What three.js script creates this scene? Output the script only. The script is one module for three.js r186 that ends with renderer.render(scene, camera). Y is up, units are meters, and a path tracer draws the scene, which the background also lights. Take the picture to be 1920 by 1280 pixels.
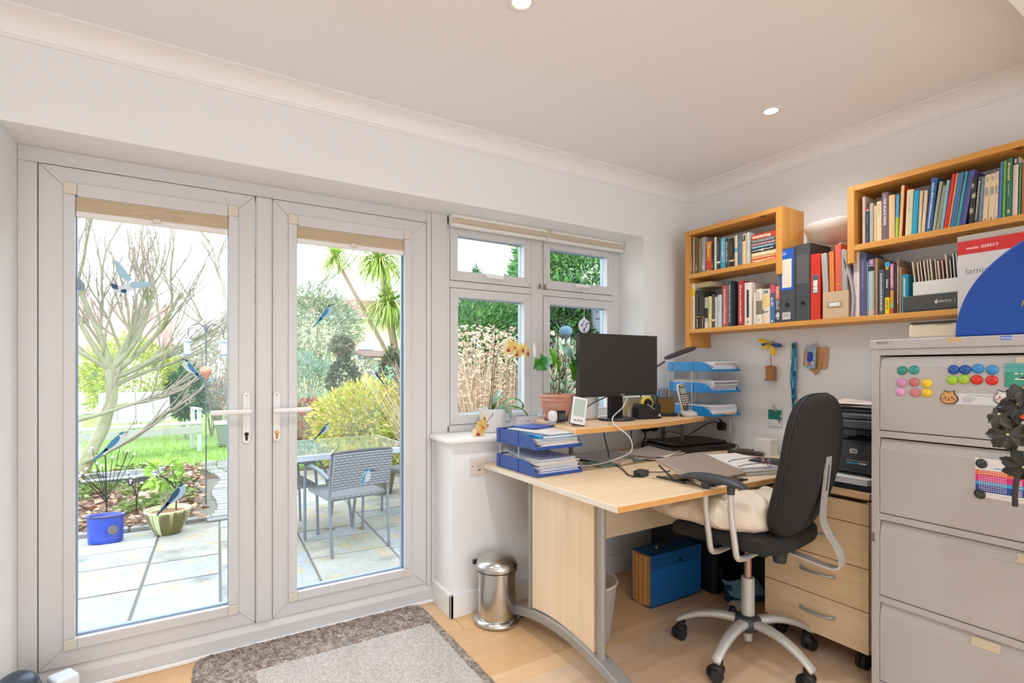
import * as THREE from 'three';
import { RoundedBoxGeometry } from 'three/addons/geometries/RoundedBoxGeometry.js';
import { mergeGeometries, toCreasedNormals } from 'three/addons/utils/BufferGeometryUtils.js';

// ---------------------------------------------------------------- camera, sky, exposure
const scene = new THREE.Scene();
const camera = new THREE.PerspectiveCamera(66.54, 1920 / 1280, 0.05, 200);
camera.position.set(0, 1.2, 0);
camera.rotation.set(0, -THREE.MathUtils.degToRad(31.49), 0);
camera.setViewOffset(1920, 1280, 0, -50, 1920, 1280);      // a shifted lens keeps the uprights upright
scene.background = new THREE.Color(0.86, 0.93, 1.0);       // bright overcast sky
scene.backgroundIntensity = 4.2;
const renderer = new THREE.WebGLRenderer({ antialias: true });
renderer.toneMapping = THREE.LinearToneMapping;
renderer.toneMappingExposure = 0.9;
renderer.shadowMap.enabled = true;
renderer.shadowMap.type = THREE.PCFSoftShadowMap;
const LAMP = { color: new THREE.Color(0.97, 0.97, 1.0), intensity: 2.9 };

// ---------------------------------------------------------------- helpers
const V = (x, y, z) => new THREE.Vector3(x, y, z);
function rng(seed) { let a = seed | 0; return () => { a = (a + 0x6d2b79f5) | 0; let t = Math.imul(a ^ (a >>> 15), 1 | a); t = (t + Math.imul(t ^ (t >>> 7), 61 | t)) ^ t; return ((t ^ (t >>> 14)) >>> 0) / 4294967296; }; }
const hash2 = (x, y, s) => { let h = Math.imul(x | 0, 374761393) + Math.imul(y | 0, 668265263) + Math.imul(s | 0, 974634777); h = Math.imul(h ^ (h >>> 13), 1274126177); return ((h ^ (h >>> 16)) >>> 0) / 4294967296; };
function pnoise(x, y, px, py, s = 1) {            // periodic value noise
  const ix = Math.floor(x), iy = Math.floor(y), fx = x - ix, fy = y - iy, m = (a, b) => ((a % b) + b) % b;
  const u = fx * fx * (3 - 2 * fx), v = fy * fy * (3 - 2 * fy);
  const a = hash2(m(ix, px), m(iy, py), s), b = hash2(m(ix + 1, px), m(iy, py), s), c = hash2(m(ix, px), m(iy + 1, py), s), d = hash2(m(ix + 1, px), m(iy + 1, py), s);
  return a + (b - a) * u + (c - a) * v + (a - b - c + d) * u * v;
}
function fbm(u, v, fx, fy, oct = 4, s = 1) { let t = 0, a = 0.5, n = 0; for (let i = 0; i < oct; i++) { t += a * pnoise(u * fx, v * fy, fx, fy, s + i); n += a; a *= 0.5; fx *= 2; fy *= 2; } return t / n; }
const n3 = (x, y, z, s = 1) => (fbm(x / 64 + 0.5, y / 64 + 0.5, 64, 64, 2, s) + fbm(z / 64 + 0.5, x / 64 + 0.3, 64, 64, 2, s + 7) + fbm(y / 64 + 0.2, z / 64 + 0.7, 64, 64, 2, s + 13)) / 3 - 0.5;
function makeTex(w, h, fn, srgb = true) {
  const d = new Uint8Array(w * h * 4);
  for (let y = 0; y < h; y++) for (let x = 0; x < w; x++) {
    const c = fn((x + 0.5) / w, (y + 0.5) / h), o = (y * w + x) * 4;
    if (typeof c === 'number') d[o] = d[o + 1] = d[o + 2] = Math.max(0, Math.min(255, c * 255));
    else for (let i = 0; i < 3; i++) d[o + i] = Math.max(0, Math.min(255, c[i] * 255));
    d[o + 3] = 255;
  }
  const t = new THREE.DataTexture(d, w, h, THREE.RGBAFormat);
  t.wrapS = t.wrapT = THREE.RepeatWrapping; t.magFilter = THREE.LinearFilter; t.minFilter = THREE.LinearFilter;
  if (srgb) t.colorSpace = THREE.SRGBColorSpace;
  t.needsUpdate = true;
  return t;
}
function canvasTex(w, h, draw) {
  const c = document.createElement('canvas'); c.width = w; c.height = h;
  draw(c.getContext('2d'), w, h);
  const t = new THREE.CanvasTexture(c); t.colorSpace = THREE.SRGBColorSpace; t.magFilter = THREE.LinearFilter;
  return t;
}
const rep = (t, x, y) => { const c = t.clone(); c.repeat.set(x, y); c.needsUpdate = true; return c; };
const mix = (a, b, t) => a.map((x, i) => x + (b[i] - x) * t);
const hexOf = (s) => { const c = new THREE.Color(s).getRGB({}, THREE.SRGBColorSpace); return [c.r, c.g, c.b]; };
function mat(color, rough = 0.6, o = {}) { return new THREE.MeshPhysicalMaterial({ color, roughness: rough, ...o }); }

// geometry
function bb(x0, x1, y0, y1, z0, z1, r = 0.002, seg = 1) {
  const w = Math.abs(x1 - x0), h = Math.abs(y1 - y0), d = Math.abs(z1 - z0);
  r = Math.min(r, w * 0.45, h * 0.45, d * 0.45);
  const g = r > 0.0004 ? new RoundedBoxGeometry(w, h, d, seg, r) : new THREE.BoxGeometry(w, h, d);
  g.translate((x0 + x1) / 2, (y0 + y1) / 2, (z0 + z1) / 2);
  return boxUV(g);
}
const bx = (w, h, d, x = 0, y = 0, z = 0, r = 0.002, seg = 1) => bb(x - w / 2, x + w / 2, y - h / 2, y + h / 2, z - d / 2, z + d / 2, r, seg);
function cyl(r0, r1, h, x = 0, y = 0, z = 0, seg = 20) { const g = new THREE.CylinderGeometry(r1, r0, h, seg); g.translate(x, y + h / 2, z); return g; }   // r0 at the foot
function lathe(pts, seg = 32) { return new THREE.LatheGeometry(pts.map(([x, y]) => new THREE.Vector2(x, y)), seg); }
function curve(pts) { return new THREE.CatmullRomCurve3(pts.map((p) => (p.isVector3 ? p : V(...p))), false, 'centripetal'); }
function tube(pts, r = 0.003, seg = 0, rad = 6, closed = false) {
  const c = new THREE.CatmullRomCurve3(pts.map((p) => (p.isVector3 ? p : V(...p))), closed, 'centripetal');
  return new THREE.TubeGeometry(c, seg || Math.max(4, pts.length * 5), r, rad, closed);
}
function rod(a, b, r0, r1 = r0, seg = 8) {           // straight, capped, tapering
  const A = a.isVector3 ? a : V(...a), B = b.isVector3 ? b : V(...b), d = B.clone().sub(A), h = d.length();
  const g = new THREE.CylinderGeometry(r1, r0, h, seg); g.translate(0, h / 2, 0);
  g.applyQuaternion(new THREE.Quaternion().setFromUnitVectors(V(0, 1, 0), d.normalize())); g.translate(A.x, A.y, A.z);
  return g;
}
function sphere(r, x = 0, y = 0, z = 0, sx = 1, sy = 1, sz = 1, ws = 16, hs = 10) { const g = new THREE.SphereGeometry(r, ws, hs); g.scale(sx, sy, sz); g.translate(x, y, z); return g; }
function shapeOf(pts) { const s = new THREE.Shape(); pts.forEach(([x, y], i) => (i ? s.lineTo(x, y) : s.moveTo(x, y))); s.closePath(); return s; }
function extr(shape, depth, bevel = 0.0015, cs = 12) { const s = shape instanceof THREE.Shape ? shape : shapeOf(shape); return new THREE.ExtrudeGeometry(s, { depth: depth - 2 * bevel, bevelEnabled: bevel > 0, bevelThickness: bevel, bevelSize: bevel, bevelOffset: -bevel, bevelSegments: 1, curveSegments: cs }).translate(0, 0, bevel); }
function extrFlat(shape, y0, y1, bevel = 0.0015, cs = 12) {      // shape drawn in (x, z), raised from y0 to y1
  const s = shape instanceof THREE.Shape ? shape : shapeOf(shape.map(([x, z]) => [x, -z]));
  const g = extr(s, y1 - y0, bevel, cs); g.rotateX(-Math.PI / 2); g.translate(0, y0, 0);
  return boxUV(g);
}
function superEll(w, h, d, e1 = 0.5, e2 = 0.5, ws = 36, hs = 20) {
  const g = new THREE.SphereGeometry(1, ws, hs), p = g.attributes.position, P = (v, e) => Math.sign(v) * Math.pow(Math.abs(v), e);
  for (let i = 0; i < p.count; i++) {
    const x = p.getX(i), y = p.getY(i), z = p.getZ(i), c = Math.hypot(x, z) || 1e-9;
    const k = P(c, e1);
    p.setXYZ(i, (k * P(x / c, e2) * w) / 2, (P(y, e1) * h) / 2, (k * P(z / c, e2) * d) / 2);
  }
  g.computeVertexNormals(); return g;
}
function warp(g, f) { const p = g.attributes.position, v = V(0, 0, 0); for (let i = 0; i < p.count; i++) { v.fromBufferAttribute(p, i); f(v, i); p.setXYZ(i, v.x, v.y, v.z); } g.computeVertexNormals(); return g; }
function tf(g, pos = [0, 0, 0], rot = [0, 0, 0], s = 1) { const m = new THREE.Matrix4().compose(V(...pos), new THREE.Quaternion().setFromEuler(new THREE.Euler(...rot)), Array.isArray(s) ? V(...s) : V(s, s, s)); return g.clone().applyMatrix4(m); }
function boxUV(g, grain = 'x') {                     // uv in metres, u along the grain
  if (!g.attributes.normal) g.computeVertexNormals();
  const p = g.attributes.position, n = g.attributes.normal, uv = new Float32Array(p.count * 2), ax = 'xyz'.indexOf(grain);
  for (let i = 0; i < p.count; i++) {
    const q = [p.getX(i), p.getY(i), p.getZ(i)], m = [Math.abs(n.getX(i)), Math.abs(n.getY(i)), Math.abs(n.getZ(i))];
    let k = m.indexOf(Math.max(...m)); let a = [0, 1, 2].filter((j) => j !== k);
    if (k === ax) { uv[i * 2] = q[a[0]] * 0.3; uv[i * 2 + 1] = q[a[1]]; }
    else { const b = a[0] === ax ? a[1] : a[0]; uv[i * 2] = q[ax]; uv[i * 2 + 1] = q[b] + (k + 1) * 0.37; }
  }
  g.setAttribute('uv', new THREE.BufferAttribute(uv, 2)); return g;
}
function merge(list) {
  if (!Array.isArray(list)) return list;
  if (list.length === 1) return list[0];
  return mergeGeometries(list.map((g) => {
    const h = g.index ? g.toNonIndexed() : g.clone();
    for (const k of Object.keys(h.attributes)) if (!['position', 'normal', 'uv'].includes(k)) h.deleteAttribute(k);
    if (!h.attributes.normal) h.computeVertexNormals();
    if (!h.attributes.uv) boxUV(h);
    h.clearGroups?.(); h.morphAttributes = {};
    return h;
  }), false);
}
// naming
const taken = new Map();
function numbered(name) { const k = taken.get(name) ?? 0; taken.set(name, k + 1); return k ? name + '_' + String(k).padStart(3, '0') : name; }
function tag(o, label, category, group, kind) { if (label) o.userData.label = label; if (category) o.userData.category = category; if (group) o.userData.group = group; if (kind) o.userData.kind = kind; return o; }
function thing(name, label, category, pos = [0, 0, 0], turn = 0, group) { const o = new THREE.Group(); o.name = numbered(name); o.position.set(...pos); o.rotation.y = turn; scene.add(o); return tag(o, label, category, group); }
function part(name, geo, m, parent, label) { const o = new THREE.Mesh(merge(geo), m); o.name = name; o.castShadow = o.receiveShadow = true; parent.add(o); if (label) o.userData.label = label; return o; }
function solo(name, geo, m, label, category, group) { const o = new THREE.Mesh(merge(geo), m); o.name = numbered(name); o.castShadow = o.receiveShadow = true; scene.add(o); return tag(o, label, category, group); }
function struct(name, geo, m) { const o = geo ? new THREE.Mesh(merge(geo), m) : new THREE.Group(); o.name = name; taken.set(name, 1); o.castShadow = o.receiveShadow = true; scene.add(o); o.userData.kind = 'structure'; return o; }
function dup(root, label, pos, turn, group) { const c = root.clone(true); c.name = numbered(root.name.replace(/_\d{3}$/, '')); scene.add(c); c.userData = { ...root.userData }; if (label) c.userData.label = label; if (group) c.userData.group = group; if (pos) c.position.set(...pos); if (turn !== undefined) c.rotation.y = turn; return c; }
function inst(name, geo, m, mats, parent, colors) {
  const o = new THREE.InstancedMesh(geo, m, mats.length); o.name = name; o.castShadow = o.receiveShadow = true;
  mats.forEach((q, i) => o.setMatrixAt(i, q)); if (colors) colors.forEach((c, i) => o.setColorAt(i, c));
  o.userData.kind = 'stuff'; parent.add(o); return o;
}
const M4 = (p, e, s) => new THREE.Matrix4().compose(p, new THREE.Quaternion().setFromEuler(e), s.isVector3 ? s : V(s, s, s));

// ---------------------------------------------------------------- materials
const T = {};
T.oak = makeTex(1024, 512, (u, v) => { const s = fbm(u, v, 3, 40, 4, 3), g = fbm(u, v, 2, 8, 3, 9), f = fbm(u, v, 8, 200, 2, 5); return mix([0.85, 0.68, 0.49], [0.96, 0.84, 0.68], 0.15 + 0.45 * s + 0.3 * g + 0.25 * (f - 0.5)); });
T.pine = makeTex(1024, 512, (u, v) => {
  const w = v + 0.02 * (fbm(u, v, 3, 4, 3, 21) - 0.5), s = fbm(u, w, 2, 36, 4, 23), f = fbm(u, v, 6, 160, 2, 25);
  let c = mix([0.80, 0.53, 0.22], [0.93, 0.70, 0.36], 0.1 + 0.75 * s + 0.2 * (f - 0.5));
  for (const [kx, ky] of [[0.14, 0.22], [0.52, 0.71], [0.83, 0.4], [0.35, 0.9]]) { const d = Math.hypot((u - kx) * 2, v - ky) / 0.022; if (d < 1.6) c = mix([0.45, 0.24, 0.09], c, Math.min(1, Math.max(0, d - 0.55))); }
  return c;
});
T.beech = makeTex(1024, 512, (u, v) => { const s = fbm(u, v, 3, 50, 4, 31), g = fbm(u, v, 1, 9, 2, 37); return mix([0.87, 0.76, 0.60], [0.95, 0.87, 0.75], 0.55 * s + 0.45 * g); });
T.weave = makeTex(256, 256, (u, v) => { const a = Math.sin(u * Math.PI * 64), b = Math.sin(v * Math.PI * 64); return 0.5 + 0.25 * a * b + 0.25 * (fbm(u, v, 40, 40, 2, 41) - 0.5); }, false);
T.cloth = makeTex(256, 256, (u, v) => { const n = fbm(u, v, 48, 48, 3, 43); const k = 0.028 + 0.03 * n; return [k * 1.0, k * 0.98, k * 0.93].map((x) => Math.pow(x, 0.62)); });
T.stone = makeTex(1024, 1024, (u, v) => {
  const a = fbm(u, v, 4, 4, 5, 51), b = fbm(u, v, 9, 9, 4, 57), c = fbm(u, v, 60, 60, 2, 59);
  let k = mix([0.62, 0.65, 0.67], [0.75, 0.77, 0.79], a); k = mix(k, [0.74, 0.68, 0.52], Math.max(0, b - 0.55) * 2.2); k = mix(k, [0.46, 0.48, 0.48], Math.max(0, fbm(u, v, 6, 6, 4, 63) - 0.57) * 2.2);
  return k.map((x) => x + 0.08 * (c - 0.5));
});
T.stoneBump = makeTex(512, 512, (u, v) => 0.7 * fbm(u, v, 8, 8, 5, 71) + 0.3 * fbm(u, v, 40, 40, 2, 73), false);
T.soil = makeTex(512, 512, (u, v) => { const a = fbm(u, v, 10, 10, 5, 81), b = fbm(u, v, 60, 60, 2, 83); return mix([0.28, 0.22, 0.17], [0.5, 0.43, 0.36], 0.6 * a + 0.4 * b); });
T.grass = makeTex(512, 512, (u, v) => { const a = fbm(u, v, 6, 6, 4, 91), b = fbm(u, v, 90, 90, 2, 93); return mix([0.45, 0.60, 0.27], [0.66, 0.80, 0.42], 0.5 * a + 0.5 * b); });
T.terra = makeTex(256, 256, (u, v) => { const a = fbm(u, v, 5, 5, 4, 101), b = fbm(u, v, 40, 40, 2, 103); return mix(mix([0.76, 0.51, 0.41], [0.86, 0.65, 0.55], a), [0.93, 0.86, 0.82], Math.max(0, fbm(u, v, 3, 4, 3, 107) - 0.52) * 1.8 + 0.06 * b); });
T.bark = makeTex(256, 512, (u, v) => { const a = fbm(u, v, 14, 6, 4, 111), b = fbm(u, v, 4, 4, 3, 113); return mix(mix([0.52, 0.51, 0.43], [0.76, 0.75, 0.65], a), [0.62, 0.68, 0.42], b * 0.55); });
T.rug = makeTex(1024, 1024, (u, v) => {
  const n = fbm(u, v, 170, 170, 2, 121), m = fbm(u, v, 60, 60, 3, 127), big = fbm(u, v, 5, 5, 3, 131);
  const inside = Math.min(u - 0.215, 0.955 - u, v - 0.2, 0.985 - v) > 0;
  return inside ? mix([0.66, 0.63, 0.605], [0.86, 0.84, 0.825], Math.min(1, Math.max(0, (n - 0.2) * 1.4)) * 0.75 + 0.3 * big) : mix([0.42, 0.37, 0.33], [0.84, 0.79, 0.75], Math.min(1, Math.max(0, (n * 0.6 + m * 0.5 - 0.3) * 1.7)));
});
T.speck = makeTex(256, 256, (u, v) => fbm(u, v, 64, 64, 3, 141), false);
T.steel = makeTex(64, 512, (u, v) => 0.16 + 0.1 * fbm(u, v, 2, 128, 2, 151), false);
T.pleat = makeTex(64, 64, (u, v) => { const k = 0.5 + 0.5 * Math.sin(v * Math.PI * 2); return k; }, false);
const M = {
  wall: mat(new THREE.Color(0.855, 0.86, 0.865), 0.9),
  ceiling: mat(new THREE.Color(0.87, 0.87, 0.875), 0.95),
  trim: mat(new THREE.Color(0.88, 0.88, 0.875), 0.45),
  upvc: mat(new THREE.Color(0.645, 0.64, 0.64), 0.32),
  upvcWarm: mat(new THREE.Color(0.68, 0.63, 0.54), 0.4),
  seal: mat(0x57524d, 0.7), spacer: mat(0x8fa3bd, 0.35, { metalness: 0.5 }),
  glass: mat(0xffffff, 0, { transmission: 1, thickness: 0, ior: 1.5, specularIntensity: 0.6 }),
  white: mat(0xe9e7e3, 0.4), whiteGloss: mat(0xf0efec, 0.15), paper: mat(0xe8e5e0, 0.85), offPaper: mat(0xd8d2cb, 0.85), bluePaper: mat(0xcfd6e6, 0.85),
  black: mat(0x17171a, 0.45), blackMatte: mat(0x1c1c1e, 0.75), blackGloss: mat(0x101012, 0.12), darkGrey: mat(0x35383c, 0.5), midGrey: mat(0x6c7075, 0.5),
  silver: mat(0xb9bbbc, 0.38, { metalness: 0.55 }), chrome: mat(0xcfd0d2, 0.12, { metalness: 1 }), steel: mat(0xc9c8c6, 0.22, { metalness: 1 }), brass: mat(0xb08a4a, 0.35, { metalness: 0.9 }),
  cable: mat(0x1b1b1d, 0.5), cableWhite: mat(0xdcdad6, 0.5),
  oak: [0, 1, 2].map((i) => mat([0xffffff, 0xf4ece2, 0xfff6ea][i], 0.36, { map: T.oak, clearcoat: 0.15, clearcoatRoughness: 0.35 })),
  pine: mat(0xffffff, 0.5, { map: T.pine }), beech: mat(0xffffff, 0.45, { map: T.beech }), beechEdge: mat(0xf2c98f, 0.45, { map: T.beech }),
  fabricBlack: mat(0xffffff, 0.95, { map: rep(T.cloth, 6, 6), bumpMap: rep(T.weave, 6, 6), bumpScale: 0.0006, sheen: 0.3, sheenRoughness: 0.6, sheenColor: new THREE.Color(0.12, 0.12, 0.12) }),
  cabinet: mat(new THREE.Color(0.50, 0.475, 0.455), 0.42), stone: mat(new THREE.Color(0.50, 0.505, 0.50), 0.62, { specularIntensity: 0.6, map: T.stone, bumpMap: T.stoneBump, bumpScale: 0.004 }),
  soil: mat(0xffffff, 0.95, { map: T.soil, bumpMap: T.speck, bumpScale: 0.02 }), grass: mat(0xffffff, 0.9, { map: rep(T.grass, 0.8, 0.8) }),
  terracotta: mat(0xffffff, 0.85, { map: T.terra, bumpMap: T.speck, bumpScale: 0.001 }), bark: mat(0xffffff, 0.9, { map: T.bark, bumpMap: T.speck, bumpScale: 0.006 }),
  leaf: mat(0xffffff, 0.6, { side: THREE.DoubleSide, transmission: 0.3, thickness: 0 }), twig: mat(0x9c9384, 0.9),
};
// ================================================================ THE SETTING
const CEIL = 2.345, WALL = -2.287, XR = 2.748, ZF = -2.5;
{ // floor: laminate planks, each a piece of the floor
  const f = struct('floor'); const R = rng(5);
  part('floor_base', bb(-1.55, 2.9, -0.08, -0.012, -2.6, 3.3, 0), mat(0x6b4c2e, 0.9), f);
  let row = 0;
  for (let z = -2.54; z < 3.2; z += 0.192, row++) {
    let x = -1.5 - R() * 1.1;
    while (x < 2.85) {
      const a = Math.max(-1.5, x), b = Math.min(2.85, x + 1.29); x += 1.2915;
      if (b - a < 0.02) continue;
      const g = bb(a + 0.0004, b - 0.0004, -0.012, 0, z, Math.min(3.25, z + 0.1915), 0.0012);
      const uv = g.attributes.uv, ou = R() * 3, ov = R() * 2; for (let i = 0; i < uv.count; i++) uv.setXY(i, uv.getX(i) * 0.8 + ou, uv.getY(i) * 1.6 + ov);
      part('plank', g, M.oak[Math.floor(R() * 3)], f);
    }
  }
}
struct('ceiling', bb(-1.55, 2.9, CEIL, CEIL + 0.15, -2.6, 3.35, 0), M.ceiling);
struct('ceiling_beam', bb(-1.4, XR, 2.25, CEIL, -0.53, -0.2, 0.004), M.ceiling);
struct('wall_front', [bb(-1.55, 2.9, 2.0, CEIL, -2.6, WALL, 0), bb(-1.55, -0.535, 0, 2.0, -2.6, WALL, 0), bb(2.343, 2.9, 0, 2.0, -2.6, WALL, 0), bb(1.064, 2.343, 0, 0.835, -2.6, WALL, 0)], M.wall);
struct('wall_right', bb(XR, 2.9, 0, CEIL, WALL, 3.2, 0), M.wall);
struct('wall_left', bb(-1.55, -1.4, 0, CEIL, WALL, 3.2, 0), M.wall);
struct('wall_back', [bb(-1.55, 2.9, 2.2, CEIL, 3.2, 3.4, 0), bb(-1.55, 2.9, 0, 0.06, 3.2, 3.4, 0), bb(-1.55, -1.3, 0.06, 2.2, 3.2, 3.4, 0), bb(2.65, 2.9, 0.06, 2.2, 3.2, 3.4, 0)], M.wall);
{ // the glazed garden wall behind the photographer
  const w = struct('window_3'), xs = [-1.3, -0.31, 0.67, 1.66, 2.65];
  part('window_frame', [bb(-1.3, 2.65, 0.06, 0.14, 3.28, 3.34), bb(-1.3, 2.65, 2.12, 2.2, 3.28, 3.34), ...xs.map((x, i) => bb(x - (i ? 0.04 : 0), x + (i < 4 ? 0.04 : 0), 0.14, 2.12, 3.28, 3.34))], M.upvc, w);
  for (let i = 0; i < 4; i++) part('pane', new THREE.PlaneGeometry(0.93, 1.98).translate((xs[i] + xs[i + 1]) / 2, 1.13, 3.31), M.glass, w);
}
{ // cove along the front and the right wall
  const prof = new THREE.Shape(); prof.moveTo(0, 0); prof.lineTo(0.085, 0); prof.lineTo(0.085, -0.006); prof.quadraticCurveTo(0.02, -0.012, 0.012, -0.066); prof.lineTo(0.007, -0.066); prof.lineTo(0.007, -0.076); prof.lineTo(0, -0.076); prof.closePath();
  const g1 = new THREE.ExtrudeGeometry(prof, { depth: XR + 1.4, bevelEnabled: false, curveSegments: 10 }); g1.applyMatrix4(new THREE.Matrix4().makeBasis(V(0, 0, 1), V(0, 1, 0), V(-1, 0, 0))); g1.translate(XR, CEIL, WALL);
  struct('trim_1', g1, M.trim);
  const g2 = new THREE.ExtrudeGeometry(prof, { depth: 2.287 - 0.53, bevelEnabled: false, curveSegments: 10 }); g2.applyMatrix4(new THREE.Matrix4().makeBasis(V(-1, 0, 0), V(0, 1, 0), V(0, 0, -1))); g2.translate(XR, CEIL, -0.53);
  struct('trim_2', g2, M.trim);
}
{ // skirting
  const s = (x0, x1, z0, z1) => [bb(x0, x1, 0, 0.112, z0, z1, 0.003)];
  struct('baseboard_front', [...s(1.047, XR, WALL, WALL + 0.017), ...s(1.047, 1.064, -2.5, WALL + 0.017)], M.trim);
  struct('baseboard_right', s(XR - 0.017, XR, WALL + 0.017, 3.2), M.trim);
  struct('baseboard_left', s(-1.4, -1.383, WALL, 3.2), M.trim);
}
{ // window board with a rounded nose
  const g = bb(1.03, 2.343, 0.836, 0.862, -2.5, -2.248, 0.011, 3);
  struct('window_sill', g, M.trim);
}
// frames with mitred corners: stiles and rails as separate pieces
function mitre(x0, x1, y0, y1, l, r, t, b, z0, z1, bev = 0.0025) {
  const d = z1 - z0, P = (pts) => extr(shapeOf(pts), d, bev).translate(0, 0, z0), e = 0.0004;
  return { left: P([[x0, y0 + e], [x0 + l, y0 + b], [x0 + l, y1 - t], [x0, y1 - e]]), right: P([[x1, y1 - e], [x1 - r, y1 - t], [x1 - r, y0 + b], [x1, y0 + e]]), top: P([[x0 + e, y1], [x0 + l, y1 - t], [x1 - r, y1 - t], [x1 - e, y1]]), bottom: P([[x1 - e, y0], [x1 - r, y0 + b], [x0 + l, y0 + b], [x0 + e, y0]]) };
}
function putFrame(m, parent, material, stile = 'stile', rail = 'rail') { part(stile, m.left, material, parent); part(stile, m.right, material, parent); part(rail, m.top, material, parent); part(rail, m.bottom, material, parent); }
{ // outer frame of the French doors and post beside the window
  const f = struct('door_frame');
  part('jamb', bb(-0.535, -0.481, 0.0, 1.945, -2.59, ZF, 0.003), M.upvc, f);
  part('jamb', bb(1.019, 1.044, 0.0, 2.0, -2.59, ZF, 0.002), M.upvc, f);
  part('jamb', bb(1.045, 1.132, 0.0, 2.0, -2.59, ZF + 0.004, 0.003), M.upvc, f);
  part('head', bb(-0.535, 1.019, 1.945, 2.0, -2.59, ZF, 0.003), M.upvc, f);
  const th = new THREE.Shape(); th.moveTo(-2.62, 0); th.lineTo(-2.497, 0); th.lineTo(-2.497, 0.064); th.lineTo(-2.507, 0.095); th.lineTo(-2.62, 0.095); th.closePath();
  const g = new THREE.ExtrudeGeometry(th, { depth: 1.585, bevelEnabled: false }); g.applyMatrix4(new THREE.Matrix4().makeBasis(V(0, 0, 1), V(0, 1, 0), V(-1, 0, 0))); g.translate(1.05, 0, 0);
  part('threshold', boxUV(g), M.upvc, f);
  part('floor_bead', bb(-0.535, 1.05, 0, 0.018, -2.497, -2.483, 0.006, 2), M.trim, f);
  part('astragal', bb(0.229, 0.295, 0.098, 1.942, -2.53, -2.484, 0.010, 3), M.upvc, f);
  part('gasket', [bb(-0.481, -0.478, 0.095, 1.945, -2.59, -2.506, 0), bb(1.0165, 1.019, 0.095, 1.945, -2.59, -2.506, 0), bb(-0.48, 1.018, 1.9425, 1.945, -2.59, -2.506, 0), bb(-0.48, 1.018, 0.095, 0.0985, -2.59, -2.508, 0)], M.seal, f);
}
function door(name, x0, x1, gx0, gx1, handleX, dir, keyed) {
  const d = struct(name);
  putFrame(mitre(x0, x1, 0.0985, 1.9425, gx0 - x0 - 0.012, x1 - gx1 - 0.012, 0.09, 0.09, -2.575, -2.498), d, M.upvc);
  const gy0 = 0.195, gy1 = 1.855;
  part('pane', new THREE.PlaneGeometry(gx1 - gx0 + 0.03, gy1 - gy0 + 0.03).translate((gx0 + gx1) / 2, (gy0 + gy1) / 2, -2.53), M.glass, d);
  part('spacer', [bb(gx0 - 0.01, gx1 + 0.01, gy0 - 0.012, gy0 + 0.002, -2.556, -2.536, 0), bb(gx0 - 0.01, gx1 + 0.01, gy1 - 0.002, gy1 + 0.012, -2.556, -2.536, 0), bb(gx0 - 0.012, gx0 + 0.001, gy0, gy1, -2.556, -2.536, 0), bb(gx1 - 0.001, gx1 + 0.012, gy0, gy1, -2.556, -2.536, 0)], M.spacer, d);
  const pl = new THREE.Shape(), w = 0.0155, y0 = 0.879, y1 = 1.097; pl.moveTo(handleX - w, y0 + w); pl.absarc(handleX, y0 + w, w, Math.PI, 2 * Math.PI); pl.lineTo(handleX + w, y1 - w); pl.absarc(handleX, y1 - w, w, 0, Math.PI); pl.closePath();
  const h = part('door_handle', extr(pl, 0.011, 0.002).translate(0, 0, -2.498), M.white, d);
  part('lever', [rod([handleX, 1.016, -2.49], [handleX, 1.016, -2.448], 0.0125, 0.0115, 14), rod([handleX - dir * 0.008, 1.016, -2.449], [handleX + dir * 0.125, 1.016, -2.449], 0.0115, 0.0105, 14), sphere(0.0105, handleX + dir * 0.125, 1.016, -2.449), sphere(0.0115, handleX - dir * 0.008, 1.016, -2.449)], M.whiteGloss, h);
  part('screw', [rod([handleX, 1.083, -2.489], [handleX, 1.083, -2.486], 0.003), rod([handleX, 0.892, -2.489], [handleX, 0.892, -2.486], 0.003)], M.midGrey, h);
  part('lock_cylinder', [rod([handleX, 0.918, -2.492], [handleX, 0.918, -2.484], 0.0085, 0.0085, 16), bx(0.010, 0.024, 0.008, handleX, 0.905, -2.488, 0.003, 2)], keyed ? M.brass : M.blackMatte, h);
  return d;
}
door('door_1', -0.478, 0.227, -0.375, 0.126, 0.194, -1, false);
door('door_2', 0.297, 1.0165, 0.398, 0.897, 0.313, 1, true);
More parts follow.
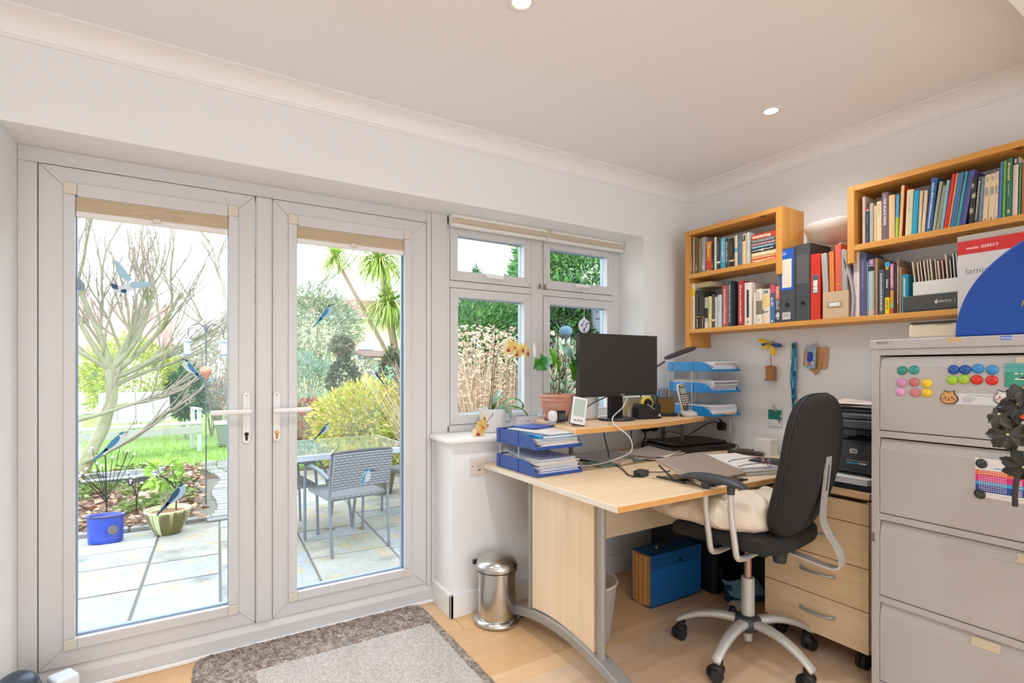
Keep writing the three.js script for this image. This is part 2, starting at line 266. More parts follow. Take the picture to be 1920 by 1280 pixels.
{ // window: outer frame, mullion, transoms, four sashes
  const w = struct('window_1');
  const Z0 = -2.59;
  part('window_frame', [bb(1.132, 1.148, 0.862, 2.0, Z0, ZF, 0.002), bb(2.285, 2.343, 0.862, 2.0, Z0, ZF, 0.003), bb(1.132, 2.343, 1.955, 2.0, Z0, ZF, 0.003), bb(1.132, 2.343, 0.862, 0.9, Z0, ZF, 0.003)], M.upvc, w);
  part('mullion', bb(1.660, 1.742, 0.9, 1.955, Z0, ZF + 0.002, 0.003), M.upvc, w);
  part('transom', bb(1.148, 1.660, 1.625, 1.662, Z0, ZF, 0.003), M.upvc, w);
  part('transom', bb(1.742, 2.285, 1.625, 1.662, Z0, ZF, 0.003), M.upvc, w);
  for (const [x0, x1] of [[1.149, 1.657], [1.745, 2.281]]) for (const [y0, y1] of [[1.664, 1.953], [0.902, 1.622]]) {
    const s = new THREE.Group(); s.name = 'sash'; w.add(s);
    putFrame(mitre(x0, x1, y0, y1, 0.046, 0.046, 0.046, 0.052, -2.565, -2.494, 0.003), s, M.upvc);
    const gx0 = x0 + 0.046, gx1 = x1 - 0.046, gy0 = y0 + 0.052, gy1 = y1 - 0.046;
    part('pane', new THREE.PlaneGeometry(gx1 - gx0 + 0.02, gy1 - gy0 + 0.02).translate((gx0 + gx1) / 2, (gy0 + gy1) / 2, -2.528), M.glass, s);
    part('spacer', [bb(gx1 - 0.002, gx1 + 0.01, gy0, gy1, -2.56, -2.534, 0), bb(gx0 - 0.01, gx0 + 0.002, gy0, gy1, -2.56, -2.534, 0), bb(gx0, gx1, gy1 - 0.003, gy1 + 0.01, -2.56, -2.534, 0), bb(gx0, gx1, gy0 - 0.01, gy0 + 0.003, -2.56, -2.534, 0)], M.spacer, s);
    if (y0 > 1.5) { const hx = (x0 + x1) / 2 + 0.01, hy = 1.697; part('window_handle', [bx(0.055, 0.02, 0.016, hx + 0.03, hy, -2.486, 0.006, 2), rod([hx + 0.025, hy, -2.48], [hx + 0.025, hy + 0.002, -2.458], 0.009, 0.009, 12), bx(0.10, 0.018, 0.014, hx - 0.022, hy - 0.004, -2.454, 0.006, 2)], M.whiteGloss, s); }
  }
}
// downlights: the two in the picture and the rest of their grid, each a fitting with a lamp
[[2.19, -1.37, 'lit recessed ceiling downlight above the desk chair, nearer the bookshelves'], [0.874, -1.37, 'lit recessed ceiling downlight at the top edge, over the rug'], [-0.44, -1.37], [2.19, 0.12], [0.874, 0.12], [-0.44, 0.12], [2.19, 1.5], [0.874, 1.5], [-0.44, 1.5]].forEach(([x, z, label], i) => {
  const t = thing('ceiling_downlight', label ?? 'lit recessed ceiling downlight in the part of the room behind the camera', 'light', [x, CEIL, z], 0, label ? undefined : 'downlights behind the camera');
  part('bezel', lathe([[0.027, 0.0], [0.03, -0.004], [0.042, -0.005], [0.044, -0.002], [0.044, 0.0]], 28), M.white, t);
  const disc = new THREE.CylinderGeometry(0.027, 0.027, 0.002, 24).translate(0, -0.003, 0);
  part('bulb', disc, new THREE.MeshStandardMaterial({ color: 0xffffff, emissive: new THREE.Color(1, 0.88, 0.72), emissiveIntensity: 9 }), t);
  const s = new THREE.SpotLight(LAMP.color, LAMP.intensity, 0, 1.32, 0.75, 2);
  s.position.set(x, CEIL - 0.012, z); s.target.position.set(x, 0, z); s.castShadow = true; s.shadow.radius = 1.6; s.shadow.mapSize.set(1024, 1024); s.shadow.camera.near = 0.02;
  s.name = 'downlight_lamp'; scene.add(s, s.target);
});
// ---- rows of books: label, z of both faces at the foot, height, lean, depth, spine colour, print
const BOOKS_UPPER_LEFT = [
  ['charcoal paperback with worn white foot before the pale cream one, upper shelf corner', -2.120, -2.108, 0.224, 0.000, 0.13, '#4c4f52', 'w'],
  ['thin pale cream paperback between charcoal book and brown one', -2.107, -2.097, 0.221, 0.000, 0.13, '#cfc3b2', ''],
  ['brown paperback with a red curve between pale cream one and olive one', -2.095, -2.069, 0.215, 0.000, 0.13, '#6f5534', 'r'],
  ['olive green paperback between brown one and lavender one', -2.067, -2.047, 0.204, 0.000, 0.13, '#7d8254', ''],
  ['lavender grey paperback between olive one and orange one', -2.045, -2.018, 0.209, 0.000, 0.13, '#a89aa6', 'w'],
  ['short bright orange paperback between lavender one and narrow black one', -2.012, -1.978, 0.175, 0.000, 0.13, '#e07a26', 'o'],
  ['narrow black paperback between orange one and pale green one', -1.975, -1.963, 0.162, -0.000, 0.13, '#25241f', 'w'],
  ['pale green white paperback between narrow black one and banded charcoal one', -1.958, -1.942, 0.191, 0.000, 0.13, '#d5d6c4', ''],
  ['charcoal paperback with white foot band between pale green one and light blue one', -1.940, -1.917, 0.187, 0.000, 0.13, '#3d3c46', 'band'],
  ['light blue paperback between banded charcoal one and green grey one', -1.915, -1.885, 0.178, 0.000, 0.13, '#6bb1cb', 'b'],
  ['dark green grey paperback between light blue one and black banded one', -1.883, -1.864, 0.167, 0.000, 0.13, '#39403a', 'c'],
  ['thick black paperback with cream bands between green grey one and cream one', -1.862, -1.827, 0.168, 0.000, 0.13, '#2b2825', 'bands'],
  ['cream paperback with a small blue panel between black banded one and slate blue one', -1.825, -1.807, 0.172, -0.000, 0.13, '#e2cdb0', 'bl'],
  ['slate blue paperback between cream one and tan one', -1.805, -1.780, 0.169, 0.000, 0.13, '#54728c', ''],
  ['tan paperback with black top between slate blue one and pale grey one', -1.778, -1.755, 0.170, 0.000, 0.13, '#e3c995', 'top'],
  ['tall pale grey green paperback after the tan one, beside the flat stack', -1.753, -1.735, 0.173, -0.000, 0.13, '#c9cfc3', ''],
];
const BOOKS_LOWER_LEFT = [
  ['thin white book with a yellow patch before the gold lettered one, long shelf end', -2.120, -2.095, 0.276, -0.000, 0.13, '#e4d9c4', 'y'],
  ['black paperback with gold lettering between yellow patched book and narrow dark grey one', -2.090, -2.060, 0.230, 0.000, 0.13, '#2b2926', 'gold'],
  ['narrow dark grey paperback between gold lettered one and gilt flecked one', -2.058, -2.047, 0.226, 0.000, 0.13, '#4a4846', ''],
  ['short black paperback with gilt flecks between narrow dark grey one and short grey black one', -2.045, -2.026, 0.204, -0.000, 0.13, '#29261f', 'gold'],
  ['short grey and black paperback between gilt flecked one and pale yellow one', -2.024, -2.001, 0.182, 0.000, 0.13, '#b9b6ac', 'half'],
  ['short pale yellow paperback between short grey black one and labelled grey one', -1.998, -1.975, 0.185, 0.000, 0.13, '#dcd39a', ''],
  ['dark grey paperback with a cream label between pale yellow one and narrow cream one', -1.972, -1.955, 0.195, -0.000, 0.13, '#4c4a4c', 'band'],
  ['narrow cream paperback between labelled grey one and ice blue one', -1.953, -1.940, 0.177, -0.000, 0.13, '#e0cdb4', ''],
  ['pale ice blue paperback between narrow cream one and dusty red one', -1.937, -1.908, 0.186, -0.000, 0.13, '#c3d3dc', ''],
  ['dusty red paperback with cream lettering between ice blue one and tall charcoal one', -1.904, -1.867, 0.234, 0.000, 0.13, '#b2565a', 't'],
  ['tall charcoal hardback with white lettering between dusty red one and crimson one', -1.866, -1.843, 0.256, 0.000, 0.16, '#3b474d', 't'],
  ['tall crimson hardback with an orange ribbon edge between tall charcoal one and thick white one', -1.803, -1.767, 0.246, 0.000, 0.15, '#b13239', 't'],
  ['thick white hardback with a black title block between crimson one and thin cream one', -1.763, -1.721, 0.231, 0.000, 0.15, '#ece2d6', 'bt'],
  ['thin short cream paperback between thick white one and olive block one', -1.711, -1.696, 0.172, 0.000, 0.13, '#e6d6c0', ''],
  ['white paperback with an olive block between thin cream one and yellow block one', -1.694, -1.660, 0.188, 0.000, 0.13, '#e9dfd0', 'olive'],
  ['white paperback with a yellow block between olive block one and pink topped one', -1.657, -1.616, 0.182, -0.000, 0.13, '#eadcc4', 'yel'],
  ['blue paperback with a pink top between yellow block one and spade one', -1.614, -1.590, 0.199, -0.000, 0.13, '#3f74a6', 'pink'],
  ['orange topped paperback with white spade after the pink topped one, beside the binder', -1.587, -1.554, 0.192, 0.000, 0.13, '#4b4654', 'orange'],
];
const BOOKS_LOWER_RIGHT = [
  ['curved white binder of loose sheets before the navy folder, long shelf', -1.212, -1.187, 0.294, 0.000, 0.165, '#e4d5cc', ''],
  ['navy violet ring folder between white binder and pale blue booklet', -1.185, -1.159, 0.283, 0.000, 0.165, '#54597f', ''],
  ['thin pale blue booklet between navy folder and spiral bound book', -1.157, -1.152, 0.242, -0.000, 0.13, '#7d9fae', ''],
  ['spiral bound pale green book with purple top between pale blue booklet and tan folder', -1.150, -1.127, 0.250, 0.000, 0.13, '#b3c4c3', 'spiral'],
  ['bowed tan card folder between spiral bound book and slate textbook', -1.124, -1.113, 0.251, 0.000, 0.165, '#a6805a', ''],
  ['slate blue textbook with white lettering between tan folder and cyan topped book', -1.109, -1.087, 0.199, -0.000, 0.13, '#4a5a68', 't'],
  ['black book with cyan top and yellow foot between slate textbook and pink book', -1.085, -1.067, 0.227, 0.000, 0.13, '#3a3a36', 'idea'],
  ['pink book with orange and green foot between cyan topped book and thin black magazine', -1.065, -1.052, 0.217, 0.000, 0.13, '#cc7f9f', 'multi'],
  ['thin black magazine between pink book and mottled magazine', -1.049, -1.042, 0.213, 0.000, 0.13, '#2c2c26', ''],
  ['mottled brown magazine between thin black magazine and salmon booklet', -1.040, -1.032, 0.230, -0.000, 0.13, '#8a7560', 'c'],
  ['narrow salmon booklet between mottled magazine and turquoise guide', -1.030, -1.024, 0.196, 0.000, 0.13, '#c98d6a', ''],
  ['turquoise guide book with white lettering after the salmon booklet, beside the boxes', -1.022, -0.999, 0.163, 0.000, 0.13, '#2596b5', 't'],
];
const BOOKS_UPPER_RIGHT = [
  ['thin pale pink card folder before the navy one, upper shelf', -1.175, -1.163, 0.213, 0.000, 0.13, '#cbb5a8', ''],
  ['short navy paperback with a red top between pale pink folder and pale grey one', -1.161, -1.147, 0.159, 0.000, 0.13, '#2f4258', 'nv'],
  ['pale grey paperback between navy one and short cream one', -1.145, -1.131, 0.176, 0.000, 0.13, '#b3b2a5', ''],
  ['short cream paperback between pale grey one and broad cream one', -1.128, -1.118, 0.160, -0.000, 0.13, '#e0c79c', ''],
  ['broad cream paperback between short cream one and purple grey one', -1.117, -1.098, 0.176, 0.000, 0.13, '#e5cda2', 't2'],
  ['purple grey paperback with white capitals between broad cream one and buff one', -1.097, -1.072, 0.209, -0.000, 0.13, '#75616a', 'black'],
  ['plain buff paperback between purple grey one and blue lime one', -1.070, -1.048, 0.190, 0.000, 0.13, '#e4c08c', ''],
  ['sky blue and lime green paperback between buff one and scarlet covered one', -1.046, -1.035, 0.187, 0.021, 0.13, '#4f9fc6', 'lime'],
  ['tall cream hardback with a scarlet cover between blue lime one and sage one', -1.033, -1.022, 0.220, 0.045, 0.15, '#e9bf80', ''],
  ['pale sage paperback between scarlet covered one and cyan one', -1.010, -0.987, 0.194, 0.039, 0.13, '#d7cfa8', ''],
  ['leaning cyan paperback between sage one and thin cream one', -0.986, -0.968, 0.183, 0.052, 0.13, '#1f9fc4', 't2'],
  ['leaning thin cream paperback between cyan one and buff booklet', -0.964, -0.954, 0.178, 0.042, 0.13, '#dcc2a0', ''],
  ['leaning buff booklet between thin cream one and royal blue one', -0.952, -0.941, 0.175, 0.063, 0.13, '#e0c9a8', ''],
  ['tall leaning royal blue paperback between buff booklet and grey green one', -0.938, -0.918, 0.219, 0.096, 0.15, '#2a5f9f', 't'],
  ['leaning grey green paperback between royal blue one and dull grey one', -0.915, -0.905, 0.198, 0.124, 0.13, '#a9a787', ''],
  ['leaning dull grey paperback between grey green one and pale blue one', -0.903, -0.891, 0.179, 0.135, 0.13, '#8f9488', ''],
  ['leaning pale blue paperback between dull grey one and bright red one', -0.889, -0.879, 0.195, 0.118, 0.13, '#83b3bd', ''],
  ['leaning bright red paperback between pale blue one and thin orange one', -0.877, -0.866, 0.215, 0.131, 0.13, '#d32626', ''],
  ['leaning thin orange paperback between bright red one and mid blue one', -0.864, -0.858, 0.215, 0.133, 0.13, '#e8935a', ''],
  ['leaning mid blue paperback between thin orange one and mauve one', -0.856, -0.846, 0.214, 0.131, 0.13, '#1f7fb4', ''],
  ['leaning mauve booklet between mid blue one and teal one', -0.845, -0.839, 0.215, 0.128, 0.13, '#6d6a96', ''],
  ['leaning teal paperback between mauve one and indigo one', -0.838, -0.829, 0.213, 0.141, 0.13, '#2b9c9c', ''],
  ['leaning thin indigo booklet between teal one and violet one', -0.828, -0.821, 0.211, 0.152, 0.13, '#4a4c9a', ''],
  ['tall leaning violet paperback between indigo one and daisy one', -0.820, -0.810, 0.213, 0.146, 0.15, '#5a5496', ''],
  ['black paperback with pale daisies between violet one and dark grey one', -0.799, -0.784, 0.180, 0.067, 0.13, '#29251f', 'daisy'],
  ['dark grey paperback with white lettering between daisy one and blue grey one', -0.782, -0.771, 0.177, 0.077, 0.13, '#4a4f4c', 't'],
  ['blue grey paperback between dark grey one and first cream journal', -0.769, -0.759, 0.174, 0.063, 0.13, '#6d8297', ''],
  ['cream journal with a grey label between blue grey one and second cream journal', -0.757, -0.742, 0.177, 0.051, 0.13, '#dfc6a4', 'lab'],
  ['cream journal with a wider grey label between first cream journal and third journal', -0.740, -0.724, 0.177, 0.037, 0.13, '#e2c8a3', 'lab'],
  ['pale journal with a faint blue label between second cream journal and cobalt one', -0.723, -0.713, 0.180, 0.025, 0.13, '#dcc7b0', 'lab'],
  ['tall cobalt blue book between third journal and lime one', -0.711, -0.703, 0.213, 0.031, 0.15, '#4a78b6', ''],
  ['tall thin lime green book between cobalt one and bottle green one', -0.700, -0.692, 0.213, 0.023, 0.15, '#6cab44', ''],
  ['tall bottle green book with gold capitals between lime one and black topped one', -0.690, -0.674, 0.218, 0.018, 0.15, '#2f6b52', 'gt'],
  ['tall white book with a black top between bottle green one and leaf green one', -0.672, -0.658, 0.217, 0.018, 0.15, '#d8c5b4', 'btop'],
  ['slim leaf green book between black topped one and rust one', -0.655, -0.650, 0.193, 0.021, 0.15, '#4f8f5e', ''],
  ['rust brown book at the picture edge after the leaf green one, upper shelf', -0.647, -0.641, 0.186, 0.016, 0.15, '#a4643c', ''],
];
// ================================================================ BOOKSHELF ON THE RIGHT WALL
const XS = 2.546, XB = XR - 0.001, FOOT_LOW = 1.434, FOOT_UPL = 1.765, FOOT_UPR = 1.757;
{
  const t = thing('wall_bookshelf', 'long pine bookshelf with two raised boxes on the right wall', 'bookshelf', [0, 0, 0]);
  const side = (z0, z1, y0, y1) => part('side_panel', boxUV(bb(XS, XB, y0, y1, z0, z1, 0.002), 'y'), M.pine, t);
  const sh = (z0, z1, y0, y1) => { const g = bb(XS, XB, y0, y1, z0, z1, 0.002); boxUV(g, 'z'); const u = g.attributes.uv; for (let i = 0; i < u.count; i++) u.setY(i, u.getY(i) + y0 * 3.3); part('shelf', g, M.pine, t); };
  side(-2.145, -2.117, 1.325, 2.0245); side(-1.568, -1.536, 1.679, 2.0245); side(-1.226, -1.197, 1.676, 2.0245); side(-0.352, -0.325, 1.409, 2.0245);
  sh(-2.117, -0.352, 1.409, 1.433);
  sh(-2.117, -1.568, 2.0, 2.0245); sh(-2.117, -1.568, 1.738, 1.764);
  sh(-1.197, -0.352, 2.0, 2.0245); sh(-1.197, -0.352, 1.730, 1.756);
}
// printed spines: one sheet, a cell for each book
const ATLAS = document.createElement('canvas'); ATLAS.width = ATLAS.height = 2048;
const actx = ATLAS.getContext('2d'); let cell = 0;
const atlasTex = new THREE.CanvasTexture(ATLAS); atlasTex.colorSpace = THREE.SRGBColorSpace; atlasTex.magFilter = THREE.LinearFilter;
const spineMat = mat(0xffffff, 0.5, { map: atlasTex }), pageMat = mat(0xe2d6c0, 0.9);
const coverMats = new Map(); const coverMat = (c) => { if (!coverMats.has(c)) coverMats.set(c, mat(c, 0.45)); return coverMats.get(c); };
const RB = rng(77);
function spineCell(color, style) {
  const W = 64, H = 512, cx = (cell % 32) * W, cy = Math.floor(cell / 32) * H; cell++;
  const c = actx; c.save(); c.translate(cx, cy); c.beginPath(); c.rect(0, 0, W, H); c.clip();
  c.fillStyle = color; c.fillRect(0, 0, W, H);
  const rect = (col, y, h, x = 0, w = W) => { c.fillStyle = col; c.fillRect(x, y, w, h); };
  const k = hexOf(color), lum = 0.3 * k[0] + 0.6 * k[1] + 0.1 * k[2], ink = lum > 0.55 ? 'rgba(70,62,55,0.75)' : 'rgba(238,232,220,0.85)';
  const scrawl = (y0, y1, col, size = 22) => { let y = y0; while (y < y1) { const l = 8 + RB() * 16; rect(col, y, Math.min(l, y1 - y), 32 - size / 2, size * (0.55 + 0.45 * RB())); y += l + 5; } };
  const word = (s, y, size, col, font = 'bold', fam = 'sans-serif') => { c.save(); c.translate(32, y); c.rotate(Math.PI / 2); c.fillStyle = col; c.font = font + ' ' + size + 'px ' + fam; c.textBaseline = 'middle'; c.fillText(s, 0, 0); c.restore(); };
  switch (style) {
    case 'w': rect('rgba(235,230,220,0.7)', 400, 60, 6, 40); rect('rgba(225,220,210,0.5)', 300, 90, 20, 20); break;
    case 'r': c.strokeStyle = '#a8321f'; c.lineWidth = 16; c.beginPath(); c.ellipse(0, 160, 40, 120, 0, -1.3, 1.4); c.stroke(); scrawl(380, 470, '#d3b490'); break;
    case 'o': rect('#e59a3b', 0, 120); rect('#d9481f', 330, 150); scrawl(60, 260, '#f4c37b', 24); rect('#f0dcc0', 480, 32, 0, 30); break;
    case 'band': rect('#efe6da', 380, 30); scrawl(90, 300, '#8f7f86', 14); break;
    case 'b': rect('#8cc9dc', 60, 50, 10, 44); rect('#8cc9dc', 240, 40, 10, 44); scrawl(120, 330, '#e2f1f4', 12); rect('#3ba3c6', 400, 112); break;
    case 'c': scrawl(60, 420, ink, 26); break;
    case 'bands': rect('#dcc6a0', 0, 14); rect('#dcc6a0', 385, 26); rect('#dcc6a0', 0, 512, 0, 5); scrawl(80, 330, '#6c6258', 16); break;
    case 'bl': rect('#5fa4bf', 215, 60); break;
    case 'top': rect('#d9cbaa', 0, 30); rect('#1d1b18', 30, 90, 10, 44); rect('#e8c987', 40, 60, 24, 12); break;
    case 'y': rect('#e7c400', 60, 80); scrawl(180, 420, '#3b372f', 8); break;
    case 'gold': scrawl(40, 320, '#6f6450', 20); rect('#c9a13a', 340, 14); scrawl(370, 500, '#b7aa8c', 26); break;
    case 'half': rect('#23262b', 180, 160); rect('#e5ddd0', 400, 112); break;
    case 't': scrawl(50, 470, ink, 20); break;
    case 't2': scrawl(40, 200, 'rgba(60,55,45,0.6)', 10); break;
    case 'bt': rect('#35312d', 90, 330, 22, 20); rect('#8f877c', 460, 26, 24, 16); break;
    case 'olive': scrawl(60, 150, '#b6ad9c', 26); rect('#7f7d66', 170, 200); rect('#8f877c', 440, 20, 26, 12); break;
    case 'yel': rect('#7d8a90', 20, 50, 14, 36); rect('#ecd08a', 90, 180); rect('#3b3a38', 330, 14, 0, 50); rect('#3b3a38', 300, 60, 0, 12); break;
    case 'pink': rect('#d6566e', 0, 110); rect('#5b5a86', 110, 60); scrawl(170, 280, '#cfc6d4', 34); rect('#eef0f2', 470, 24, 18, 22); break;
    case 'orange': rect('#e0603f', 0, 190); scrawl(20, 170, '#efb79c', 40); scrawl(200, 330, '#a9a2ab', 44); c.fillStyle = '#dcd6d8'; c.beginPath(); c.moveTo(32, 360); c.bezierCurveTo(70, 410, 60, 450, 34, 430); c.lineTo(44, 465); c.lineTo(20, 465); c.lineTo(30, 430); c.bezierCurveTo(4, 450, -6, 410, 32, 360); c.fill(); break;
    case 'spiral': rect('#7f5f86', 0, 60); rect('#c59ac6', 10, 40, 20, 30); rect('#2b2b2e', 66, 44); for (let y = 120; y < 500; y += 12) rect('#7c8b8a', y, 5, 48, 14); rect('#e0b6b6', 460, 30); break;
    case 'idea': rect('#27a8dd', 0, 52); rect('#e9b530', 52, 26, 16, 32); word('Idea', 170, 40, '#efece6'); rect('#f2d400', 345, 167); scrawl(370, 460, '#5f5610', 16); break;
    case 'multi': rect('#c77aa0', 0, 250); scrawl(30, 240, '#f0d9e4', 22); rect('#7d3b86', 250, 20); rect('#e2a23c', 270, 130); rect('#8fbf8a', 400, 50); rect('#d2563c', 450, 62); break;
    case 'nv': rect('#b2333f', 0, 36); rect('#e5ddd6', 36, 10); scrawl(100, 250, '#7f94a8', 12); scrawl(360, 470, '#6d8299', 14); break;
    case 'black': scrawl(30, 90, '#9f8e96', 26); word('THE BLACK SWAN', 70, 34, '#e7dcd6'); break;
    case 'lime': rect('#a9c93a', 270, 242); rect('#2f7fb2', 0, 30); break;
    case 'daisy': for (const [x, y, r] of [[20, 360, 30], [44, 200, 26], [12, 90, 22]]) for (let a = 0; a < 9; a++) { c.save(); c.translate(x, y); c.rotate(a * 0.698); c.fillStyle = '#cfc4a4'; c.fillRect(6, -4, r, 8); c.restore(); } break;
    case 'lab': rect('rgba(120,128,128,0.7)', 140, 90, 16, 34); rect('rgba(120,128,128,0.5)', 30, 50, 22, 24); rect('#4c463f', 470, 42, 34, 10); break;
    case 'gt': scrawl(40, 190, '#cdbf7a', 34); scrawl(220, 330, '#a8c4a4', 12); rect('#cdbf7a', 440, 30, 20, 24); break;
    case 'btop': rect('#33282c', 0, 70); rect('#c9c3cc', 20, 34, 18, 26); rect('#c8b7cc', 120, 260, 26, 10); break;
    default: if (RB() > 0.35) scrawl(60 + RB() * 60, 200 + RB() * 160, ink.replace(/0\.\d+\)/, '0.4)'), 10);
  }
  c.restore();
  return [cx / 2048, 1 - (cy + H) / 2048, W / 2048, H / 2048];
}
// a book: cover (two boards and a spine with its print) and a block of pages
function book(name, label, group, z0, z1, h, lean, dep, color, style, footY, x = 2.572) {
  const th = z1 - z0, t = thing(name, label, 'book', [x, footY + 0.0006, z0], 0, group);
  t.rotation.x = lean; t.position.y += Math.max(0, -Math.sin(lean) * th);
  const [u, v, du, dv] = spineCell(color, style);
  const sp = new THREE.BoxGeometry(0.0035, h, th); sp.translate(0.00175, h / 2, th / 2);
  const b = Math.min(0.0018, th * 0.2);
  // slightly rounded spine
  const seg = 5, pos = [], uv = [], idx = [];
  for (let i = 0; i <= seg; i++) { const k = i / seg, x0 = -0.0035 * Math.sin(k * Math.PI) * Math.min(1, th / 0.015); for (const j of [0, 1]) { pos.push(x0 + 0.0005, j * h, k * th); uv.push(u + du * (0.04 + 0.92 * k), v + dv * (0.006 + 0.988 * j)); } }
  for (let i = 0; i < seg; i++) { const a = i * 2; idx.push(a, a + 2, a + 1, a + 1, a + 2, a + 3); }
  const g = new THREE.BufferGeometry(); g.setAttribute('position', new THREE.Float32BufferAttribute(pos, 3)); g.setAttribute('uv', new THREE.Float32BufferAttribute(uv, 2)); g.setIndex(idx.map((_, i) => idx[i - (i % 3) + [0, 2, 1][i % 3]])); g.computeVertexNormals();
  const nn = g.attributes.normal; if (nn.getX(4) > 0) { g.setIndex(idx); g.computeVertexNormals(); }
  part('spine', g, spineMat, t);
  const cm = coverMat(color === '#e9bf80' && /scarlet/.test(label) ? '#c8431f' : color);
  part('cover', [bb(0.0006, dep, 0, h, 0, b, 0), bb(0.0006, dep, 0, h, th - b, th, 0), bb(0.0006, 0.003, 0, h, b, th - b, 0)], cm, t);
  if (th > 0.005) part('pages', bb(0.003, dep - 0.003, 0.002, h - 0.003, b, th - b, 0), pageMat, t);
  return t;
}
const shelfRow = (rows, y, group) => rows.forEach((r) => book(/binder|folder|magazine|booklet|journal/.test(r[0].split(' between ')[0].split(' after ')[0]) ? r[0].match(/binder|folder|magazine|booklet|journal/)[0] : 'book', r[0], group, r[1], r[2], r[3], r[4], r[5], r[6], r[7], y));
shelfRow(BOOKS_UPPER_LEFT, FOOT_UPL - 0.0005, 'books on the upper shelf nearest the window');
shelfRow(BOOKS_LOWER_LEFT, FOOT_LOW - 0.0005, 'books on the long shelf nearest the window');
shelfRow(BOOKS_LOWER_RIGHT, FOOT_LOW - 0.0005, 'books and folders in the middle of the long shelf');
shelfRow(BOOKS_UPPER_RIGHT, FOOT_UPR - 0.0005, 'books on the upper shelf above the filing cabinet');
// the flat stack in the first raised box, from the top down
{
  const stack = [['#cf4327', 0.026, 'top'], ['#b7c6c9', 0.008], ['#2f3f59', 0.013], ['#9a5b63', 0.014], ['#2f7f9c', 0.016], ['#2a2c33', 0.020], ['#e2cf9c', 0.021], ['#e28a3b', 0.012], ['#d8532c', 0.022]];
  const names = ['red book with cream title on top of the flat stack', 'thin pale blue book second from top of the flat stack', 'navy book third from top of the flat stack', 'dusty maroon book between navy and teal in the flat stack', 'teal book above the black one in the flat stack', 'black book with a white emblem in the flat stack', 'cream book under the black one in the flat stack', 'thin orange book near the foot of the flat stack', 'red orange book at the foot of the flat stack'];
  let y = FOOT_UPL; const R = rng(8);
  for (let i = stack.length - 1; i >= 0; i--) {
    const [c, th] = stack[i], len = 0.145 - R() * 0.006, t = thing('book', names[i], 'book', [2.576 + R() * 0.006, y, -1.731 + 0.148], 0, 'books lying flat in the upper shelf');
    y += th;
    const cm = coverMat(c); part('cover', [bb(0, 0.11, 0, 0.0015, -len, 0, 0), bb(0, 0.11, th - 0.002, th - 0.0005, -len, 0, 0), bb(0, 0.003, 0.0015, th - 0.002, -len, 0, 0)], cm, t);
    part('pages', bb(0.003, 0.108, 0.0015, th - 0.002, -len + 0.002, -0.002, 0), pageMat, t);
    const tx = canvasTex(256, 48, (g, w, h) => { g.fillStyle = c; g.fillRect(0, 0, w, h); const rr = rng(i + 3); g.fillStyle = i === 7 || i === 6 ? '#fff1d8' : '#f1e2c8'; let x = 10; while (x < (i === 0 ? 190 : 225)) { const l = 8 + rr() * 20; g.fillRect(x, 12 + rr() * 6, l, i === 0 ? 26 : 14); x += l + 5; } if (i === 5) { g.fillStyle = '#dfe6ee'; g.beginPath(); g.arc(110, 24, 15, 0, 7); g.fill(); } if (i === 8) { g.fillStyle = '#f6e3c4'; g.fillRect(40, 30, 80, 12); } });
    const pg = new THREE.PlaneGeometry(len, th - 0.001); pg.rotateY(-Math.PI / 2); pg.translate(-0.0004, th / 2, -len / 2); part('spine', pg, mat(0xffffff, 0.5, { map: tx }), t);
  }
  // one book lying on top of the row below
  const t = thing('book', 'worn cream book lying flat on top of the short row', 'book', [2.580, 1.681, -1.985], 0, 'books on the long shelf nearest the window');
  part('cover', [bb(0, 0.12, 0, 0.002, -0.128, 0, 0), bb(0, 0.12, 0.026, 0.028, -0.128, 0, 0), bb(0, 0.004, 0.002, 0.026, -0.128, 0, 0.001)], mat(0xc4b48f, 0.7), t);
  part('pages', bb(0.004, 0.118, 0.002, 0.026, -0.126, -0.002, 0), pageMat, t);
}
// lever arch files
function leverArch(label, z0, z1, h, col, print, xf = 2.553) {
  const t = thing('lever_arch_file', label, 'file', [xf, FOOT_LOW, z0], 0, 'files on the long shelf'), th = z1 - z0, dep = XB - xf - 0.004;
  part('cover', [bb(0, 0.003, 0, h, 0, th, 0.001), bb(0.003, dep, 0, h, 0, 0.0025, 0), bb(0.003, dep, 0, h, th - 0.0025, th, 0)], col, t);
  part('paper_block', bb(0.02, dep - 0.02, 0.01, h - 0.03, 0.006, th - 0.008, 0.001), M.offPaper, t);
  const ring = new THREE.TorusGeometry(0.0105, 0.0025, 8, 24); ring.rotateY(Math.PI / 2); ring.translate(-0.0004, 0.085, th * 0.52);
  part('finger_ring', ring, mat(0x2a2b2d, 0.35), t);
  part('finger_hole', rod([0.001, 0.085, th * 0.52], [-0.0006, 0.085, th * 0.52], 0.0095, 0.0095, 20), M.blackMatte, t);
  if (print) print(t, th, h);
  return t;
}
const sticker = (w, h, draw, px = 256) => mat(0xffffff, 0.55, { map: canvasTex(px, Math.max(16, Math.round(px * h / w)), draw) });
function faceMinusX(w, h, x, y, z) { const g = new THREE.PlaneGeometry(w, h); g.rotateY(-Math.PI / 2); g.translate(x, y, z); return g; }      // faces -x, reads along +z
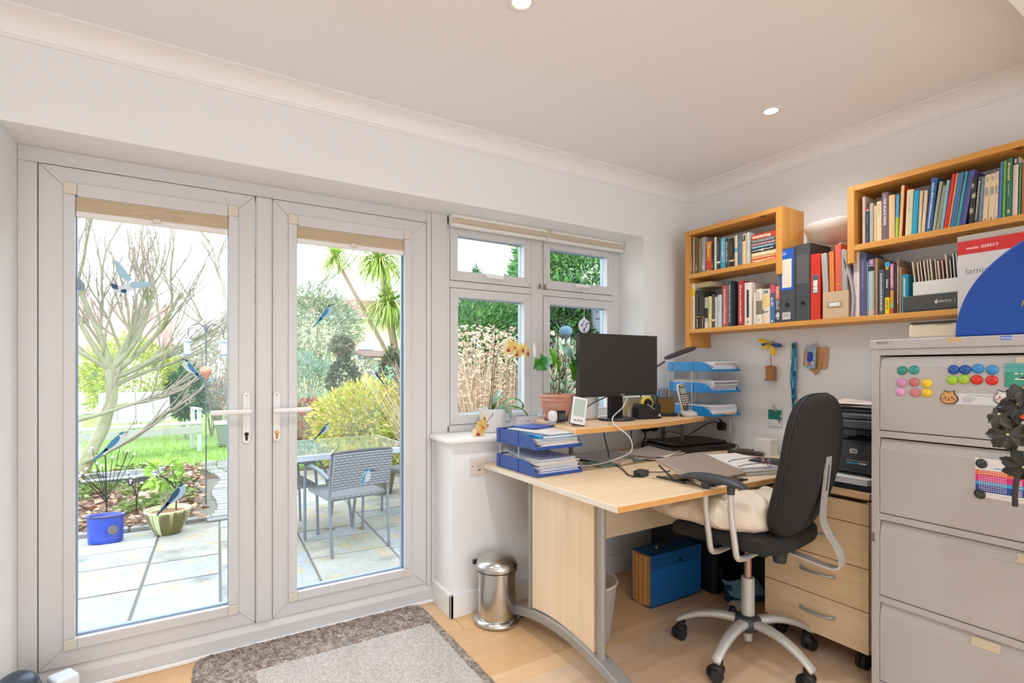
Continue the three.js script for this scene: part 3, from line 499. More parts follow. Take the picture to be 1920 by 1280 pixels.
leverArch('black lever arch file with a tall blue and white spine label', -1.553, -1.472, 0.372, mat(0x4a4c4f, 0.6), (t, th, h) => {
  part('spine_label', faceMinusX(0.066, 0.205, -0.0012, 0.262, th / 2), sticker(0.066, 0.205, (g, w, hh) => {
    g.fillStyle = '#1f5fc0'; g.fillRect(0, 0, w, hh); g.fillStyle = '#eadfce'; g.fillRect(w * 0.12, hh * 0.24, w * 0.74, hh * 0.7);
    g.fillStyle = '#cfc0ae'; for (let i = 1; i < 8; i++) g.fillRect(w * 0.2, hh * (0.26 + i * 0.08), w * 0.55, 3);
    g.fillStyle = '#dfe8f5'; g.fillRect(w * 0.1, hh * 0.06, w * 0.3, 8); g.fillRect(w * 0.1, hh * 0.1, w * 0.34, 18); }), t);
  part('barcode_sticker', faceMinusX(0.042, 0.036, -0.0012, 0.03, th * 0.46), sticker(0.042, 0.036, (g, w, hh) => { g.fillStyle = '#d8d2cc'; g.fillRect(0, 0, w, hh); g.fillStyle = '#8a837c'; for (let i = 0; i < 12; i++) g.fillRect(w * 0.12 + i * w * 0.06, hh * 0.2, w * 0.03, hh * 0.45); }), t);
});
leverArch('plain black lever arch file with a clear spine pocket', -1.469, -1.398, 0.376, mat(0x44474b, 0.55), (t, th) => part('spine_pocket', bb(-0.0012, -0.0002, 0.18, 0.325, 0.006, th - 0.006, 0.0003), mat(0x5c5d5e, 0.25), t));
{
  const t = thing('box_file', 'bright red box file with a grey ring label holder', 'file', [2.553, FOOT_LOW, -1.395], 0, 'files on the long shelf');
  part('case', bb(0, 0.188, 0, 0.316, 0, 0.045, 0.002), mat(0xd42f1c, 0.45), t);
  part('label_holder', bb(-0.0016, 0, 0.125, 0.215, 0.010, 0.037, 0.0006), mat(0x7f7a76, 0.4, { metalness: 0.4 }), t);
  part('label', faceMinusX(0.019, 0.078, -0.002, 0.17, 0.0235), sticker(0.019, 0.078, (g, w, h) => { g.fillStyle = '#ece2da'; g.fillRect(0, 0, w, h); g.fillStyle = '#4e5667'; g.fillRect(0, 0, w, h * 0.26); g.fillStyle = '#8f7f78'; g.fillRect(0, h * 0.62, w, 10); g.fillRect(0, h * 0.86, w, 8); }, 64), t);
}
{ // storage box with everything stood in it
  const t = thing('storage_box', 'small cream card storage box with a metal label frame', 'box', [2.553, FOOT_LOW, -1.338]);
  const w = 0.113, h = 0.124, d = 0.19, k = 0.0025, m = mat(0xcdb391, 0.75);
  part('case', [bb(0, k, 0, h, 0, w, 0.0008), bb(d - k, d, 0, h, 0, w, 0.0008), bb(k, d - k, 0, h, 0, k, 0), bb(k, d - k, 0, h, w - k, w, 0), bb(k, d - k, 0, k, k, w - k, 0)], m, t);
  part('label_frame', bb(-0.002, 0, 0.05, 0.078, 0.02, 0.088, 0.0006), mat(0xb4a48f, 0.4, { metalness: 0.4 }), t);
  part('label_card', bb(-0.0028, -0.002, 0.056, 0.072, 0.031, 0.077, 0.0003), M.paper, t);
  const R = rng(15);
  const sheet = (name, label, cat, z, th, hh, m2, lean, grp) => { const s = thing(name, label, cat, [2.56, FOOT_LOW + k + 0.001, z], 0, grp); s.rotation.x = lean; part('sheets', bb(0, 0.175, 0, hh, 0, th, 0.001), m2, s); return s; };
  const s1 = sheet('leaflet_bundle', 'bundle of white leaflets beside the red box file', 'papers', -1.334, 0.024, 0.305, M.offPaper, -0.05);
  for (let i = 0; i < 5; i++) part('leaflet', bb(0, 0.17, 0.02, 0.306 + R() * 0.01, 0.002 + i * 0.0045, 0.0045 + i * 0.0045, 0.0005), [M.paper, M.offPaper, mat(0xc9b3a4, 0.8)][i % 3], s1);
  sheet('card_folder', 'orange card folder stood in the cream storage box', 'folder', -1.307, 0.021, 0.312, mat(0xe07f38, 0.7), -0.02);
  const w2 = sheet('card_wallet', 'tall coral red wallet with a gold elastic in the storage box', 'folder', -1.283, 0.026, 0.338, mat(0xd9604a, 0.6), -0.01);
  part('elastic', bb(-0.001, 0, 0.15, 0.155, 0, 0.026, 0), mat(0xd39a3c, 0.6), w2);
  const s2 = sheet('paper_bundle', 'bundle of white papers beside the coral wallet', 'papers', -1.255, 0.022, 0.306, M.offPaper, -0.01);
  for (let i = 0; i < 4; i++) part('sheet', bb(0, 0.17, 0.02, 0.304 + R() * 0.01, 0.002 + i * 0.005, 0.005 + i * 0.005, 0.0005), [M.paper, M.offPaper][i % 2], s2);
}
{ // sagging loose sheets between the storage box and the white binder
  const t = thing('paper_sheaf', 'sagging grey lilac sheaf between the storage box and white binder', 'papers', [2.56, FOOT_LOW, -1.222]);
  for (let i = 0; i < 3; i++) { const g = new THREE.BoxGeometry(0.17, 0.24 + i * 0.016, 0.003, 1, 14, 1); warp(g, (v) => { const y = v.y + (0.24 + i * 0.016) / 2; v.z += 0.004 + i * 0.0042 - 0.035 * (y / 0.26) * (y / 0.26) + 0.03 * Math.sin((y / 0.26) * Math.PI) * 0.35; v.y = y; v.x += 0.085; }); part('sheet', g, mat([0xb9afb4, 0xcfc6c2, 0xa9a2b4][i], 0.8), t); }
}
{ // boxes and magazines under the second raised box
  const t = thing('carton', 'flat dark grey carton with small white lettering', 'box', [2.556, FOOT_LOW, -1.012], 0.0);
  part('lid', bb(0, 0.15, 0.006, 0.067, 0, 0.30, 0.002), mat(0x4a4b48, 0.4), t); part('tray', bb(0.001, 0.149, 0, 0.006, 0.001, 0.299, 0.001), mat(0x3d3e3c, 0.5), t);
  part('lettering', faceMinusX(0.19, 0.026, -0.0006, 0.036, 0.198), sticker(0.19, 0.026, (g, w, h) => { g.fillStyle = '#4d4e4b'; g.fillRect(0, 0, w, h); g.fillStyle = '#eceae6'; g.beginPath(); g.ellipse(36, h * 0.58, 15, 16, 0, 0, 7); g.fill(); g.beginPath(); g.ellipse(40, h * 0.24, 4, 7, 0.6, 0, 7); g.fill(); g.fillStyle = '#4d4e4b'; g.beginPath(); g.arc(54, h * 0.55, 7, 0, 7); g.fill(); g.fillStyle = '#eceae6'; g.font = '34px sans-serif'; g.textBaseline = 'middle'; g.fillText('WATCH', 56, h * 0.56); g.fillRect(196, h * 0.28, 3, h * 0.5); g.beginPath(); g.moveTo(222, h * 0.42); g.quadraticCurveTo(216, h * 0.95, 246, h * 0.72); g.lineTo(300, h * 0.36); g.quadraticCurveTo(240, h * 0.66, 228, h * 0.62); g.closePath(); g.fill(); }, 512), t);
  const w = thing('letter_box', 'white open card box standing on the dark carton', 'box', [2.562, FOOT_LOW + 0.0675, -0.978]);
  part('case', [bb(0, 0.003, 0, 0.056, 0, 0.25, 0.001), bb(0.137, 0.14, 0, 0.056, 0, 0.25, 0.001), bb(0.003, 0.137, 0, 0.056, 0, 0.003, 0), bb(0.003, 0.137, 0, 0.056, 0.247, 0.25, 0), bb(0.003, 0.137, 0, 0.003, 0.003, 0.247, 0)], M.white, w);
  const R = rng(19), cols = [[0xb7a98c, 'khaki'], [0xc7bba0, 'stone'], [0x7f4a3a, 'rust'], [0xd0cbbd, 'ivory'], [0x8a8570, 'olive'], [0xb9b7a4, 'sage'], [0x9b7a56, 'brown'], [0xcbb9a4, 'buff'], [0x8f3a4a, 'claret'], [0xe0d6c8, 'white'], [0x43304a, 'aubergine'], [0x6f9aa6, 'pale teal'], [0x46627e, 'denim'], [0xc8b98e, 'wheat'], [0x5e3a3e, 'plum'], [0x8b8a5a, 'moss'], [0x7fa2b4, 'powder blue'], [0xa79a86, 'taupe'], [0xc2b8a8, 'oatmeal'], [0x93a09a, 'mist grey']];
  cols.forEach(([c, nm], i) => {
    const z = -0.972 + i * 0.0118, s = thing('magazine', `${nm} edged thin magazine standing in the white open box`, 'magazine', [2.572 + R() * 0.01, FOOT_LOW + 0.0715, z], 0, 'magazines in the white open box');
    s.rotation.x = -0.10 + 0.0035 * i + (R() - 0.5) * 0.02; const h = 0.128 + R() * 0.026;
    part('cover', bb(0, 0.118, 0, h, 0, 0.0055, 0.0006), mat(c, 0.5), s); part('page_edge', bb(-0.0006, 0, 0.003, h - 0.003, 0.001, 0.0045, 0), pageMat, s);
  });
}
{ // wall uplighter between the two boxes
  const t = thing('wall_uplighter', 'white plaster half bowl uplighter between the raised shelf boxes', 'light', [XR - 0.001, 1.82, -1.352]);
  const pr = []; for (let i = 0; i <= 14; i++) { const k = i / 14; pr.push([0.02 + 0.146 * Math.sin(k * Math.PI / 2) ** 0.75, 0.098 * Math.pow(k, 1.25)]); }
  const full = [...pr, [pr[14][0] - 0.006, 0.098], ...pr.slice(0, 14).reverse().map(([x, y]) => [Math.max(0.001, x - 0.006), y + 0.005])];
  const g = new THREE.LatheGeometry(full.map(([x, y]) => new THREE.Vector2(x, y)), 32, Math.PI, Math.PI); g.scale(0.9, 1, 1.0);
  part('bowl', g, mat(0xe9dfd2, 0.7, { side: THREE.DoubleSide }), t); part('back_plate', bb(-0.004, 0, -0.035, 0.09, -0.13, 0.13, 0.001), mat(0xe9dfd2, 0.7), t);
}
// ================================================================ DESK, PEDESTAL, CHAIR AND WHAT STANDS ON THE FLOOR
const TOP = 0.73, RISER = 0.932;
{
  const t = thing('office_desk', 'pale beech office desk with grey metal legs under the window', 'desk');
  part('desktop', extrFlat([[1.226, -1.318], [2.33, -1.318], [2.33, -1.40], [XR - 0.02, -1.40], [XR - 0.02, -2.262], [1.226, -2.262]], TOP - 0.024, TOP - 0.0006, 0.002), M.beech, t);
  part('desk_edge', bb(1.226, 2.33, TOP - 0.0225, TOP - 0.002, -1.3205, -1.3178, 0.001), M.beechEdge, t, 'warmer edge band along the front');
  part('desk_edge', bb(1.2242, 1.2268, TOP - 0.0225, TOP - 0.002, -2.262, -1.318, 0.001), mat(0xe6dccb, 0.5), t);
  // end panel with arched foot
  const pan = new THREE.Shape(); pan.moveTo(-1.945, 0.705); pan.lineTo(-1.527, 0.705); pan.lineTo(-1.527, 0.112); pan.quadraticCurveTo(-1.74, 0.165, -1.945, 0.125); pan.closePath();
  const g = new THREE.ExtrudeGeometry(pan, { depth: 0.018, bevelEnabled: true, bevelSize: 0.001, bevelThickness: 0.001, bevelSegments: 1 }); g.applyMatrix4(new THREE.Matrix4().makeBasis(V(0, 0, 1), V(0, 1, 0), V(-1, 0, 0))); g.translate(1.318, 0, 0);
  part('end_panel', boxUV(g, 'y'), M.beech, t);
  const leg = mat(0x9b9893, 0.4, { metalness: 0.35 });
  for (const z of [-1.496, -1.972]) part('leg', rod([1.312, 0.07, z], [1.312, 0.706, z], 0.0165, 0.0165, 18), leg, t);
  const arc = (z) => { const k = (z + 1.74) / 0.47; return 0.128 - 0.105 * k * k; };
  const foot = []; for (let i = 0; i <= 24; i++) { const z = -2.215 + i * (0.94 / 24); foot.push([z, Math.max(0.012, arc(z))]); }
  const up = foot.map(([z, y]) => [z, y]), dn = foot.map(([z, y]) => [z, Math.max(0.0, y - 0.03)]).reverse();
  const fs = shapeOf([...up, ...dn]), fg = new THREE.ExtrudeGeometry(fs, { depth: 0.046, bevelEnabled: true, bevelSize: 0.006, bevelThickness: 0.008, bevelSegments: 3 }); fg.applyMatrix4(new THREE.Matrix4().makeBasis(V(0, 0, 1), V(0, 1, 0), V(-1, 0, 0))); fg.translate(1.338, 0.005, 0);
  part('foot', fg, leg, t);
  part('levelling_pad', [cyl(0.016, 0.018, 0.012, 1.315, 0, -2.19), cyl(0.016, 0.018, 0.012, 1.315, 0, -1.30)], M.black, t);
  part('modesty_panel', boxUV(bb(1.33, 2.22, 0.385, 0.705, -1.905, -1.887, 0.001)), M.beech, t);
  part('rear_leg', rod([2.66, 0, -2.2], [2.66, 0.706, -2.2], 0.0165, 0.0165, 14), leg, t);
}
{
  const t = thing('desk_riser', 'curved beech shelf raised on posts along the back of the desk', 'shelf');
  const s = new THREE.Shape(); s.moveTo(1.437, 1.806); s.bezierCurveTo(1.75, 1.785, 2.2, 1.80, 2.62, 1.985); s.lineTo(2.72, 2.262); s.lineTo(1.53, 2.262); s.closePath();
  part('riser_top', extrFlat(s, RISER - 0.024, RISER - 0.0006, 0.002, 24), mat(0xfff4e6, 0.42, { map: T.beech }), t);
  const e = []; for (let i = 0; i <= 24; i++) { const k = i / 24, q = 1 - k; e.push(V(q * q * q * 1.437 + 3 * q * q * k * 1.75 + 3 * q * k * k * 2.2 + k * k * k * 2.62, RISER - 0.012, -(q * q * q * 1.806 + 3 * q * q * k * 1.785 + 3 * q * k * k * 1.80 + k * k * k * 1.985) + 0.0008)); }
  const pos = [], idx = [], uv = []; e.forEach((p, i) => { for (const j of [-1, 1]) { pos.push(p.x, p.y + j * 0.0105, p.z); uv.push(p.x, j * 0.01); } if (i) { const a = i * 2 - 2; idx.push(a, a + 2, a + 1, a + 1, a + 2, a + 3); } });
  const g = new THREE.BufferGeometry(); g.setAttribute('position', new THREE.Float32BufferAttribute(pos, 3)); g.setAttribute('uv', new THREE.Float32BufferAttribute(uv, 2)); g.setIndex(idx); g.computeVertexNormals();
  part('edge_band', g, M.beechEdge, t);
  for (const [x, z] of [[1.56, -2.2], [1.60, -2.05], [2.42, -2.06], [2.44, -2.22]]) part('post', rod([x, TOP, z], [x, RISER - 0.024, z], 0.011, 0.011, 14), mat(0x6f6157, 0.5), t);
}
{
  const t = thing('drawer_pedestal', 'beech drawer pedestal on black castors beside the filing cabinet', 'drawers'), x0 = 2.246, x1 = 2.72, z0 = -1.425, z1 = -0.995;
  part('carcass', [bb(x0, x1, 0.085, 0.675, z0, z0 + 0.018, 0.001), bb(x0, x1, 0.085, 0.675, z1 - 0.018, z1, 0.001), bb(x1 - 0.016, x1, 0.085, 0.675, z0, z1, 0.001), bb(x0, x1, 0.085, 0.1, z0, z1, 0.001)], M.beech, t);
  part('pedestal_top', boxUV(bb(2.222, 2.73, 0.689, 0.7125, z0 - 0.006, z1 + 0.004, 0.002), 'z'), mat(0xfff0dc, 0.45, { map: T.beech }), t);
  part('top_batten', bb(x0 + 0.01, x1, 0.674, 0.690, z0 + 0.01, z1 - 0.01, 0), mat(0x6a5038, 0.7), t);
  for (const [a, b, hand] of [[0.588, 0.671, 0], [0.420, 0.585, 1], [0.252, 0.417, 1], [0.087, 0.249, 1]]) {
    const d = part('drawer', boxUV(bb(2.228, 2.246, a, b, z0 + 0.001, z1 - 0.001, 0.0015), 'z'), mat(0xfffaf2, 0.5, { map: T.beech }), t);
    if (hand) { const y = b - 0.068, c = -1.19; part('handle', [tube([[2.228, y, c - 0.068], [2.213, y, c - 0.06], [2.203, y, c - 0.02], [2.203, y, c + 0.02], [2.213, y, c + 0.06], [2.228, y, c + 0.068]].map((p) => V(...p)), 0.0065, 28, 10)], M.silver, d, 'bowed satin metal handle'); }
    else part('finger_recess', bb(2.2275, 2.2285, a + 0.028, b - 0.028, -1.25, -1.21, 0), mat(0x8d7252, 0.7), d);
  }
  for (const [x, z] of [[2.29, -1.385], [2.29, -1.04], [2.66, -1.385], [2.66, -1.04]]) {
    const c = part('castor', [bx(0.03, 0.03, 0.04, x, 0.07, z, 0.004), rod([x, 0.07, z], [x, 0.086, z], 0.01)], M.black, t);
    part('wheel', [rod([x - 0.004, 0.031, z - 0.018], [x - 0.004, 0.031, z - 0.003], 0.031, 0.031, 20), rod([x - 0.004, 0.031, z + 0.003], [x - 0.004, 0.031, z + 0.018], 0.031, 0.031, 20)], M.blackMatte, c);
  }
}
// office chair: origin on the floor under the gas column
{
  const RY = 0.12, t = thing('office_chair', 'black fabric office chair with silver arms, column and five star base', 'chair', [1.985, 0, -1.345], RY);
  const sil = mat(0xc3c1bb, 0.42, { metalness: 0.3 });
  for (let i = 0; i < 5; i++) {
    const a = THREE.MathUtils.degToRad(-47.4 + 72 * i) + RY, ca = Math.cos(a), sa = Math.sin(a);
    // a leg: a band swept along an arc, wide and shallow in section
    const N = 14, pos = [], idx = [], sec = 10;
    for (let k = 0; k <= N; k++) { const u = k / N, r = 0.045 + u * 0.245, y = 0.142 + 0.012 * Math.sin(u * 2.2) - 0.072 * Math.pow(u, 2.1), w = 0.024 - 0.006 * u, h = 0.017 - 0.005 * u; for (let j = 0; j < sec; j++) { const q = (j / sec) * 2 * Math.PI, sx = Math.sign(Math.cos(q)) * Math.pow(Math.abs(Math.cos(q)), 0.7) * w, sy = Math.sign(Math.sin(q)) * Math.pow(Math.abs(Math.sin(q)), 0.7) * h; pos.push(ca * r - sa * sx, y + sy, sa * r + ca * sx); } }
    for (let k = 0; k < N; k++) for (let j = 0; j < sec; j++) { const p = k * sec + j, q = k * sec + ((j + 1) % sec); idx.push(p, p + sec, q, q, p + sec, q + sec); }
    const c0 = pos.length / 3; pos.push(ca * 0.292, 0.08, sa * 0.292); for (let j = 0; j < sec; j++) idx.push(N * sec + j, c0, N * sec + ((j + 1) % sec));
    const g = new THREE.BufferGeometry(); g.setAttribute('position', new THREE.Float32BufferAttribute(pos, 3)); g.setIndex(idx); g.computeVertexNormals(); 
    part('base_leg', g, sil, t);
    const cx = ca * 0.272, cz = sa * 0.272, ta = a + [0.9, -0.4, 2.0, 0.7, -1.1][i], dx = Math.cos(ta), dz = Math.sin(ta);
    const cs = part('castor', [rod([cx, 0.05, cz], [cx, 0.079, cz], 0.018, 0.0195, 14), superEll(0.048, 0.036, 0.05, 0.7, 0.7, 16, 10).translate(cx, 0.046, cz)], M.black, t);
    for (const s of [-1, 1]) { const ox = cx + dx * 0.012 - dz * 0.0135 * s, oz = cz + dz * 0.012 + dx * 0.0135 * s; part('wheel', [rod([ox - dz * -0.009, 0.0265, oz - dx * 0.009], [ox + dz * -0.009, 0.0265, oz + dx * 0.009], 0.026, 0.026, 20)], M.blackMatte, cs); }
  }
  part('hub', lathe([[0.001, 0.098], [0.03, 0.100], [0.052, 0.118], [0.056, 0.14], [0.05, 0.158], [0.034, 0.17], [0.001, 0.17]], 24), M.darkGrey, t);
  part('column_foot', cyl(0.017, 0.019, 0.045, 0, 0.062, 0, 18), mat(0xb9b0a8, 0.5), t);
  part('column_sleeve', [cyl(0.0265, 0.0255, 0.17, 0, 0.155, 0, 24)], sil, t);
  part('gas_piston', cyl(0.0145, 0.0145, 0.17, 0, 0.31, 0, 20), mat(0xb79a86, 0.25, { metalness: 0.8 }), t);
  part('tilt_mechanism', [bx(0.17, 0.045, 0.24, 0.0, 0.475, 0.0, 0.012, 2)], M.black, t);
  part('tension_knob', [cyl(0.024, 0.03, 0.04, 0.0, 0.425, 0.13, 18)], M.darkGrey, t);
  const seat = superEll(0.48, 0.078, 0.47, 0.45, 0.42, 48, 24); warp(seat, (v) => { v.y += -0.03 * Math.max(0, (-v.z - 0.12) / 0.12) ** 2 + 0.012 * (v.x / 0.24) ** 2; }); seat.translate(0, 0.525, -0.02);
  part('seat', boxUV(seat), M.fabricBlack, t);
  // backrest
  const back = superEll(0.43, 0.565, 0.095, 0.6, 0.6, 48, 44);
  warp(back, (v) => { const y = v.y / 0.27, taper = 1 - 0.10 * Math.max(0, y) ** 2 - 0.05 * Math.max(0, -y); v.x *= taper; v.z += -0.32 * v.x * v.x + 0.02 * Math.cos(y * 2.0) ; });
  const bg = tf(back, [0, 0.825, 0.235], [0.20, 0, 0]); part('backrest', boxUV(bg), M.fabricBlack, t);
  const seam = []; for (let i = 0; i < 64; i++) { const q = (i / 64) * 2 * Math.PI, P = (x) => Math.sign(x) * Math.pow(Math.abs(x), 0.6); let x = P(Math.cos(q)) * 0.2155, y = P(Math.sin(q)) * 0.283; const yy = y / 0.27; x *= 1 - 0.10 * Math.max(0, yy) ** 2 - 0.05 * Math.max(0, -yy); const v = V(x, y, -0.32 * x * x + 0.02 * Math.cos(yy * 2)); v.applyEuler(new THREE.Euler(0.20, 0, 0)).add(V(0, 0.825, 0.235)); seam.push(v); }
  part('piping', tube(seam, 0.0032, 160, 6, true), M.black, t);
  // back bar: flat steel band bent into a J
  const path = [[0, 0.49, 0.02], [0, 0.478, 0.17], [0, 0.462, 0.30], [0, 0.462, 0.335], [0, 0.475, 0.352], [0, 0.52, 0.347], [0, 0.60, 0.300], [0, 0.64, 0.290], [0, 0.72, 0.295], [0, 0.80, 0.303], [0, 0.865, 0.308], [0, 0.884, 0.304]];
  const cv = curve(path), NB = 48, pb = [], ib = []; const W = 0.0225, TH = 0.0035;
  for (let k = 0; k <= NB; k++) { const p = cv.getPoint(k / NB), tg = cv.getTangent(k / NB), nn = V(0, -tg.z, tg.y).normalize(); for (const [sx, sn] of [[-1, -1], [1, -1], [1, 1], [-1, 1]]) pb.push(p.x + sx * W, p.y + nn.y * sn * TH, p.z + nn.z * sn * TH); }
  for (let k = 0; k < NB; k++) for (let j = 0; j < 4; j++) { const a = k * 4 + j, b = k * 4 + ((j + 1) % 4); ib.push(a, b, a + 4, b, b + 4, a + 4); }
  ib.push(NB * 4, NB * 4 + 1, NB * 4 + 2, NB * 4, NB * 4 + 2, NB * 4 + 3);
  const gb = new THREE.BufferGeometry(); gb.setAttribute('position', new THREE.Float32BufferAttribute(pb, 3)); gb.setIndex(ib); const gbc = toCreasedNormals(gb, 0.6);
  const bar = part('back_bar', gbc, sil, t); part('adjuster_slot', tf(bx(0.007, 0.10, 0.002, 0, 0, 0, 0.003), [0, 0.79, 0.3062], [0.1, 0, 0]), M.black, bar); part('screw', [rod([0, 0.855, 0.305], [0, 0.855, 0.3135], 0.005), rod([0, 0.725, 0.296], [0, 0.725, 0.302], 0.005)], M.silver, bar);
  // arms
  for (const s of [-1, 1]) {
    const x = s * 0.272;
    const arm = part('arm_frame', [-0.03, 0.075].map((z, i) => tube([[x, 0.745, z], [x, 0.66, z], [x - s * 0.004, 0.55, z + 0.012], [x - s * 0.012, 0.49, z + 0.018], [x - s * 0.045, 0.478, z + 0.018], [x - s * 0.16, 0.478, z + 0.018]], 0.0115, 40, 12)), sil, t);
    for (const z of [-0.03, 0.075]) part('arm_collar', cyl(0.0135, 0.0155, 0.04, x, 0.725, z, 16), M.darkGrey, arm);
    const pad = superEll(0.058, 0.028, 0.275, 0.7, 0.6, 28, 16); warp(pad, (v) => { v.y += 0.018 * (1 - (v.z / 0.1375) ** 2) + 0.012 * (v.z < 0 ? -v.z / 0.1375 : 0) * 0.3; v.x *= 1 + 0.18 * (v.z / 0.1375); }); pad.translate(x, 0.758, -0.0);
    part('arm_pad', pad, mat(0x3a3f46, 0.42), t);
  }
}
{ // cushion lying on the seat
  const g = superEll(0.50, 0.15, 0.56, 0.8, 0.55, 140, 70);
  warp(g, (v) => {
    const rr = Math.hypot(v.x / 0.25, v.z / 0.28), a = Math.atan2(v.z, v.x), nn = n3(v.x * 9, v.y * 6, v.z * 9, 5);
    const fold = Math.sin(a * 13 + nn * 16) * 0.5 + Math.sin(v.x * 60 + v.z * 34 + nn * 22) * 0.45, amp = 0.012 * Math.min(1, rr * 1.1) + 0.004;
    v.y += fold * amp * (v.y > -0.02 ? 1 : 0.15) + nn * 0.05 * (v.y > 0 ? 1 : 0) + Math.max(0, v.z) * 0.12 * (v.y > 0 ? 1 : 0) - 0.012;
    v.x *= 1 + 0.05 * Math.sin(a * 9 + 2) * rr * 0.4; v.z *= 1 + 0.05 * Math.sin(a * 7) * rr * 0.4; if (v.y < -0.055) v.y = -0.055; });
  const o = solo('cushion', g, mat(0xe6d9c6, 0.62, { sheen: 0.5, sheenColor: new THREE.Color(0.9, 0.85, 0.75), bumpMap: T.speck, bumpScale: 0.001 }), 'crumpled cream satin cushion lying on the office chair seat', 'cushion'); o.position.set(1.965, 0.624, -1.46); o.rotation.y = 0.1;
}
{ // clear chair mat under the castors
  solo('chair_mat', extrFlat([[1.02, -1.678], [2.36, -1.678], [2.36, -0.45], [1.02, -0.45]], 0.0006, 0.0026, 0.0008), mat(0xffffff, 0.22, { transmission: 0.92, thickness: 0, ior: 1.45, specularIntensity: 0.7 }), 'clear plastic chair mat on the floor under the office chair', 'mat');
}
{ // rug with pile
  const w = 0.985, d = 1.45, x0 = -0.005, z0 = -2.503, NX = 150, NZ = 210, pos = [], uv = [], idx = [], Rr = 0.085;
  const inside = (x, z) => { const ax = Math.max(Rr - x, x - (w - Rr), 0), az = Math.max(Rr - z, z - (d - Rr), 0); return Rr - Math.hypot(ax, az); };
  for (let j = 0; j <= NZ; j++) for (let i = 0; i <= NX; i++) {
    let x = (i / NX) * w, z = (j / NZ) * d; let e = inside(x, z);
    if (e < 0) { const cx = x < w / 2 ? Rr : w - Rr, cz = z < d / 2 ? Rr : d - Rr, l = Math.hypot(x - cx, z - cz); x = cx + ((x - cx) / l) * Rr; z = cz + ((z - cz) / l) * Rr; e = 0; }
    const edge = Math.min(1, Math.min(e, x, z, w - x, d - z) / 0.012), border = Math.min(i, NX - i, j, NZ - j) === 0;
    const wob = (pnoise(x * 55, z * 55, 4096, 4096, 3) - 0.5) * 0.006;
    pos.push(x0 + x + (edge < 1 ? wob : 0), border ? 0.001 : 0.003 + 0.012 * Math.sqrt(Math.max(0, edge)) + 0.005 * (pnoise(x * 120, z * 120, 4096, 4096, 9) - 0.5), z0 + z + (edge < 1 ? wob : 0)); uv.push(x / w, z / 1.2);
  }
  for (let j = 0; j < NZ; j++) for (let i = 0; i < NX; i++) { const a = j * (NX + 1) + i; idx.push(a, a + NX + 1, a + 1, a + 1, a + NX + 1, a + NX + 2); }
  const g = new THREE.BufferGeometry(); g.setAttribute('position', new THREE.Float32BufferAttribute(pos, 3)); g.setAttribute('uv', new THREE.Float32BufferAttribute(uv, 2)); g.setIndex(idx); g.computeVertexNormals();
  solo('rug', g, mat(0xffffff, 1, { map: T.rug, bumpMap: rep(T.speck, 5, 5), bumpScale: 0.004, sheen: 0.3, sheenColor: new THREE.Color(0.5, 0.47, 0.45) }), 'speckled grey brown pile rug with rounded corners before the doors', 'rug');
}
{ // pedal bin
  const t = thing('pedal_bin', 'small polished steel pedal bin with domed lid by the skirting', 'bin', [1.232, 0, -2.148]);
  part('foot_ring', lathe([[0.001, 0.004], [0.1, 0], [0.109, 0.006], [0.111, 0.014], [0.107, 0.024], [0.096, 0.031], [0.09, 0.033], [0.001, 0.033]], 48), M.steel, t);
  part('body', lathe([[0.089, 0.03], [0.0905, 0.06], [0.0905, 0.24], [0.094, 0.246], [0.092, 0.25], [0.001, 0.25]], 48), M.steel, t);
  part('band', lathe([[0.096, 0.249], [0.0985, 0.25], [0.0985, 0.256], [0.096, 0.257]], 48), M.black, t);
  const dome = []; for (let i = 0; i <= 12; i++) { const q = (i / 12) * Math.PI / 2; dome.push([0.0995 * Math.cos(q) + 0.001, 0.268 + 0.052 * Math.sin(q)]); }
  const lid = part('lid', lathe([[0.0995, 0.255], [0.1005, 0.258], ...dome], 48), M.steel, t, 'domed lid with a small badge');
  part('badge', tf(new THREE.TorusGeometry(0.006, 0.0012, 6, 20), [0.035, 0.290, 0.078], [-0.75, 0.42, 0]), M.chrome, lid);
  part('hinge', bx(0.05, 0.022, 0.018, -0.06, 0.268, -0.083, 0.004), M.black, t);
  part('pedal', [tf(superEll(0.05, 0.012, 0.075, 0.6, 0.8, 18, 10), [0.118, 0.022, 0.04], [0.25, 1.2, 0]), rod([0.06, 0.018, 0.02], [0.115, 0.02, 0.038], 0.006)], mat(0x2a2623, 0.3), t);
}
{ // translucent waste basket under the desk
  const t = thing('waste_basket', 'frosted plastic waste basket behind the desk leg', 'bin', [1.492, 0, -1.80]);
  const plastic = mat(0xd6cfc6, 0.55, { transmission: 0.55, thickness: 0 });
  part('bucket', lathe([[0.001, 0.004], [0.098, 0.003], [0.102, 0.012], [0.132, 0.262], [0.129, 0.263], [0.099, 0.014], [0.001, 0.008]], 40), plastic, t);
  part('rim', new THREE.TorusGeometry(0.133, 0.0045, 8, 48).rotateX(Math.PI / 2).translate(0, 0.262, 0), mat(0xc9c2ba, 0.4), t);
  part('bin_liner', lathe([[0.001, 0.011], [0.09, 0.012], [0.094, 0.05], [0.001, 0.05]], 30), mat(0x6e6a70, 0.8), t);
}
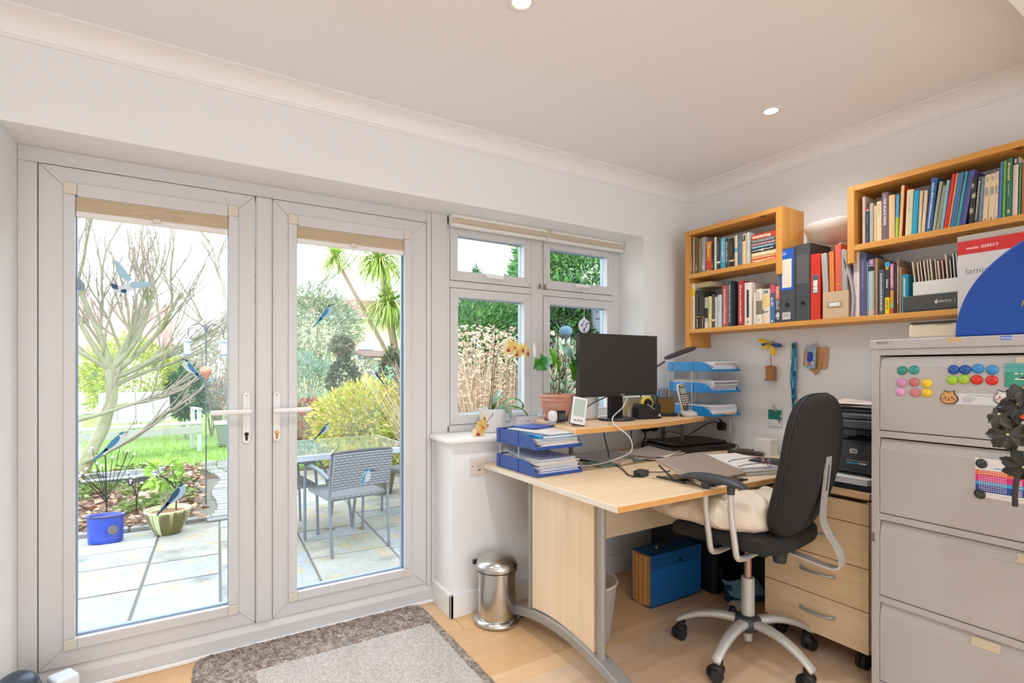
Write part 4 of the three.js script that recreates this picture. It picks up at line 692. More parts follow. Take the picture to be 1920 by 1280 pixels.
{ // expanding file
  const t = thing('expanding_file', 'blue expanding document case with carry handle under the desk', 'file case', [1.945, 0, -1.985]);
  const blue = mat(0x0f5f9e, 0.55), w = 0.375, h = 0.262, d = 0.135;
  part('front_flap', bb(0, w, 0, h, d - 0.005, d, 0.0015), blue, t); part('back_board', bb(0, w, 0, h, 0, 0.005, 0.0015), blue, t);
  part('base_board', bb(-0.002, w + 0.002, 0, 0.006, 0, d, 0.001), mat(0x12324f, 0.6), t);
  part('top_flap', [bb(0, w, h - 0.005, h, 0, d, 0.0015), bb(0, w, h - 0.075, h, d, d + 0.004, 0.0015)], mat(0x0c4c80, 0.55), t);
  for (let i = 0; i < 13; i++) { const z = 0.008 + i * 0.0092, bow = 0.012 * Math.sin((i + 1) / 14 * Math.PI); part('divider', bb(0.002 - bow, w - 0.002, 0.007, h - 0.007, z, z + 0.0066, 0.001), mat([0xc98f4e, 0xd6a05f, 0xb97f42][i % 3], 0.8), t); }
  part('clasp', [rod([w * 0.55, h - 0.052, d + 0.004], [w * 0.55, h - 0.052, d + 0.009], 0.011, 0.010, 20)], M.black, t);
  part('carry_handle', tube([[w * 0.30, h + 0.002, d * 0.5], [w * 0.33, h + 0.022, d * 0.5], [w * 0.42, h + 0.027, d * 0.5], [w * 0.51, h + 0.022, d * 0.5], [w * 0.54, h + 0.002, d * 0.5]], 0.009, 30, 10), M.black, t);
  part('handle_stud', [sphere(0.009, w * 0.30, h + 0.004, d * 0.5), sphere(0.009, w * 0.54, h + 0.004, d * 0.5)], M.brass, t);
}
{ // computer tower and things behind it
  const t = thing('computer_tower', 'black computer tower in the shade under the desk', 'computer', [2.335, 0, -2.22]);
  part('case', bb(0, 0.19, 0.008, 0.43, 0, 0.44, 0.006, 2), M.black, t); part('front_panel', bb(0.004, 0.186, 0.012, 0.426, 0.44, 0.452, 0.005, 2), M.blackGloss, t);
  part('drive_bay', [bb(0.02, 0.17, 0.36, 0.395, 0.452, 0.455, 0.001), bb(0.02, 0.17, 0.315, 0.35, 0.452, 0.455, 0.001)], M.darkGrey, t); part('power_button', rod([0.095, 0.27, 0.452], [0.095, 0.27, 0.456], 0.009), M.silver, t);
  part('foot', [bb(0.02, 0.05, 0, 0.009, 0.03, 0.41, 0), bb(0.14, 0.17, 0, 0.009, 0.03, 0.41, 0)], M.blackMatte, t);
  const b = thing('document_wallet', 'blue plastic wallet spilling pale papers on the floor under the desk', 'folder', [2.335, 0, -1.70]); b.rotation.y = -0.5;
  part('wallet', [bb(0, 0.2, 0, 0.03, -0.03, 0.0, 0.002), bb(0, 0.03, 0, 0.075, -0.03, 0, 0.002)], mat(0x144a78, 0.35), b);
  const p = new THREE.PlaneGeometry(0.2, 0.12, 12, 8); warp(p, (v) => { v.z += 0.01 * Math.sin(v.x * 30) + 0.02 * (v.x < -0.05 ? (-0.05 - v.x) * 12 : 0); }); part('paper', p.rotateX(-1.2).translate(0.1, 0.062, -0.02), mat(0x8cc3d6, 0.7, { side: THREE.DoubleSide }), b);
  const k = thing('computer_case', 'black equipment box behind the chair column under the desk', 'box', [2.54, 0, -2.02]); part('case', bb(0, 0.18, 0, 0.36, 0, 0.56, 0.006, 2), M.blackMatte, k); part('vent', [0, 1, 2, 3, 4].map((i) => bb(0.03, 0.15, 0.06 + i * 0.03, 0.07 + i * 0.03, 0.56, 0.563, 0)), M.darkGrey, k);
}
{ // small metal bird and white block at the left edge of the picture
  const t = thing('bird_doorstop', 'blue grey cast metal bird ornament on the floor by the door jamb', 'ornament', [-0.478, 0, -2.30], 0.35); t.scale.setScalar(1.62);
  const m = mat(0x4d5766, 0.32, { metalness: 0.6 });
  part('body', [tf(superEll(0.075, 0.075, 0.12, 0.9, 0.9, 24, 16), [0, 0.05, 0.0], [0.4, 0, 0])], m, t); part('head', [sphere(0.032, -0.012, 0.105, 0.02, 1.1, 0.95, 1.2, 20, 14), tf(new THREE.ConeGeometry(0.014, 0.06, 12), [-0.06, 0.105, 0.03], [0, 0, Math.PI / 2]), tf(superEll(0.06, 0.07, 0.05, 0.9, 0.9), [0, 0.08, 0.01], [0, 0, 0])], m, t);
  part('eye', sphere(0.005, -0.018, 0.112, 0.056), mat(0x23282f, 0.3), t); part('foot_plate', bx(0.11, 0.02, 0.12, 0, 0.01, 0, 0.004), mat(0x2c3038, 0.5), t);
  const w = thing('skirting_block', 'small pale blue white plastic block beside the metal bird', 'block', [-0.378, 0, -2.31], 0.5); w.scale.setScalar(1.5); part('block', bx(0.045, 0.105, 0.05, 0, 0.0525, 0, 0.006, 2), mat(0xdfeaf2, 0.3), w); part('side_seam', bx(0.046, 0.003, 0.051, 0, 0.08, 0, 0), mat(0xa7b9c6, 0.5), w);
}
// ================================================================ ON THE DESK, THE RISER AND THE SILL
const sheetGeo = (w, d, th, seed = 1, n = 14, curl = 0.004) => { const g = new THREE.BoxGeometry(w, th, d, n, 1, n), R = rng(seed), a = R() * 6, b = R() * 6; warp(g, (v) => { v.y += curl * (Math.sin(v.x * 9 + a) * Math.cos(v.z * 8 + b) * 0.5 + 0.5) * (0.3 + Math.abs(v.x / w) + Math.abs(v.z / d)); }); return g; };
function paperPile(parent, w, d, h, n, seed, mats = [M.paper, M.offPaper, M.bluePaper], name = 'sheet') {
  const R = rng(seed); let y = 0;
  for (let i = 0; i < n; i++) { const th = h / n, g = tf(sheetGeo(w * (0.95 + 0.05 * R()), d * (0.95 + 0.05 * R()), th * 0.94, seed + i, 8, 0.0012), [(R() - 0.5) * 0.012, y + th / 2, (R() - 0.5) * 0.014], [0, (R() - 0.5) * 0.06, 0]); y += th; part(name, g, mats[Math.floor(R() * mats.length)], parent); }
}
// stacking letter tray: opening to +z, from (0,0,0) to (w, h, -d)
function tray(parent, w, d, h, y, m, name = 'letter_tray') {
  const side = (x) => { const s = new THREE.Shape(); s.moveTo(-d, 0); s.lineTo(0, 0); s.lineTo(-0.028, h * 0.62); s.quadraticCurveTo(-0.06, h * 0.98, -0.11, h); s.lineTo(-d, h); s.closePath(); const g = new THREE.ExtrudeGeometry(s, { depth: 0.0028, bevelEnabled: false, curveSegments: 6 }); g.applyMatrix4(new THREE.Matrix4().makeBasis(V(0, 0, 1), V(0, 1, 0), V(-1, 0, 0))); g.translate(x + 0.0028, y, 0); return g; };
  const p = part(name, [side(0), side(w - 0.0028), bb(0, w, y, y + 0.003, -d, 0, 0.001), bb(0.0028, w - 0.0028, y + 0.003, y + h, -d, -d + 0.003, 0), bb(0, w, y, y + 0.013, -0.004, 0.001, 0.001)], m, parent);
  part('rib', [bb(-0.0028, 0, y + 0.001, y + h - 0.002, -d * 0.47, -d * 0.43, 0.001), bb(-0.0028, 0, y + 0.001, y + h - 0.002, -d + 0.01, -d + 0.03, 0.001)], m, p);
  return p;
}
{
  const t = thing('letter_trays', 'two stacked dark blue letter trays full of papers, front corner of desk', 'letter trays', [1.253, TOP, -1.842], 0.02), m = mat(0x2a4f9c, 0.32);
  tray(t, 0.252, 0.335, 0.062, 0.0006, m); tray(t, 0.252, 0.335, 0.066, 0.117, m);
  part('riser_rod', [[0.006, -0.15], [0.006, -0.31], [0.246, -0.15], [0.246, -0.31]].map(([x, z]) => rod([x, 0.04, z], [x, 0.125, z], 0.003)), M.silver, t);
  const a = thing('paper_stack', 'thick stack of curling white papers in the lower blue tray', 'papers', [1.253 + 0.126, TOP + 0.0042, -1.842 - 0.165], 0.03); paperPile(a, 0.222, 0.305, 0.055, 9, 31);
  const R = rng(6); for (let i = 0; i < 4; i++) { const g = new THREE.BoxGeometry(0.205, 0.0022, 0.28, 4, 1, 12); warp(g, (v) => { v.y += 0.028 * Math.max(0, -v.z / 0.14) ** 2 * (1 - i * 0.15); }); part('sheet', tf(g, [(R() - 0.5) * 0.01, 0.057 + i * 0.0026, 0], [0, (R() - 0.5) * 0.08, 0]), [M.paper, M.bluePaper][i % 2], a); }
  const b = thing('paper_stack', 'papers under a bright blue folder in the upper blue tray', 'papers', [1.253 + 0.126, TOP + 0.1208, -1.842 - 0.16], 0.02); paperPile(b, 0.222, 0.30, 0.04, 7, 37);
  const f = thing('plastic_folder', 'glossy sky blue plastic folder on top of the blue tray stack', 'folder', [1.253 + 0.128, TOP + 0.1625, -1.842 - 0.155], 0.05);
  part('cover', [sheetGeo(0.226, 0.31, 0.003, 4, 8, 0.001).translate(0, 0.0025, 0), sheetGeo(0.226, 0.31, 0.003, 4, 8, 0.001).translate(0, 0.013, 0), bx(0.004, 0.013, 0.30, -0.112, 0.0075, 0, 0.002)], mat(0x1390cc, 0.2, { clearcoat: 0.5 }), f); part('contents', sheetGeo(0.215, 0.30, 0.008, 4, 8, 0.001).translate(0.003, 0.0075, 0.004), M.paper, f);
  const e = thing('envelope', 'white envelope lying on the sky blue folder', 'envelope', [1.253 + 0.14, TOP + 0.180, -1.842 - 0.15], 0.12); part('envelope_body', sheetGeo(0.2, 0.29, 0.004, 5, 8, 0.003), M.offPaper, e);
  const n = thing('ring_folder', 'royal blue card wallet leaning at the back of the upper tray', 'folder', [1.253 + 0.16, TOP + 0.187, -1.842 - 0.26], 0.25); part('wallet', sheetGeo(0.17, 0.15, 0.006, 8, 8, 0.004), mat(0x1f4fae, 0.4), n);
}
{
  const t = thing('letter_trays', 'three stacked light blue letter trays by the right wall', 'letter trays', [2.425, RISER, -1.85], 0), m = mat(0x1581c4, 0.3);
  for (const y of [0.0006, 0.132, 0.25]) tray(t, 0.238, 0.318, 0.055, y, m);
  part('riser_rod', [[-0.005, -0.14], [-0.005, -0.305], [0.243, -0.14], [0.243, -0.305]].map(([x, z]) => rod([x, 0.0, z], [x, 0.255, z], 0.0028)), M.silver, t);
  const add = (y, label, h, n, s) => { const q = thing('paper_stack', label, 'papers', [2.425 + 0.119, RISER + y, -1.85 - 0.15], (s % 3 - 1) * 0.03); paperPile(q, 0.212, 0.285, h, n, s); return q; };
  add(0.254, 'papers in the topmost light blue tray', 0.05, 6, 41); const mid = add(0.136, 'spiral notebooks and papers in the middle light blue tray', 0.062, 7, 43); add(0.0046, 'papers and an orange card in the lowest light blue tray', 0.056, 6, 47);
  part('spiral', Array.from({ length: 17 }, (_, i) => new THREE.TorusGeometry(0.006, 0.0014, 6, 12).translate(-0.104, 0.064, -0.13 + i * 0.0155)), M.white, mid);
  const oc = thing('index_card', 'orange card poking from the lowest light blue tray', 'card', [2.425 + 0.11, RISER + 0.014, -1.842], 0); part('card', bx(0.075, 0.0035, 0.03, 0, 0.0018, 0.012, 0.0008), mat(0xe0932c, 0.6), oc); oc.rotation.x = 0.05;
}
{ // monitor
  const t = thing('computer_monitor', 'black flat screen computer monitor on the desk riser', 'monitor', [1.8985, RISER, -2.02], 0.0);
  part('screen_back', [bb(-0.272, 0.272, 0.122, 0.443, -0.03, -0.006, 0.006, 2), bb(-0.16, 0.16, 0.17, 0.4, -0.055, -0.028, 0.014, 2)], M.black, t);
  part('bezel', [bb(-0.2725, 0.2725, 0.122, 0.142, -0.008, 0.0012, 0.002), bb(-0.2725, -0.2705, 0.142, 0.4435, -0.008, 0.0012, 0.0006), bb(0.2705, 0.2725, 0.142, 0.4435, -0.008, 0.0012, 0.0006), bb(-0.2725, 0.2725, 0.4415, 0.4435, -0.008, 0.0012, 0.0006)], mat(0x2b2a28, 0.4), t);
  part('display', bb(-0.2705, 0.2705, 0.142, 0.4415, -0.007, 0.0002, 0), mat(0x2e2c2b, 0.42), t);
  part('logo', bx(0.03, 0.005, 0.0008, 0.015, 0.1305, 0.0014, 0), mat(0x9d9a94, 0.4), t);
  part('stand_neck', bb(-0.045, 0.045, 0.012, 0.2, -0.05, -0.026, 0.004, 2), M.black, t);
  part('stand_base', [extrFlat((() => { const s = new THREE.Shape(); s.absellipse(0, 0, 0.105, 0.085, 0, Math.PI * 2); return s; })(), 0.0006, 0.012, 0.003, 40).translate(-0.02, 0, 0.0)], mat(0x2c3138, 0.32), t);
}
{ // desk lamp
  const t = thing('desk_lamp', 'grey gooseneck desk lamp reaching past the monitor', 'lamp', [2.16, RISER, -2.13]);
  part('base', lathe([[0.001, 0.016], [0.05, 0.014], [0.058, 0.006], [0.058, 0.0006], [0.001, 0.0006]], 28), M.darkGrey, t);
  part('gooseneck', tube([[0, 0.014, 0], [0, 0.12, 0], [0.01, 0.2, 0.02], [0.04, 0.258, 0.05], [0.11, 0.306, 0.075]], 0.0055, 50, 10), M.darkGrey, t);
  const h = part('lamp_head', [tf(superEll(0.25, 0.017, 0.044, 0.6, 0.75, 30, 12), [0.235, 0.356, 0.08], [0.35, 0, 0.31])], mat(0x30343a, 0.28), t);
  part('diffuser', tf(superEll(0.18, 0.007, 0.032, 0.6, 0.75, 24, 10), [0.225, 0.3455, 0.0835], [0.35, 0, 0.31]), mat(0xc8ccd2, 0.35), h);
}
{ // cordless phone on its cradle
  const t = thing('cordless_phone', 'grey cordless phone standing in its charging cradle', 'phone', [2.345, RISER, -1.965], -0.42);
  part('cradle', [tf(superEll(0.088, 0.03, 0.098, 0.55, 0.75, 30, 14), [0.006, 0.0155, 0.012], [0.18, 0, 0])], mat(0xc4c2be, 0.35), t); part('cradle_foot', superEll(0.086, 0.012, 0.09, 0.6, 0.8).translate(0.004, 0.0066, 0.006), M.black, t);
  const hs = new THREE.Group(); hs.name = 'handset'; t.add(hs); hs.position.set(-0.004, 0.02, 0.0); hs.rotation.x = -0.22; hs.rotation.z = 0.10;
  const b = superEll(0.052, 0.165, 0.024, 0.4, 0.6, 28, 24); part('shell', b.translate(0, 0.083, 0), mat(0xcfcdc8, 0.35), hs);
  part('face_plate', superEll(0.04, 0.15, 0.006, 0.35, 0.5).translate(0, 0.085, 0.0105), mat(0x4a4642, 0.4), hs); part('earpiece', bx(0.02, 0.006, 0.003, 0, 0.15, 0.0135, 0.0014), mat(0xd5c4a5, 0.4), hs);
  part('phone_display', bx(0.031, 0.034, 0.002, 0, 0.122, 0.0135, 0.001), mat(0x8f9a94, 0.3), hs);
  for (let r = 0; r < 5; r++) for (let c = 0; c < 3; c++) part('key', bx(0.0085, 0.0065, 0.004, (c - 1) * 0.012, 0.094 - r * 0.0125, 0.0138, 0.0015), r === 4 && c === 2 ? mat(0xc9673c, 0.5) : mat(0xded3c2, 0.5), hs);
}
{ // desk tidy with smoky front
  const t = thing('desk_tidy', 'smoky brown plastic desk tidy on a black tray', 'pen holder', [2.262, RISER, -2.055], -0.45);
  part('base_tray', bb(-0.062, 0.062, 0.0006, 0.018, -0.05, 0.05, 0.004, 2), M.black, t); part('back_plate', bb(-0.06, -0.05, 0.018, 0.118, -0.045, 0.045, 0.002), M.black, t);
  const sm = mat(0x8a6a3a, 0.2, { transmission: 0.35, thickness: 0 }); part('pen_pot', [bb(-0.048, 0.05, 0.018, 0.105, 0.034, 0.037, 0.0006), bb(-0.048, 0.05, 0.018, 0.105, -0.037, -0.034, 0.0006), bb(0.047, 0.05, 0.018, 0.105, -0.034, 0.034, 0.0006)], sm, t); part('pot_rim', bb(-0.05, 0.052, 0.103, 0.108, -0.039, 0.039, 0.001), mat(0x4a4a52, 0.3), t);
  const pen = (label, c, x, h, lean) => { const p = thing('pen', label, 'pen', [2.262 + x, RISER + 0.02, -2.055], 0, 'pens in the desk tidy'); part('barrel', rod([0, 0, 0], [lean, h, 0.01], 0.004, 0.004, 10), mat(c, 0.4), p); part('cap', rod([lean, h, 0.01], [lean * 1.12, h * 1.15, 0.0115], 0.0046, 0.0035, 10), mat(c, 0.3), p); };
  pen('blue capped pen in the smoky desk tidy', 0x2f79c4, -0.03, 0.11, -0.018); pen('brown pen in the smoky desk tidy', 0x6b2f24, 0.01, 0.11, 0.01);
}
{ // tape dispenser
  const t = thing('tape_dispenser', 'black tape dispenser holding a yellow tape roll', 'tape dispenser', [2.07, RISER, -1.985], -0.16);
  const s = new THREE.Shape(); s.moveTo(-0.085, 0); s.lineTo(0.062, 0); s.lineTo(0.056, 0.078); s.lineTo(0.032, 0.08); s.lineTo(0.022, 0.05); s.quadraticCurveTo(0.008, 0.046, -0.03, 0.074); s.lineTo(-0.075, 0.082); s.lineTo(-0.085, 0.06); s.closePath();
  part('body', extr(s, 0.06, 0.003, 8).translate(0, 0.0006, -0.03), M.blackMatte, t); part('edge_strip', extr(shapeOf([[0.02, 0.052], [0.01, 0.049], [-0.03, 0.076], [-0.024, 0.079]]), 0.061, 0.0006).translate(0, 0.0006, -0.0305), mat(0x7f8a98, 0.35), t);
  const r = new THREE.TorusGeometry(0.029, 0.009, 10, 36); r.scale(1, 1, 1.3); part('tape_roll', r.translate(-0.012, 0.082, 0.0), mat(0xd6b93a, 0.25), t); part('tape_core', [rod([-0.012, 0.082, -0.02], [-0.012, 0.082, 0.02], 0.021, 0.021, 24)], M.black, t); part('badge', rod([0.048, 0.018, 0.03], [0.048, 0.018, 0.0308], 0.007, 0.007, 18), mat(0xd9d6c8, 0.4), t);
}
{ // boxes and small things behind the monitor stand
  const a = thing('carton', 'cream card carton behind the tape dispenser', 'box', [2.07, RISER, -2.15], 0.05); part('case', bb(-0.07, 0.09, 0.0006, 0.105, -0.04, 0.04, 0.002), mat(0xe6dcae, 0.7), a); part('lid', bb(-0.071, 0.091, 0.09, 0.107, -0.041, 0.041, 0.002), mat(0xeae3c2, 0.7), a);
  const b = thing('carton', 'white carton between monitor stand and tape dispenser', 'box', [1.955, RISER, -2.12], 0); part('case', bb(-0.03, 0.03, 0.0006, 0.11, -0.03, 0.03, 0.002), mat(0xd9e0ea, 0.6), b); part('label', bb(-0.02, 0.02, 0.05, 0.09, 0.03, 0.0306, 0), mat(0x9fb2cf, 0.6), b);
  const c = thing('glass_bottle', 'tiny glass bottle with a cork on the monitor foot', 'bottle', [1.925, RISER + 0.0125, -1.985]); part('bottle', lathe([[0.001, 0.0006], [0.01, 0.001], [0.0105, 0.006], [0.0105, 0.034], [0.006, 0.042], [0.006, 0.049], [0.0045, 0.049], [0.001, 0.049]], 18), mat(0xd9d4cc, 0.1, { transmission: 0.7, thickness: 0 }), c); part('cork', cyl(0.0045, 0.0055, 0.009, 0, 0.048, 0, 12), mat(0xb07a4a, 0.8), c);
  const d = thing('plant_pot', 'plain white cylindrical pot behind the monitor', 'pot', [1.80, RISER, -2.16]); part('pot', lathe([[0.001, 0.0006], [0.05, 0.0006], [0.053, 0.004], [0.056, 0.118], [0.053, 0.12], [0.050, 0.116], [0.001, 0.1]], 32), mat(0xe3e1de, 0.4), d);
  const e = thing('cone_ornament', 'small white paper cone behind the cube clock', 'ornament', [1.628, RISER, -2.085]); part('cone', new THREE.ConeGeometry(0.016, 0.085, 16).translate(0, 0.0431, 0), mat(0xe6e8e4, 0.6), e);
}
{ // cube clock
  const t = thing('desk_clock', 'small black cube clock with a white ribbed side', 'clock', [1.502, RISER, -2.045], 0.25);
  part('body', bb(-0.016, 0.044, 0.004, 0.062, -0.026, 0.026, 0.003), M.blackGloss, t); part('shell', [tf(superEll(0.036, 0.058, 0.05, 0.7, 0.8, 20, 14), [-0.022, 0.034, 0], [0, 0, 0])], mat(0xe4e0da, 0.4), t); part('plinth', bb(-0.035, 0.046, 0.0006, 0.006, -0.028, 0.03, 0.002), M.silver, t); part('display', bb(-0.008, 0.036, 0.018, 0.05, 0.026, 0.0266, 0), mat(0x4c5a66, 0.2), t);
}
{ // weather station
  const t = thing('weather_station', 'silver digital weather display leaning on its stand', 'clock', [1.497, RISER, -1.873], -0.35); t.rotation.order = 'YXZ';
  const b = new THREE.Group(); b.name = 'display_unit'; t.add(b); b.rotation.x = -0.22; b.rotation.z = -0.2; b.position.y = 0.0085;
  part('case', bb(-0.038, 0.038, 0, 0.132, -0.012, 0.0, 0.004, 2), mat(0x3a3f45, 0.4), b); part('front', bb(-0.0355, 0.0355, 0.003, 0.129, 0, 0.004, 0.002), mat(0xd8d8d8, 0.35), b);
  part('lcd', bb(-0.026, 0.026, 0.04, 0.12, 0.004, 0.0046, 0), sticker(0.052, 0.08, (g, w, h) => { g.fillStyle = '#a9bab0'; g.fillRect(0, 0, w, h); g.fillStyle = '#33423b'; g.font = 'bold 120px sans-serif'; g.textAlign = 'center'; g.fillRect(30, 60, 90, 16); g.fillRect(110, 60, 16, 110); g.beginPath(); g.moveTo(190, 60); g.lineTo(225, 60); g.lineTo(120, 330); g.lineTo(85, 330); g.fill(); }), b);
  for (const i of [-1, 0, 1]) part('button', bx(0.011, 0.006, 0.003, i * 0.015, 0.021, 0.0045, 0.002), M.midGrey, b);
  part('stand', [rod([0.012, 0.1, -0.02], [0.018, 0.0, -0.075], 0.005, 0.006), bx(0.04, 0.008, 0.02, 0.018, 0.005, -0.072, 0.002)], M.black, t);
  const o = thing('terracotta_token', 'little orange token behind the weather display', 'ornament', [1.545, RISER, -1.925]); part('token', lathe([[0.001, 0.0006], [0.013, 0.001], [0.014, 0.018], [0.008, 0.036], [0.001, 0.04]], 14), mat(0xd5763f, 0.6), o); part('collar', new THREE.TorusGeometry(0.013, 0.002, 6, 18).rotateX(Math.PI / 2).translate(0, 0.012, 0), M.black, o);
}
// leaves: a blade bent along its length. pts: spine; w: half width profile
function leafGeo(pts, wmax, fold = 0.25, n = 14, tip = 1.0, up = V(0, 1, 0), peak = 0.45) {
  const c = curve(pts), pos = [], uv = [], idx = [];
  for (let i = 0; i <= n; i++) { const k = i / n, p = c.getPoint(k), tg = c.getTangent(k), sd = new THREE.Vector3().crossVectors(tg, up); if (sd.lengthSq() < 1e-4) sd.set(1, 0, 0); sd.normalize(); const nn = new THREE.Vector3().crossVectors(sd, tg).normalize(); const w = wmax * Math.pow(Math.sin(Math.PI * Math.pow(k, Math.log(0.5) / Math.log(peak)) * 0.999 + 0.001), tip) + 0.0006; for (const s of [-1, -0.5, 0, 0.5, 1]) { const q = p.clone().addScaledVector(sd, s * w).addScaledVector(nn, Math.abs(s) * w * fold); pos.push(q.x, q.y, q.z); uv.push(k, (s + 1) / 2); } }
  for (let i = 0; i < n; i++) for (let j = 0; j < 4; j++) { const a = i * 5 + j; idx.push(a, a + 1, a + 5, a + 1, a + 6, a + 5); }
  const g = new THREE.BufferGeometry(); g.setAttribute('position', new THREE.Float32BufferAttribute(pos, 3)); g.setAttribute('uv', new THREE.Float32BufferAttribute(uv, 2)); g.setIndex(idx); g.computeVertexNormals(); return g;
}
const leafMat = (c, r = 0.4, tr = 0.25) => mat(c, r, { side: THREE.DoubleSide, transmission: tr, thickness: 0 });
{ // orchid
  const t = thing('potted_orchid', 'yellow flowered orchid in a white pot on the window sill', 'plant', [1.362, 0.862, -2.42]);
  part('pot', lathe([[0.001, 0.0006], [0.056, 0.0006], [0.061, 0.005], [0.076, 0.118], [0.0765, 0.123], [0.072, 0.123], [0.068, 0.105], [0.001, 0.1]], 40), M.white, t);
  part('bark_chips', sphere(0.066, 0, 0.102, 0, 1, 0.16, 1), mat(0x6d5741, 0.95), t);
  part('support_cane', rod([-0.02, 0.1, 0], [0.018, 0.572, 0.005], 0.0024, 0.002, 8), mat(0x4a3d33, 0.7), t);
  part('flower_stem', tube([[-0.01, 0.11, 0.004], [0.0, 0.25, 0.006], [0.012, 0.36, 0.008], [0.024, 0.42, 0.014], [0.055, 0.446, 0.02], [0.09, 0.45, 0.024], [0.17, 0.435, 0.03]], 0.0022, 50), mat(0x5d5240, 0.6), t);
  part('flower_stem', tube([[0.0, 0.1, 0.01], [-0.03, 0.105, 0.06], [-0.08, 0.075, 0.10], [-0.125, 0.045, 0.115]], 0.0018, 30), mat(0x7c7355, 0.6), t);
  const G = leafMat(0x4f8f22, 0.3, 0.2), S = leafMat(0x9fb8a4, 0.3, 0.15);
  const L = [[[0.01, 0.11, 0], [0.06, 0.15, 0.02], [0.11, 0.17, 0.035], [0.15, 0.15, 0.05], [0.155, 0.11, 0.055]], [[0.01, 0.11, 0.01], [0.07, 0.13, 0.05], [0.13, 0.115, 0.08], [0.16, 0.07, 0.1], [0.168, 0.03, 0.105]], [[0, 0.11, 0.02], [0.03, 0.125, 0.06], [0.045, 0.105, 0.09], [0.05, 0.06, 0.10]], [[0, 0.11, 0], [0.02, 0.17, -0.01], [0.05, 0.205, -0.01], [0.07, 0.215, 0]], [[0, 0.11, 0.0], [0.005, 0.15, 0.02], [0.03, 0.185, 0.035], [0.055, 0.2, 0.045]], [[-0.01, 0.11, 0], [-0.05, 0.13, 0.02], [-0.06, 0.125, 0.03]]];
  L.forEach((p, i) => part('leaf', leafGeo(p, [0.019, 0.018, 0.03, 0.021, 0.018, 0.014][i], 0.3, 14, 0.7, i === 2 ? V(1, 0.3, 0) : V(0, 1, 0.2)), [G, G, S, S, G, S][i], t));
  const petalM = leafMat(0xf6de8c, 0.55, 0.4), petalP = leafMat(0xf8ead0, 0.55, 0.4), lipM = mat(0xa8324a, 0.5), eyeM = mat(0xe9a43c, 0.5);
  const flower = (x, y, z, s, ry, rx, pale) => { const f = new THREE.Group(); f.name = 'flower'; f.position.set(x, y, z); f.rotation.set(rx, ry, 0); t.add(f); for (let k = 0; k < 5; k++) { const a = (k / 5) * 2 * Math.PI + Math.PI / 2, w = k === 1 || k === 4 ? 0.021 : 0.013, l = 0.034 * s; part('petal', leafGeo([[0, 0, 0], [Math.cos(a) * l * 0.5, Math.sin(a) * l * 0.5, 0.004], [Math.cos(a) * l, Math.sin(a) * l, -0.002]], w * s, 0.15, 8, 0.6, V(0, 0, 1), 0.6), pale && k % 2 ? petalP : petalM, f); } part('lip', [sphere(0.0065 * s, 0, -0.006, 0.008, 1, 1.1, 1), sphere(0.005 * s, 0.005, -0.012, 0.006), sphere(0.005 * s, -0.005, -0.012, 0.006)], lipM, f); part('column', sphere(0.0045 * s, 0, 0.003, 0.008), eyeM, f); };
  flower(0.075, 0.442, 0.035, 1.0, -0.2, 0.1, true); flower(0.115, 0.45, 0.032, 1.1, 0.3, 0.1, false); flower(0.125, 0.42, 0.045, 0.9, -0.4, 0.35, true); flower(0.16, 0.44, 0.04, 1.1, 0.1, 0.0, false); flower(0.195, 0.425, 0.036, 1.0, 0.5, 0.1, true); flower(0.09, 0.465, 0.02, 0.8, -0.7, -0.2, true);
  flower(-0.135, 0.045, 0.125, 1.35, 0.4, 0.1, false); flower(-0.115, 0.085, 0.105, 0.95, 0.9, -0.3, true); flower(-0.155, 0.02, 0.13, 1.0, -0.2, 0.4, true);
  for (const [x, y, z] of [[-0.095, 0.05, 0.118], [0.205, 0.405, 0.035]]) part('bud', sphere(0.006, x, y, z, 1, 1.4, 1), mat(0xc08a86, 0.5), t);
}
